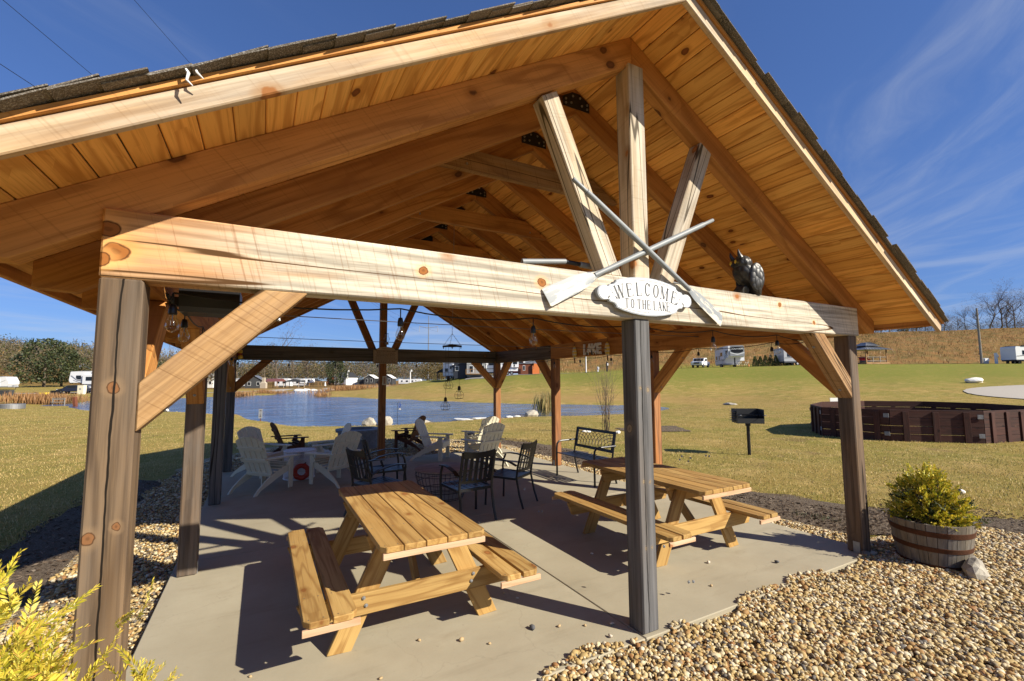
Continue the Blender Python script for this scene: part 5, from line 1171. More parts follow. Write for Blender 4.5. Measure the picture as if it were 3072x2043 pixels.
for i in range(640):
    th = rg.uniform(0, 6.283); v = rg.uniform(-.15, 1)**1.0; rr = math.sqrt(max(0, 1-max(v, 0)**2))
    lob = 1+.16*math.sin(3*th+1)+.12*math.sin(5*th+2+3*v)
    R_e = .265*lob; p = Vector((R_e*rr*math.cos(th)*rg.uniform(.6, .98)*.98, R_e*rr*math.sin(th)*rg.uniform(.6, .98)*.98, .07+.42*max(v, 0)*lob*rg.uniform(.75, 1.02)+.06*min(v, 0)))
    n = Vector((math.cos(th)*rr, math.sin(th)*rr, .55+v*.6)); n += Vector((rg.gauss(0, .28), rg.gauss(0, .28), rg.gauss(0, .28))); tips.append((p, n, rg.uniform(.06, .115)))
stuff(foliage('foliage', tips, M['goldgreen'], CY, 22, .32, .30, 2))
tips = [(Vector((rg.gauss(0, .13), rg.gauss(0, .13), rg.uniform(.05, .34))), Vector((rg.gauss(0, 1), rg.gauss(0, 1), .4)), rg.uniform(.08, .14)) for _ in range(170)]
stuff(foliage('inner_foliage', tips, M['evergreen'], CY, 14, .3, .24, 4))
mb = MB()
for k in range(14):
    a = rg.uniform(0, 6.28); e = Vector((math.cos(a)*.22, math.sin(a)*.22, rg.uniform(.2, .42))); mb.tube([(0, 0, 0), e*.4+Vector((0, 0, .05)), e], [.012, .008, .003], 5)
mb.obj('stem', M['bark'], CY, True)
mb = MB(); mb.blob((0, 0, 0), .105, 2, .22, 8, (1.15, .7, .95)); o = mb.obj('stone', M['rock'], None, False, (6.30, -.72, .03)); o.rotation_euler = (.2, .1, .5)
tag(o, 'angular pale stone resting against the foot of the barrel planter', 'stone')

# ------------------------------------------------------------------ foreground golden shrub at the left
def gold_shrub(label, cx, cy, cz, R, H, n, seed, L0, L1, thin=.0):
    S_ = thing('golden_shrub', label, 'shrub', (cx, cy, cz), 0, 'golden shrubs by the front left post'); rg_ = random.Random(seed); tips = []
    for i in range(n):
        th = rg_.uniform(0, 6.283); v = rg_.random()**.75; rr = math.sqrt(1-v*v)*rg_.uniform(.6, 1); lob = 1+.22*math.sin(3*th+seed)+.15*math.sin(7*th)
        p = Vector((R*rr*math.cos(th)*lob, R*rr*math.sin(th)*lob, H*v*rg_.uniform(.7, 1.0)*lob)); nn = Vector((math.cos(th)*.75*rr, math.sin(th)*.75*rr, .55)); nn += Vector((rg_.gauss(0, .3), rg_.gauss(0, .3), rg_.gauss(0, .2))); tips.append((p, nn, rg_.uniform(L0, L1)))
    stuff(foliage('foliage', tips, M['gold'], S_, 64, .17, .12, seed))
    mb = MB()
    for k in range(60):
        t_ = tips[rg_.randrange(len(tips))][0]; mb.tube([(0, 0, 0), t_*.5+Vector((rg_.gauss(0, .02), rg_.gauss(0, .02), .03)), t_], [.006, .0035, .0015], 5)
    mb.obj('stem', M['bark'], S_, True); return S_
gold_shrub('large feathery golden shrub in the left foreground before the front left post', -.13, -.56, -.04, .48, 1.06, 900, 3, .11, .19)
gold_shrub('smaller golden shrub right of the large one in the left foreground', .27, -.66, -.04, .17, .88, 420, 5, .08, .14)

# ------------------------------------------------------------------ near lawn: grill, pit, stones, shrub
GX, GY = 11.40, 4.90; GR = thing('park_grill', 'black pedestal park grill standing on the lawn', 'grill', (GX, GY, gz(GX, GY)), rad(-38)); g_ = M['grillsteel']
mb = MB(); mb.tube([(0, 0, -.05), (0, 0, .74)], .040, 12); mb.obj('post', M['black'], GR, True)
mb = MB(); mb.tube([(0, 0, .72), (0, 0, .80)], .062, 12); mb.obj('swivel', M['black'], GR, True)
mb = MB(); mb.box((0, 0, .80), (.62, .46, .008)); mb.obj('firebox_floor', g_, GR)
for sx in (-1, 1):
    mb = MB(); mb.box((sx*.31, 0, .97), (.008, .46, .34)); o = mb.obj('firebox_side', g_, GR)
    mb = MB(); mb.tube([(sx*.316, -.13, 1.09), (sx*.316, -.155, 1.06), (sx*.316, -.125, 1.02), (sx*.316, -.16, .98), (sx*.316, -.12, .93)], .010, 5); mb.obj('side_slot', M['black'], GR)
mb = MB(); mb.box((0, .23, .97), (.62, .008, .34)); mb.obj('firebox_back', g_, GR)
mb = MB(); mb.box((0, -.23, .86), (.62, .008, .12)); mb.obj('firebox_front', g_, GR)
for k in range(9): beam('grate_bar', (-.28+k*.07, -.26, 1.0), (-.28+k*.07, .2, 1.0), .012, .012, M['black'], GR, bev=0)
for k in (0, 8):
    mb = MB(); mb.tube([(-.28+k*.07, -.25, 1.0), (-.28+k*.07, -.40, 1.01)], .008, 6); mb.tube([(-.28+k*.07, -.40, 1.01), (-.28+k*.07, -.42, 1.01)], .015, 6); mb.obj('grate_handle', M['galv'], GR, True)
for k in range(5): beam('side_fin', (-.345, -.16, .86+k*.055), (-.345, .2, .86+k*.055), .07, .006, M['black'], GR, bev=0)
# ball pit: ten panels of planks with battens
GP = thing('ball_pit', 'many sided ball pit wall of dark stained planks on the lawn', 'ball pit', (20.17, 5.56, -.16))
HT = .98
PV = [Vector((x-20.17, y-5.56, 0)) for x, y in ((17.0, 6.05), (17.2, 4.27), (18.65, 2.64), (20.5, 2.20), (22.7, 2.55), (24.0, 4.1), (24.1, 5.9), (22.8, 7.4), (20.7, 7.95), (18.3, 7.1))]
for k in range(10):
    A_, B__ = PV[k], PV[(k+1) % 10]; c = (A_+B__)/2; t = (B__-A_).normalized(); n = Vector((t.y, -t.x, 0)); side_ = (B__-A_).length
    if n.dot(c) < 0: n = -n
    for j in range(4):
        z = .025+j*.2385+.115; beam('pit_plank', c-t*(side_/2-.004)+Vector((0, 0, z)), c+t*(side_/2-.004)+Vector((0, 0, z)), .040, .230, M['pitwood'], GP, bev=.005)
    for q in (-.34, 0, .34):
        p = c+n*.041+t*(side_*q*.96); beam('batten', p+Vector((0, 0, -.02)), p+Vector((0, 0, HT-.06)), .15, .040, M['pitwood'], GP, up=n, bev=.004)
    for z in (.26, .80):
        mb = MB(); p = c+t*(side_/2)+n*.01; mb.box((0, 0, 0), (.13, .012, .12)); o = mb.obj('hinge_plate', M['pitstone'], GP); o.matrix_basis = basis(p+n*.03-t*.07+Vector((0, 0, z)), t, n, (0, 0, 1))
def stone(x, y, r, label, m=M['rock'], sq=(1.2, .9, .6), grp=None, dz=.25, seed=0, amp=.2, nm='boulder'):
    mb = MB(); mb.blob((0, 0, 0), r, 2, amp, seed, sq); o = mb.obj(nm, m, None, False, (x, y, gz(x, y)+r*sq[2]*dz)); o.rotation_euler = (0, 0, seed*.9)
    return tag(o, label, 'rock', grp)
def Vx(px, d): return W2(d, d*(px*.000951-1.1212))
x, y = Vx(2242, 51); stone(x, y, .95, 'large white boulder lying on the green slope at the right', M['whiterock'], (1.15, .8, .42), None, .5, 3)
x, y = Vx(2185, 7.6); stone(x, y, .055, 'small white rock on the lawn behind the barrel planter', M['whiterock'], (1.3, .9, .7), None, .5, 4, nm='stone')
x, y = Vx(1677, 42); stone(x, y, .55, 'low dark stone on the far lawn beyond the pond tip', M['rock'], (1.4, .8, .35), None, .3, 5)
for i, (px, d, r, sq, lab) in enumerate(((853, 26.6, .36, (1.2, .9, .8), 'pale boulder at the pond edge left of the back centre post'), (893, 26.4, .33, (.8, .7, 1.0), 'leaning pale boulder at the pond edge right of the back centre post'), (978, 29.5, .34, (1.3, .9, .5), 'flat pale stone on the shore behind the brown chair'), (1065, 30.2, .5, (1.9, .8, .22), 'long flat pale stone along the shore'), (1110, 30.6, .4, (1.9, .8, .22), 'second flat pale stone along the shore, farther right'), (1220, 33.2, .50, (1.2, .9, .75), 'grey and white boulder on the shore left of the cattails'), (1172, 32.8, .25, (1.4, .9, .4), 'small white stone on the shore right of the back right post'), (1190, 32.9, .2, (1.2, .9, .4), 'smallest white stone on the shore beside the grey boulder'))):
    x, y = Vx(px, d); stone(x, y, r, lab, M['whiterock'] if i in (4, 6, 7, 3) else M['rock'], sq, 'rocks along the pond shore', .45, i+20)
for px, d, lab in ((1347, 17.6, 'small pale rock at the left end of the bare shrub bed'), (1418, 17.0, 'small block shaped pale rock right of the bare shrub')):
    x, y = Vx(px, d); stone(x, y, .11, lab, M['whiterock'], (1.5, .8, .6), None, .5, int(px), nm='stone')
# multi-stem bare shrub
def branch(mb, p, d, L, r, depth, rg_, spread=.5, n=5, up=.15, kids=3, pend=None):
    pts, rs = [Vector(p)], [r]; q, dd = Vector(p), Vector(d).normalized()
    for i in range(n):
        dd = (dd+Vector((rg_.gauss(0, .10), rg_.gauss(0, .10), rg_.gauss(0, .06)+up*.3))).normalized(); q = q+dd*L/n; pts.append(q); rs.append(max(r*(1-.75*(i+1)/n), .0022))
    mb.tube(pts, rs, 4 if r > .01 else 3, False)
    if depth > 0:
        for k in range(kids):
            i = rg_.randint(max(1, n//3), n); e = (dd+Vector((rg_.gauss(0, spread), rg_.gauss(0, spread), rg_.gauss(.05, spread*.6)))).normalized()
            branch(mb, pts[i], e, L*rg_.uniform(.42, .7), rs[i]*.72, depth-1, rg_, spread, max(3, n-1), up, kids, pend)
    elif pend is not None: pend.append(pts[-1])
x, y = Vx(1392, 17.6); BS = thing('bare_shrub', 'bare upright multi-stem shrub in the mulch bed beyond the bench', 'shrub', (x, y, gz(x, y))); mb = MB(); rg = random.Random(8)
for k in range(13):
    a = rg.uniform(0, 6.28); branch(mb, (rg.gauss(0, .06), rg.gauss(0, .06), 0), (math.cos(a)*.13, math.sin(a)*.13, 1), rg.uniform(1.0, 2.35), .014, 2, rg, .22, 6, .25, 3)
mb.obj('stem', M['bark2'], BS)
nl = 150; P = np.stack([RNG.normal(0, .16, nl), RNG.normal(0, .16, nl), RNG.uniform(.3, 1.7, nl)], -1); N = rdir(nl); tri_cloud('leaf_cluster', P, N, side(N), RNG.uniform(.03, .06, nl), .3, M['rustreed'], BS)['kind'] = 'stuff'
# cattails
def reeds(name, label, px, d, wx_, wy_, h, n, m, w_=.02, cat='reeds'):
    x, y = Vx(px, d); P = np.stack([x+RNG.normal(0, wx_, n), y+RNG.normal(0, wy_, n), np.zeros(n)], -1); P[:, 2] = np.maximum(ground(P[:, 0], P[:, 1]), WATER)-.05
    N = rdir(n)*.22; N[:, 2] = 1; N /= np.linalg.norm(N, axis=1)[:, None]; o = tri_cloud(name, P, N, side(N), RNG.uniform(.55, 1.1, n)*h, w_, m)
    tag(o, label, cat); o['kind'] = 'stuff'; return o
reeds('cattail_clump', 'green and yellow cattail clump at the pond edge behind the right posts', 1253, 34.8, .32, .32, 1.9, 420, M['reed'], .012)
reeds('reed_bank', 'rusty brown reeds on the far left bank', 548, 78.5, 1.2, .5, 1.15, 700, M['rustreed'], .03); reeds('reed_bank', 'rusty brown reeds along the far bank', 628, 94, 2.2, .6, 1.0, 800, M['rustreed'], .03)
reeds('reed_bank', 'rusty brown reeds on the grassy spit in the pond', 742, 76.5, .7, .5, 1.0, 400, M['rustreed'], .03); reeds('reed_bank', 'golden reeds behind the grassy spit', 800, 96, 3.2, 1.2, 1.3, 1500, M['rustreed'], .03)
reeds('reed_bank', 'rusty brown reeds at the left end of the pond', 108, 57, 1.9, .8, 1.5, 1300, M['rustreed'], .03)
# small shore sign, blue stake
x, y = Vx(605, 30); SS = thing('shore_sign', 'small grey two part sign on a stake at the pond edge', 'sign', (x, y, gz(x, y)), -YAW)
mb = MB(); mb.box((0, 0, .15), (.04, .03, .4)); mb.obj('stake', M['brownside'], SS)
mb = MB(); mb.box((0, -.025, .49), (.24, .012, .60)); mb.obj('sign_board', M['rvgrey'], SS)
mb = MB()
for z, w_ in ((.70, .12), (.66, .14), (.52, .04), (.42, .10), (.38, .03), (.34, .10), (.30, .12)): mb.box((0, -.033, z), (w_, .004, .025))
mb.obj('sign_print', M['plaqueink'], SS)
x, y = Vx(917, 27.2); ST = thing('garden_stake', 'thin black stake with a blue ribbon spinner at the pond edge', 'garden stake', (x, y, gz(x, y)), -YAW)
mb = MB(); mb.tube([(0, 0, -.1), (0, 0, 1.30), (.05, 0, 1.36), (.12, 0, 1.34)], .010, 6); mb.obj('stake', M['black'], ST, True)
mb = MB(); mb.tube([(.12+.06*math.cos(a), .0, 1.16+.10*math.sin(a)) for a in np.linspace(1.2, 7.2, 22)]+[(.10, 0, .98)], .016, 5); mb.obj('spinner', M['blue'], ST, True)
mb = MB(); mb.lathe([(0, .90), (.09, .91), (.02, .98)], 12, (.12, 0, 0), False); mb.obj('feeder_dish', M['rock'], ST)
# fire pit, pot, small things in the gravel yard
FP = thing('fire_pit', 'round grey stone fire pit with a cap ring, behind the back centre post', 'fire pit', (3.05, 10.9, -.09))
mb = MB(); mb.lathe([(.55, 0), (.56, .46), (.40, .46), (.38, .1)], 36, close=False); mb.obj('wall', M['pitstone'], FP)
mb = MB(); mb.lathe([(.62, .462), (.63, .53), (.40, .54), (.39, .462), (.62, .462)], 36, close=False); mb.obj('cap_ring', M['pitstone'], FP)
mb = MB(); mb.lathe([(0, .12), (.39, .12)], 24, close=False); mb.obj('ash_bed', M['soil'], FP)
PT = thing('flower_pot', 'small terracotta pot behind the back centre post', 'pot', (2.78, 8.72, -.05)); mb = MB(); mb.lathe([(.0, 0), (.075, 0), (.10, .15), (.115, .15), (.118, .19), (.095, .19), (.08, .05), (0, .05)], 20, close=False); mb.obj('pot', M['terracotta'], PT, True)
nl = 60; N = rdir(nl, .6); P = np.zeros((nl, 3)); P[:, 2] = .17; tri_cloud('plant_stalks', P, N, side(N), RNG.uniform(.06, .14, nl), .06, M['rustreed'], PT)['kind'] = 'stuff'
PT = thing('lantern_pot', 'black planter urn on the gravel beyond the back right chair', 'pot', (6.05, 10.1, -.1)); mb = MB(); mb.lathe([(.09, 0), (.11, .02), (.06, .08), (.09, .20), (.14, .30), (.15, .32), (.12, .32), (.0, .25)], 18, close=False); mb.obj('urn', M['black'], PT, True)

# ------------------------------------------------------------------ across the pond and up the hill
def gable(parent, w_, d_, h, rise, wall, roof, over=.3, axis_='y'):
    """house body with a gable roof; the ridge runs along local Y (axis_='y') or X"""
    sx, sy = (w_, d_) if axis_ == 'y' else (d_, w_)
    mb = MB(); pr = [(-sx/2, 0), (sx/2, 0), (sx/2, h), (0, h+rise), (-sx/2, h)]
    R = basis((0, 0, 0), (1, 0, 0), (0, 0, 1), (0, -1, 0)) if axis_ == 'y' else basis((0, 0, 0), (0, 1, 0), (0, 0, 1), (1, 0, 0))
    mb.prism(pr, -sy/2, sy/2, R); mb.obj('wall', wall, parent)
    a = math.atan2(rise, sx/2); L = (sx/2+over)/math.cos(a)
    for sg in (-1, 1):
        mb = MB(); ex = sg*(sx/2+over); ez = h-over*math.tan(a)
        pl = [(0, h+rise+.02), (ex, ez+.02), (ex, ez+.14), (0, h+rise+.14)]
        mb.prism(pl, -sy/2-over, sy/2+over, R); mb.obj('roof', roof, parent)
def win(parent, x, z, w_, h, y, frame_m=None, dirn=-1, axis_='y', glass=None):
    fm = frame_m or M['housewhite']
    def B(c, s_): return (c, s_) if axis_ == 'y' else ((c[1], c[0], c[2]), (s_[1], s_[0], s_[2]))
    mb = MB(); mb.box(*B((x, y+dirn*.02, z), (w_+.16, .06, h+.16))); o = mb.obj('window', fm, parent)
    mb = MB(); mb.box(*B((x, y+dirn*.055, z), (w_, .03, h))); mb.obj('pane', glass or M['glassdark'], o); return o
def face(px, d): return Vx(px, d)
def bld(name, label, cat, px, d, turn=0, grp=None, dz=0):
    if 480 < px < 960 and d > 96 and cat not in ('power pole',): d *= 1.62      # the far shore proper
    x, y = Vx(px, d); return thing(name, label, cat, (x, y, gz(x, y)+dz), -YAW+rad(turn), grp)
def post4(p, w_, d_, h, m, t=.16, nm='post'):
    for sx in (-1, 1):
        for sy in (-1, 1): mb = MB(); mb.box((sx*w_/2, sy*d_/2, h/2), (t, t, h)); mb.obj(nm, m, p)
def canopy(name, label, px, d, w_, d_, h, rise, roof, post_m, turn=0, hip=False, cat='pavilion', grp=None):
    p = bld(name, label, cat, px, d, turn, grp); post4(p, w_-.3, d_-.3, h, post_m, .18)
    if hip:
        mb = MB(); a, b = w_/2+.3, d_/2+.3; mb.add([(-a, -b, h), (a, -b, h), (a, b, h), (-a, b, h), (-a*.15, 0, h+rise), (a*.15, 0, h+rise)], [(0, 1, 5, 4), (1, 2, 5), (2, 3, 4, 5), (3, 0, 4), (3, 2, 1, 0)]); mb.obj('roof', roof, p)
    else:
        mb = MB(); pl = [(-w_/2-.3, h), (w_/2+.3, h), (0, h+rise)]; mb.prism(pl, -d_/2-.3, d_/2+.3, basis((0, 0, 0), (1, 0, 0), (0, 0, 1), (0, -1, 0))); mb.obj('roof', roof, p)
    return p
def wheels(p, xs, y, r, w_=.22):
    for x in xs:
        for sy in (-1, 1):
            mb = MB(); mb.tube([(x, sy*y-w_/2, r), (x, sy*y+w_/2, r)], r, 14); o = mb.obj('wheel', M['tyre'], p, True); mb = MB(); mb.tube([(x, sy*y-w_/2-.01, r), (x, sy*y+w_/2+.01, r)], r*.55, 10); mb.obj('rim', M['galv'], o)
def camper(label, px, d, L, turn, body=M['rvwhite'], trim=M['rvgrey'], fifth=False, H=3.0, W=2.45, grp='camper trailers round the pond', dark=M['glassdark'], cap=None):
    """towed trailer, long axis local X, its nose at +X"""
    p = bld('camper_trailer', label, 'camper', px, d, turn, grp); z0 = .75
    if fifth: pr = [(-L/2, z0), (L*.22, z0), (L*.26, 1.75), (L/2-.25, 1.75), (L/2, 2.2), (L/2-.25, H+.25), (L*.2, H+.35), (-L/2, H+.25)]
    else: pr = [(-L/2, z0), (L/2-.35, z0), (L/2, 1.3), (L/2-.05, 1.9), (L/2-.75, H), (-L/2+.1, H), (-L/2, H-.25)]
    Rm = basis((0, 0, 0), (1, 0, 0), (0, 0, 1), (0, -1, 0)); mb = MB(); mb.prism(pr, -W/2, W/2, Rm); mb.obj('body', body, p)
    mb = MB(); mb.box((0 if not fifth else -L*.13, 0, z0-.05), (L*.98 if not fifth else L*.7, W*.96, .35)); mb.obj('skirt', trim, p)
    mb = MB(); mb.box((-.05*L, 0, (H+.3 if fifth else H)+.03), (L*.75, W*1.01, .08)); mb.obj('roof_edge', trim, p)
    for sg in (-1, 1):
        rg_ = random.Random(int(px)+sg)
        for k, x in enumerate((-.36, -.14, .10) if L > 6 else (-.25, .12)): win(p, x*L, 1.95, .9 if k % 2 else .6, .55, sg*W/2, dark, sg)
        if fifth:
            win(p, .34*L, 2.7, .7, .55, sg*W/2, dark, sg)
            mb = MB(); mb.box((.12*L, sg*(W/2+.16), 2.35), (.26*L, .32, 1.7)); o = mb.obj('slide_out', body, p); mb = MB(); mb.box((.12*L, sg*(W/2+.33), 2.45), (.15*L, .03, .7)); mb.obj('pane', dark, o)
            mb = MB(); mb.tube([(.22*L, sg*(W/2+.012), 2.0), (.36*L, sg*(W/2+.012), 2.3), (.46*L, sg*(W/2+.012), 3.1)], .10, 4); mb.obj('swoosh', trim, p)
        mb = MB(); mb.box((-.1*L, sg*(W/2+.05), (H+.1)), (.45*L, .14, .14)); mb.obj('awning_roll', trim, p)
        mb = MB(); mb.box((.25*L if not fifth else .02*L, sg*(W/2+.012), 1.65), (.7, .03, 1.75)); o = mb.obj('door', body, p); mb = MB(); mb.box((.25*L if not fifth else .02*L, sg*(W/2+.032), 2.1), (.42, .02, .5)); mb.obj('pane', dark, o)
        mb = MB(); mb.tube([(-L*.48, sg*(W/2+.012), 1.35), (-L*.1, sg*(W/2+.012), 1.5), (L*.2, sg*(W/2+.012), 1.4), (L*.42, sg*(W/2+.012), 2.2)], .05, 4); mb.obj('stripe', trim, p)
    wheels(p, (-.08*L-.42, -.08*L+.42), W/2-.12, .36)
    mb = MB(); mb.tube([(L/2-.4 if not fifth else L*.40, 0, .5), (L/2+.9 if not fifth else L*.40, 0, .5 if not fifth else 1.75)], .06, 6); mb.tube([(L/2+.5 if not fifth else L*.36, 0, 0), (L/2+.5 if not fifth else L*.36, 0, .6 if not fifth else 1.7)], .05, 6); mb.obj('hitch', M['black'], p)
    if not fifth: mb = MB(); mb.box((L/2+.25, 0, .75), (.5, .7, .55)); mb.obj('propane_cover', trim, p)
    return p
# left bank
camper('white travel trailer at the far left edge beyond the pond', -8, 112, 9.4, 0, H=3.0)
camper('large pale grey fifth wheel camper on the left bank with slide outs', 245, 84, 11, 180, M['rvwhite'], M['rvgrey'], True, 3.5)
CB = bld('utility_cabinet', 'cream utility cabinet in front of the grey fifth wheel camper', 'cabinet', 193, 77.5); mb = MB(); mb.box((0, 0, .75), (1.0, .6, 1.5)); mb.obj('case', M['cream'], CB); mb = MB(); mb.box((0, -.31, .9), (.3, .02, .3)); mb.obj('badge', M['rvgrey'], CB)
def car(label, px, d, turn, m, truck=False, grp=None):
    p = bld('pickup_truck' if truck else 'parked_car', label, 'pickup' if truck else 'car', px, d, turn, grp)
    pr = [(-2.6, .45), (2.5, .45), (2.62, .75), (2.55, 1.02), (1.35, 1.12), (.75, 1.72), (-.75, 1.78), (-1.0, 1.12), (-2.6, 1.12)] if truck else [(-2.1, .4), (2.1, .4), (2.2, .7), (1.2, .95), (.5, 1.45), (-1.1, 1.48), (-1.8, 1.0), (-2.15, .9)]
    W = 1.9 if truck else 1.75; Rm = basis((0, 0, 0), (1, 0, 0), (0, 0, 1), (0, -1, 0)); mb = MB(); mb.prism(pr, -W/2, W/2, Rm); o = mb.obj('body', m, p)
    ws = [(1.28, 1.14), (.78, 1.66), (.70, 1.66), (1.20, 1.14)] if truck else [(1.15, .96), (.52, 1.40), (.44, 1.40), (1.05, .96)]
    mb = MB(); mb.prism([(a+.06, b+.02) for a, b in ws], -W/2*.86, W/2*.86, Rm); mb.obj('windscreen', M['glassdark'], p)
    for sg in (-1, 1):
        mb = MB(); mb.box((-.1, sg*(W/2+.004), 1.40 if truck else 1.2), (1.2, .01, .38)); mb.obj('side_window', M['glassdark'], p)
        mb = MB(); mb.box((2.60 if truck else 2.14, sg*W*.38, .86 if truck else .72), (.06, .32, .14)); mb.obj('headlight', M['signwhite'], p)
        mb = MB(); mb.box((.95, sg*(W/2+.1), 1.15), (.1, .2, .14)); mb.obj('mirror', M['black'], p)
    mb = MB(); mb.box((2.60 if truck else 2.16, 0, .78 if truck else .6), (.05, W*.5, .24)); mb.obj('grille', M['black'], p)
    wheels(p, (-1.55, 1.55), W/2-.08, .37); return p
car('dark hatchback parked beside the grey fifth wheel camper', 176, 79.5, 190, plain('dark_car_paint', (.02, .025, .05), .25, .2, .05))
x, y = Vx(38, 44); SR = thing('steel_ring', 'low round galvanised tank on the left lawn', 'tank', (x, y, gz(x, y))); mb = MB(); mb.lathe([(.86, 0), (.87, .44), (.84, .46), (.82, .44), (.82, .05)], 30, close=False); mb.obj('tank_wall', M['galv'], SR)
DK = bld('lake_bench', 'weathered grey bench facing the water at the left end of the pond', 'bench', 142, 54)
for z in (.45, .75, .9): beam('slat', (-.8, 0 if z > .5 else -.15, z), (.8, 0 if z > .5 else -.15, z), .05, .10, M['polewood'], DK)
for sx in (-1, 1): beam('leg', (sx*.7, 0, -.3), (sx*.7, 0, .95), .08, .08, M['polewood'], DK, up=(0, 1, 0))
DK = bld('mooring_post', 'leaning brown post at the pond edge left of the pavilion', 'post', 183, 52); beam('post', (0, 0, -.6), (-.25, 0, 1.1), .3, .3, M['brownside'], DK, up=(0, 1, 0))
YC = bld('yard_cart', 'yellow yard cart parked on the left bank', 'cart', 107, 70); mb = MB(); mb.box((0, 0, .55), (1.0, .6, .3)); mb.obj('tray', M['yellow'], YC); mb = MB(); mb.tube([(-.5, 0, .5), (-1.6, 0, .8)], .04, 5); mb.obj('handle', M['black'], YC); wheels(YC, (.2,), .25, .22, .1)
BB = bld('smoker_grill', 'black barrel smoker grill standing on the left bank', 'grill', 133, 66); mb = MB(); mb.box((0, 0, .85), (.9, .6, .65)); mb.obj('drum', M['black'], BB); post4(BB, .8, .5, .6, M['black'], .06, 'leg')
BB = bld('equipment_crate', 'long dark crate on the far left bank under the trailer', 'crate', 15, 72); mb = MB(); mb.box((0, 0, .45), (2.4, .8, .9)); mb.obj('box', M['charcoal'], BB)
mb = MB(); 
# white house, cabins, sheds along the far shore
def steps_house(label, px, d, turn, w_, d_, h, rise, wall, roof, wins, grp='cabins across the pond', deck=False, axis_='y'):
    p = bld('cabin', label, 'cabin', px, d, turn, grp); gable(p, w_, d_, h, rise, wall, roof, .35, axis_)
    for x, z, a, b in wins: win(p, x, z, a, b, -(d_ if axis_ == 'y' else d_)/2)
    if deck:
        mb = MB(); mb.box((0, -d_/2-1.0, .5), (w_, 1.9, .12)); mb.obj('deck', M['brace'], p)
        for k in range(5): mb = MB(); mb.box((-w_/2+.05+k*(w_-.1)/4, -d_/2-1.9, .95), (.08, .08, .95)); mb.obj('deck_post', M['brace'], p)
        mb = MB(); mb.box((0, -d_/2-1.9, 1.42), (w_, .1, .08)); mb.obj('deck_rail', M['brace'], p)
    return p
steps_house('narrow white two storey cabin with a grey gable on the far left shore', 494, 112, 0, 4.2, 7, 4.6, 1.6, M['housewhite'], M['housegrey'], [(-1.0, 2.0, .9, 1.1), (1.0, 2.0, .9, 1.1), (-.6, 3.9, .8, .9), (1.0, 3.7, .8, .8)])
camper('white fifth wheel camper under the dark awning on the far shore', 566, 116, 10, 0, M['rvwhite'], M['rvgrey'], True, 3.3)
steps_house('dark grey cabin partly behind the left back brace', 592, 106, 15, 6, 6, 2.7, 1.8, M['charcoal'], M['roofmetal'], [(-1.6, 1.6, 1, 1.2), (1.4, 1.6, 1, 1.2)])
CH = bld('stone_chimney', 'free standing stone outdoor fireplace beside the red roofed shelter', 'fireplace', 609, 102); mb = MB(); mb.box((0, 0, .9), (2.0, 1.2, 1.8)); mb.add([(-1, -.6, 1.8), (1, -.6, 1.8), (1, .6, 1.8), (-1, .6, 1.8), (-.45, -.4, 2.4), (.45, -.4, 2.4), (.45, .4, 2.4), (-.45, .4, 2.4)], [(0, 1, 5, 4), (1, 2, 6, 5), (2, 3, 7, 6), (3, 0, 4, 7)]); mb.box((0, 0, 3.1), (.9, .8, 1.5)); mb.obj('chimney_stack', M['stone'], CH)
canopy('shelter', 'open shelter with a red brown metal roof on the far shore', 635, 106, 6.5, 5, 2.3, 1.1, M['roofred'], M['brace'], 90, grp='open shelters across the pond')
camper('white camper behind the red roofed shelter', 655, 114, 6, 0, M['rvwhite'], M['rvwhite'], False, 3.4)
canopy('shelter', 'dark canopy gazebo with stone posts on the far shore', 679, 108, 6, 5, 2.2, 1.1, M['roofdark'], M['stone'], 0, True, grp='open shelters across the pond')
camper('white fifth wheel camper with its nose to the right behind the dark canopy', 697, 122, 10, 0, M['rvwhite'], M['rvgrey'], True, 3.2)
canopy('shelter', 'small timber shelter with a dark hip roof on the rocky shore', 728, 130, 4.2, 4, 2.3, 1.0, M['roofdark'], M['brace'], 0, True, grp='open shelters across the pond')
DT_ = bld('dock_marker', 'small white obelisk marker on the rocky shore', 'marker', 750, 133); mb = MB(); mb.lathe([(.5, 0), (.42, .4), (.2, 1.6), (.05, 2.0)], 4); mb.obj('marker_body', M['housewhite'], DT_)
for i, (px, d) in enumerate(((722, 127), (737, 128), (752, 127.5), (768, 128), (708, 126.5), (693, 125))):
    x, y = Vx(px, d); stone(x, y, .9, ['pale boulder in the far rock bank below the timber shelter', 'pale boulder right of the timber shelter in the far rock bank', 'pale boulder below the white obelisk on the far shore', 'rightmost pale boulder of the far rock bank', 'pale boulder left of the timber shelter in the far rock bank', 'leftmost pale boulder of the far rock bank'][i], M['whiterock'], (1.6, 1, .5), 'boulders of the far rock bank', .3, i+40)
p = steps_house('white gabled cabin with brown decks on the far shore', 798, 150, -20, 7.5, 9, 4.2, 2.4, M['housewhite'], M['roofdark'], [(-1.8, 2, 1.2, 1.4), (1.6, 2, 1.2, 1.4), (0, 4.6, 1, 1)], deck=True)
steps_house('dark brown cabin joined on the left of the white gabled cabin', 774, 152, 0, 6.5, 7, 3.2, 1.6, M['brownside'], M['roofmetal'], [(-1.6, 1.8, 1, 1.2), (1.4, 1.8, 1, 1.2)], deck=True)
for px, lab in ((856, 'black tiny cabin with white trim, left of the back centre post'), (896, 'black tiny cabin with white trim, right of the back centre post')):
    p = steps_house(lab, px, 150, 0, 5.4, 8, 3.4, 1.7, M['charcoal'], M['housewhite'], [(-1.2, 2.2, 1, 1.6), (1.2, 2.2, 1, 1.6)]); mb = MB(); mb.box((-4.6, 0, 1.4), (4.2, 5, 2.8)); mb.obj('annex', M['charcoal'], p)
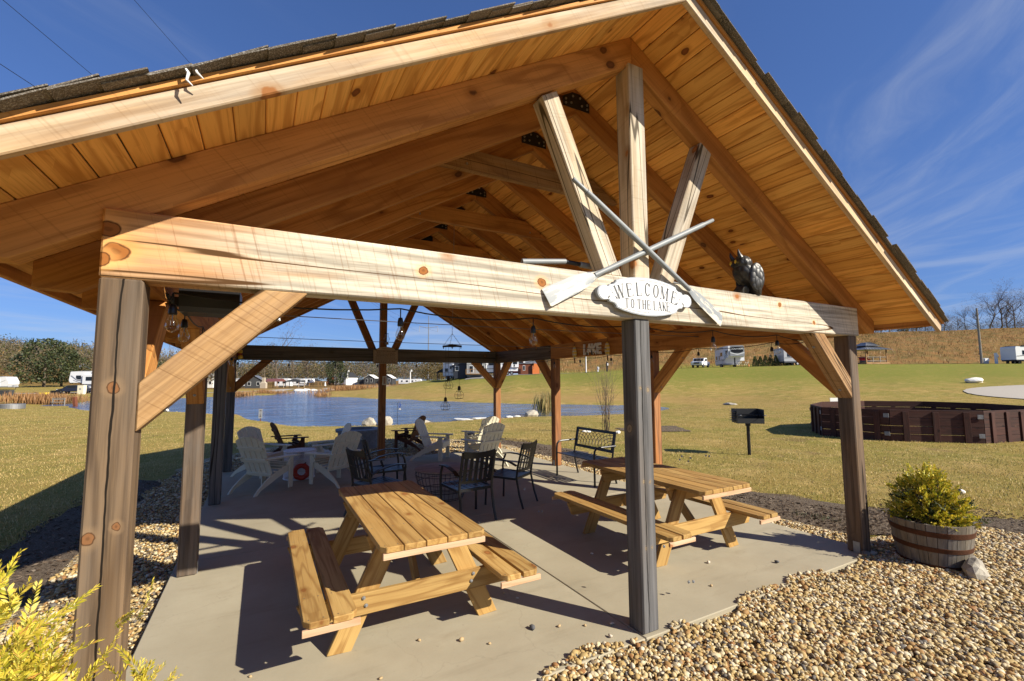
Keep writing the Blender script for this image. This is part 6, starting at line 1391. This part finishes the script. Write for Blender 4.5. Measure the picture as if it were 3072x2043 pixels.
camper('white motor coach parked behind the green rise', 946, 142, 11.5, 0, M['rvwhite'], M['charcoal'], False, 3.0)
def pole(label, px, d, h, r=.13, cross=True, m=None, grp='utility poles', base_dz=0, turn=0):
    p = bld('utility_pole', label, 'utility pole', px, d, turn, grp); mb = MB(); mb.tube([(0, 0, -.5), (0, 0, h)], [r, r*.7], 8); mb.obj('pole_shaft', m or M['polewood'], p, True)
    if cross:
        mb = MB(); mb.box((0, 0, h-.5), (1.8, .12, .12)); mb.obj('cross_arm', M['polewood'], p)
        for x in (-.8, 0, .8): mb = MB(); mb.tube([(x, 0, h-.44), (x, 0, h-.24)], .04, 6); mb.obj('insulator', M['housewhite'], p)
    return p
for px, d, lab in ((801, 146, 'white light pole beside the white gabled cabin'), (945, 128, 'white light pole in front of the motor coach')):
    p = pole(lab, px, d, 7.2 if px < 900 else 6.4, .28, False, M['housewhite'], 'white light poles'); mb = MB(); mb.box((.5, 0, 7.3 if px < 900 else 6.5), (.5, .5, .9)); mb.obj('lamp_head', M['housewhite'], p)
tp = bld('transmission_pole', 'tall grey transmission pole with angled arms beyond the pond', 'power pole', 986, 178); mb = MB(); mb.tube([(0, 0, -1), (0, 0, 27)], [.26, .14], 10); mb.obj('pole_shaft', M['roofmetal'], tp, True)
mb = MB()
for sx in (-1, 1): mb.tube([(0, 0, 22.2), (sx*3.6, 0, 22.7)], .12, 6); mb.tube([(sx*3.6, 0, 22.7), (sx*3.6, 0, 20.6)], .09, 6)
mb.obj('cross_arm', M['rvgrey'], tp)
tpx, tpy = tp.location.x, tp.location.y; tpz = tp.location.z
# high lines from the pole, passing over the pavilion to the left
for i, (q, zt_, off) in enumerate((((-17.6, 6.8, 19.1), 20.6, -3.6), ((-15.6, 8.9, 24.0), 26.5, 0), ((-19.2, 4.4, 15.6), 20.6, 3.6))):
    a = Vector((tpx+RH[0]*off, tpy+RH[1]*off, tpz+zt_)); b = Vector(q); e = b+(b-a).normalized()*60
    mb = MB(); mb.tube([a.lerp(b, k/12)-Vector((0, 0, 4.5*4*(k/12)*(1-k/12)*.5)) for k in range(13)]+[e], .016, 4, False)
    tag(mb.obj('power_line', M['cord'], None), ['middle of the three power lines crossing the sky at the upper left', 'uppermost power line crossing the sky at the upper left', 'lowest power line at the left edge of the sky'][i], 'power line', 'high power lines over the left side')
# right-hand terrace
canopy('shelter', 'black timber shelter at the top of the green rise', 1021, 102, 2.6, 2.6, 1.7, .8, M['roofdark'], M['black'], 0, grp='open shelters across the pond')
camper('white camper beside the black shelter on the rise', 1043, 100, 3.6, -25, M['rvwhite'], M['rvgrey'], True, 3.4)
steps_house('navy blue tiny house left of the grey one on the rise', 1063, 95, 0, 2.4, 6, 3.4, .4, M['navy'], M['navy'], [(-.6, 2, .6, .8)], grp='houses on the rise')
steps_house('grey tiny house with dark corner trim on the rise', 1098, 94, 0, 3.6, 6, 3.5, .5, M['housegrey'], M['roofdark'], [(.9, 2.4, .9, 1.0), (-.9, 1.5, .7, 1.2)], grp='houses on the rise', deck=True)
camper('white fifth wheel camper with swoosh stripes behind the back right corner brace', 1145, 93.5, 9, 180, M['rvwhite'], M['charcoal'], True, 3.4)
p = camper('white and maroon camper with grey stripes left of the brown shed', 1178, 92, 5.5, 0, M['rvwhite'], plain('maroon_paint', (.10, .012, .02), .4, 0, .05), True, 3.3)
p = bld('shed', 'brown shed with a bright orange side on the rise', 'shed', 1212, 92); p.scale = (.62, .62, .85); gable(p, 5.5, 4, 2.6, .8, M['brownside'], M['roofmetal'], .25, 'x'); win(p, -.9, 1.5, .6, 1.0, -2.75)
mb = MB(); mb.box((2.9, -1.1, 1.25), (2.2, 3.2, 2.5)); mb.obj('orange_annex', M['orange'], p)
car('white pickup truck parked on the crest facing the camera', 1612, 82.5, -127, M['rvwhite'], True)
# big fifth wheel, nose to the camera
p = camper('big white and black fifth wheel camper on the crest with its nose to the camera', 1678, 86, 10, -101, M['rvwhite'], M['rvgrey'], True, 3.55, 2.55)
mb = MB(); mb.prism([(-1.15, 1.95), (1.15, 1.95), (1.22, 2.5), (1.12, 3.65), (.9, 3.82), (-.9, 3.82), (-1.12, 3.65), (-1.22, 2.5)], 5.30, 5.58, basis((0, 0, 0), (0, 1, 0), (0, 0, 1), (1, 0, 0))); cp_ = mb.obj('nose_cap', M['rvgrey'], p)
mb = MB(); mb.prism([(-1.0, 2.75), (-.5, 2.5), (.5, 2.5), (1.0, 2.75), (1.0, 3.6), (-1.0, 3.6)], 5.585, 5.60, basis((0, 0, 0), (0, 1, 0), (0, 0, 1), (1, 0, 0))); mb.obj('nose_panel', M['black'], cp_)
text('lettering', 'SOLITUDE', .42, M['signwhite'], cp_, basis((5.61, 0, 3.25), (0, 1, 0), (0, 0, 1), (1, 0, 0)), .004, .01)
mb = MB(); mb.prism([(-1.15, 2.45), (0, 2.12), (1.15, 2.45), (1.15, 2.6), (0, 2.28), (-1.15, 2.6)], 5.585, 5.60, basis((0, 0, 0), (0, 1, 0), (0, 0, 1), (1, 0, 0))); mb.obj('chrome_v', M['signwhite'], cp_)
mb = MB(); mb.box((.5, 1.75, 2.35), (2.2, 1.0, 2.2)); so_ = mb.obj('slide_out', M['rvwhite'], p); mb = MB(); mb.box((1.61, 1.75, 2.7), (.03, .6, .7)); mb.obj('pane', M['glassdark'], so_)
for k, px in enumerate((1738, 1750, 1762, 1774, 1786, 1797, 1808)):
    x, y = Vx(px, 83.5); h = (1.75, 1.7, 1.9, 1.9, 1.85, 2.5, 2.35)[k]
    lab = ['first', 'second', 'third', 'fourth', 'fifth', 'sixth and tallest', 'seventh'][k]
    A_ = thing('arborvitae', lab+' conical evergreen from the left in the row beside the fifth wheel camper', 'evergreen', (x, y, gz(x, y)), 0, 'row of conical evergreens')
    n = 420; v = RNG.uniform(0, 1, n)**1.2; a = RNG.uniform(0, 6.283, n); rr = .46*(1-v)**.75*np.minimum(1, v*8+.5)*RNG.uniform(.8, 1.08, n); P = np.stack([rr*np.cos(a), rr*np.sin(a), v*h+.08], -1); N = np.stack([np.cos(a)*.5, np.sin(a)*.5, np.full(n, .8)], -1); N += RNG.normal(0, .2, N.shape); N /= np.linalg.norm(N, axis=1)[:, None]
    stuff(tri_cloud('crown', P, N, side(N), RNG.uniform(.15, .3, n), .3, M['arborvitae'], A_)); mb = MB(); mb.tube([(0, 0, -.1), (0, 0, h*.8)], .05, 6); mb.obj('trunk', M['bark'], A_)
for px, d, lab in ((1718, 81.5, 'bicycle leaning left of the two beside the fifth wheel camper'), (1702, 81.5, 'bicycle in front of the fifth wheel camper nose')):
    b = bld('bicycle', lab, 'bicycle', px, d, 12, 'bicycles on the crest')
    for x in (-.5, .5): mb = MB(); mb.ring((0, 0, 0), .33, .022, 18, 5); o = mb.obj('wheel', M['tyre'], b); o.matrix_basis = basis((x, 0, .34), (1, 0, 0), (0, 0, 1), (0, -1, 0))
    mb = MB()
    for s_ in (((-.5, 0, .34), (-.15, 0, .75)), ((-.15, 0, .75), (.4, 0, .8)), ((.4, 0, .8), (-.05, 0, .35)), ((-.15, 0, .75), (-.05, 0, .35)), ((-.05, 0, .35), (-.5, 0, .34)), ((.5, 0, .34), (.36, 0, 1.0)), ((-.17, 0, .75), (-.2, 0, .95))): mb.tube(s_, .02, 5)
    mb.tube([(.36, -.28, 1.02), (.36, .28, 1.02)], .018, 5); mb.obj('frame', M['whitep'], b); mb = MB(); mb.box((-.22, 0, .97), (.25, .12, .05)); mb.obj('saddle', M['black'], b)
x, y = Vx(1723, 81); mb = MB(); mb.lathe([(.16, 0), (.13, .05), (.02, .55)], 10); o = mb.obj('marker_cone', M['orange'], None, True, (x, y, gz(x, y))); tag(o, 'small orange cone beside the bicycles on the crest', 'cone')
camper('grey camper cut off by the right eave brace on the crest', 1835, 84, 7.5, 10, M['rvgrey'], M['navy'], False, 3.1)
# two-tier gazebo
G_ = bld('gazebo', 'timber gazebo with a two tier grey metal roof and railing on the crest', 'gazebo', 1996, 80.5, 8)
mb = MB(); mb.box((0, 0, .16), (4.6, 4.2, .32)); mb.obj('floor', M['brace'], G_); post4(G_, 4.0, 3.6, 2.55, M['brace'], .16)
for a, b, z, r_, nm in ((2.75, 2.5, 2.5, .62, 'roof'), (1.45, 1.3, 3.22, .62, 'upper_roof')):
    mb = MB(); mb.add([(-a, -b, z), (a, -b, z), (a, b, z), (-a, b, z), (-a*.35, -b*.35, z+r_), (a*.35, -b*.35, z+r_), (a*.35, b*.35, z+r_), (-a*.35, b*.35, z+r_)], [(0, 1, 5, 4), (1, 2, 6, 5), (2, 3, 7, 6), (3, 0, 4, 7), (4, 5, 6, 7), (3, 2, 1, 0)]); o = mb.obj(nm, M['roofmetal'], G_)
    for k in range(9):
        x = -a+2*a*(k+.5)/9; beam('roof_seam', (x, -b, z+.03), (x*.4, -b*.36, z+r_+.02), .03, .04, M['roofmetal'], o, bev=0)
mb = MB(); mb.box((0, 0, 3.12), (1.9, 1.7, .3)); mb.obj('roof_neck', M['roofdark'], G_)
for z in (.55, 1.22):
    for s_ in (((-2, -1.8, z), (2, -1.8, z)), ((2, -1.8, z), (2, 1.8, z)), ((-2, -1.8, z), (-2, 1.8, z))): beam('rail', *s_, .08, .10, M['polewood'], G_, bev=0)
for x in (-.7, .7): beam('rail_post', (x, -1.8, .3), (x, -1.8, 1.3), .12, .12, M['polewood'], G_, up=(0, 1, 0), bev=0)
x, y = Vx(1991, 80); RC = thing('patio_sofa', 'red cushioned sofa inside the gazebo', 'sofa', (x, y, gz(x, y)+.33), -YAW); mb = MB(); mb.box((0, 0, .45), (1.5, .6, .25)); mb.box((0, .3, .75), (1.5, .2, .5)); mb.obj('cushion', M['redcloth'], RC); mb = MB(); mb.box((0, 0, .17), (1.5, .6, .3)); mb.obj('frame', M['black'], RC)
# poles and boxes along the crest
pole('tall wooden utility pole on the crest at the right', 2259, 79, 9.8, .19, False); pole('thin distant utility pole on the hilltop', 2053, 138, 7.5, .14, True)
p = pole('white steel pole pair seen under the lake letters', 1349, 88, 7.0, .12, False, M['housewhite'], 'white light poles'); 
for px, lab, m_, w_, h in ((2268, 'grey meter box left of the short white pedestal on the crest', M['rvgrey'], .9, 1.1), (2293, 'short white utility pedestal on the crest', M['housewhite'], .35, 2.0), (2319, 'black utility post with a grey box on the crest', M['black'], .3, 2.0), (1397, 'black utility post with a white sign on the crest', M['black'], .28, 1.9), (1376, 'small white utility pedestal on the crest', M['housewhite'], .22, 1.0)):
    b = bld('utility_pedestal', lab, 'utility box', px, 79, 0, 'utility posts along the crest') if px > 2000 else bld('utility_pedestal', lab, 'utility box', px, 87.5, 0, 'utility posts along the crest')
    mb = MB(); mb.box((0, 0, h/2-.1), (w_, .25, h+.2)); mb.obj('case', m_, b); mb = MB(); mb.box((.12, -.16, h*.72), (w_*.8, .08, .45)); mb.obj('door', M['housewhite'], b)
x, y = Vx(2352, 76); camper('white camper cut off by the right edge on the crest', 2362, 78, 6, 0, M['rvwhite'], M['black'], False, 3.0)
x, y = Vx(1918, 23.5); S_ = thing('disc_golf_sign', 'small white sign on a post seen left of the ball pit', 'sign', (x, y, gz(x, y)), -YAW); mb = MB(); mb.tube([(0, 0, 0), (0, 0, .75)], .03, 6); mb.obj('post', M['galv'], S_); mb = MB(); mb.box((0, 0, .82), (.6, .03, .26)); mb.obj('sign_board', M['housewhite'], S_)
x, y = Vx(2110, 137); C_ = thing('carport', 'dark flat canopy on the hilltop', 'canopy', (x, y, gz(x, y)), -YAW); post4(C_, 4, 3, 1.3, M['black'], .15); mb = MB(); mb.box((0, 0, 1.35), (6, 4, .25)); mb.obj('roof', M['roofdark'], C_)

# ------------------------------------------------------------------ trees
def bare_tree(label, px, d, h, seed, grp, spread=.42, kids=4, m=M['bark2'], sub=3, fuzz=420):
    x, y = Vx(px, d); T = thing('bare_tree', label, 'tree', (x, y, gz(x, y)-.3), 0, grp); rg_ = random.Random(seed); mb = MB(); ends = []
    mb2 = MB(); pts = [(0, 0, 0)]
    for i in range(1, 6): pts.append((pts[-1][0]+rg_.gauss(0, .02*h), pts[-1][1]+rg_.gauss(0, .02*h), h*.62*i/5))
    mb2.tube(pts, [h*.018*(1-.13*i) for i in range(6)], 6, False); mb2.obj('trunk', M['bark'], T, True)
    for k in range(11):
        i = rg_.randint(2, 5); a = rg_.uniform(0, 6.28); e = (math.cos(a)*.8, math.sin(a)*.8, rg_.uniform(.5, 1.3)); branch(mb, pts[i], e, h*rg_.uniform(.26, .42), h*.007, sub-1, rg_, spread, 4, .25, kids, ends)
    mb.obj('branches', m, T)
    if ends:
        E_ = np.array([tuple(q) for q in ends]); idx = RNG.integers(0, len(E_), fuzz*2); P = E_[idx]+RNG.normal(0, .025*h, (fuzz*2, 3)); N = rdir(fuzz*2, .5); stuff(tri_cloud('crown', P, N, side(N), RNG.uniform(.03, .075, fuzz*2)*h, .035, M['twigs'], T))
    return T
RG_ = 'bare trees along the hilltop at the right'
for i, (px, d, h, lab) in enumerate(((2178, 142, 6.5, 'small bare tree at the left end of the hilltop row'), (2232, 142, 7.5, 'bare tree left of the tall utility pole on the hilltop'), (2212, 146, 6.0, 'low bare tree farther back on the hilltop left of the utility pole'), (2285, 140, 11.5, 'tall spreading bare tree right of the tall utility pole'), (2310, 141, 13.0, 'tallest bare tree on the hilltop at the right'), (2345, 140, 11.5, 'bare tree at the right edge of the picture on the hilltop'), (2262, 146, 8.5, 'bare tree directly behind the tall utility pole'), (2328, 146, 9.5, 'bare tree between the two tallest on the hilltop'), (2385, 141, 11, 'bare tree just past the right edge of the hilltop'), (2035, 150, 5.5, 'small bare tree on the skyline near the eave'))):
    bare_tree(lab, px, d, h, i+2, RG_, .45, 4)
def ever(label, px, d, h, r_, seed, grp=None, m=M['evergreen']):
    x, y = Vx(px, d); T = thing('evergreen_tree', label, 'tree', (x, y, gz(x, y)-.3), 0, grp); n = 2600; v = RNG.uniform(0, 1, n); a = RNG.uniform(0, 6.283, n); lob = 1+.25*np.sin(3*a+v*7+seed); rr = r_*np.sqrt(np.clip(1-(v*2-.9)**2*.8, .05, 1))*lob*RNG.uniform(.5, 1, n)**.5
    P = np.stack([rr*np.cos(a), rr*np.sin(a), h*(.12+.85*v)], -1); N = rdir(n, .3); stuff(tri_cloud('crown', P, N, side(N), RNG.uniform(.05, .10, n)*h*.6, .32, m, T)); mb = MB(); mb.tube([(0, 0, 0), (0, 0, h*.7)], [h*.03, h*.01], 6); mb.obj('trunk', M['bark'], T); return T
ever('lone pine on the skyline at the right', 2085, 142, 4.6, 1.5, 1); ever('big dark evergreen on the far left bank behind the trailers', 105, 128, 14, 6.5, 2, 'evergreens across the pond'); ever('second dark evergreen on the far left bank, nearer the grey camper', 145, 132, 11, 5, 3, 'evergreens across the pond')
ever('evergreen behind the white house on the far left', 330, 140, 11, 4, 4, 'evergreens across the pond'); ever('bushy olive tree left of the black shelter', 1005, 130, 6.5, 3.5, 5, 'evergreens across the pond', M['scrubleaf']); ever('dark evergreen among bare trees over the far cabins', 775, 190, 12, 4, 6, 'evergreens across the pond')
LG = 'bare trees behind the far shore'
for i, (px, d, h, lab) in enumerate(((640, 150, 19, 'tall bare tree over the left end of the far shore'), (712, 165, 15, 'bare tree over the camper with its nose to the right'), (545, 160, 15, 'bare tree behind the white fifth wheel on the far shore'), (770, 170, 14, 'pale bare tree over the brown cabin'), (845, 175, 13, 'bare tree over the left tiny cabin'), (420, 120, 13, 'bare tree seen left of the second left post'), (930, 175, 12, 'bare tree over the motor coach'), (60, 150, 13, 'pale bare tree on the far left bank'), (390, 150, 14, 'bare tree in the gap beside the front left post'), (610, 170, 14, 'bare tree above the stone fireplace'), (675, 180, 14, 'bare tree above the dark canopy gazebo'))):
    bare_tree(lab, px, d*(1.45 if px > 480 else 1), h*(1.45 if px > 480 else 1), i+60, LG, .42, 3, M['twigs'] if i in (3, 7) else M['bark2'], 3, 260)
def woodland(name, n, t0, t1, d0, d1, h0, h1, m, seed, per=34, sz=(.1, .26)):
    r_ = np.random.default_rng(seed); d = r_.uniform(d0, d1, n); t = r_.uniform(t0, t1, n); s = d*t; x = C0[0]+FH[0]*d+RH[0]*s; y = C0[1]+FH[1]*d+RH[1]*s; z = ground(x, y); h = r_.uniform(h0, h1, n)
    P, N, S, A = [], [], [], []
    k = per; ctr = np.stack([x, y, z], -1)
    u = r_.normal(size=(n, k, 3)); u /= np.linalg.norm(u, axis=2)[..., None]; u *= r_.uniform(.35, 1, (n, k, 1))**.5
    off = np.stack([u[..., 0]*h[:, None]*.30, u[..., 1]*h[:, None]*.30, h[:, None]*(.58+.42*u[..., 2])], -1); P = (ctr[:, None, :]+off).reshape(-1, 3); N = rdir(n*k, .8)
    o = tri_cloud(name, P, N, side(N), r_.uniform(*sz, n*k)*np.repeat(h, k), .16, m); o['kind'] = 'stuff'; return o
woodland('far_woodland', 1500, -1.5, -.62, 140, 300, 8, 14, M['wood_far'], 1, 90, (.035, .10)); woodland('far_woodland', 1300, -.80, -.02, 265, 400, 12, 17, M['wood_far'], 2, 90, (.035, .10))
woodland('pine_woodland', 190, -1.5, -.75, 235, 300, 11, 16, M['evergreen'], 3, 160, (.03, .075)); woodland('pine_woodland', 50, -.6, -.25, 285, 380, 14, 19, M['evergreen'], 4, 150, (.03, .075))
woodland('hill_scrub', 2600, .06, 1.45, 97, 140, .5, 1.5, M['scrubleaf'], 5, 34, (.06, .18)); woodland('hill_scrub', 420, .3, 1.45, 124, 146, 1.2, 3.0, M['scrubdark'], 6, 60, (.05, .12)); woodland('hill_scrub', 260, .06, 1.45, 100, 135, .9, 2.0, M['scrubdark'], 8, 50, (.05, .14))
woodland('hilltop_brush', 260, .55, 1.3, 138, 156, 2.5, 5.5, M['twigs'], 7, 90, (.03, .09))
x, y, d = lawn_pts(9000, 94, 132, .06, 1.4); blades('dry_tall_grass', x, y, RNG.uniform(.3, .9, len(x)), .07, M['rustreed'], .4)
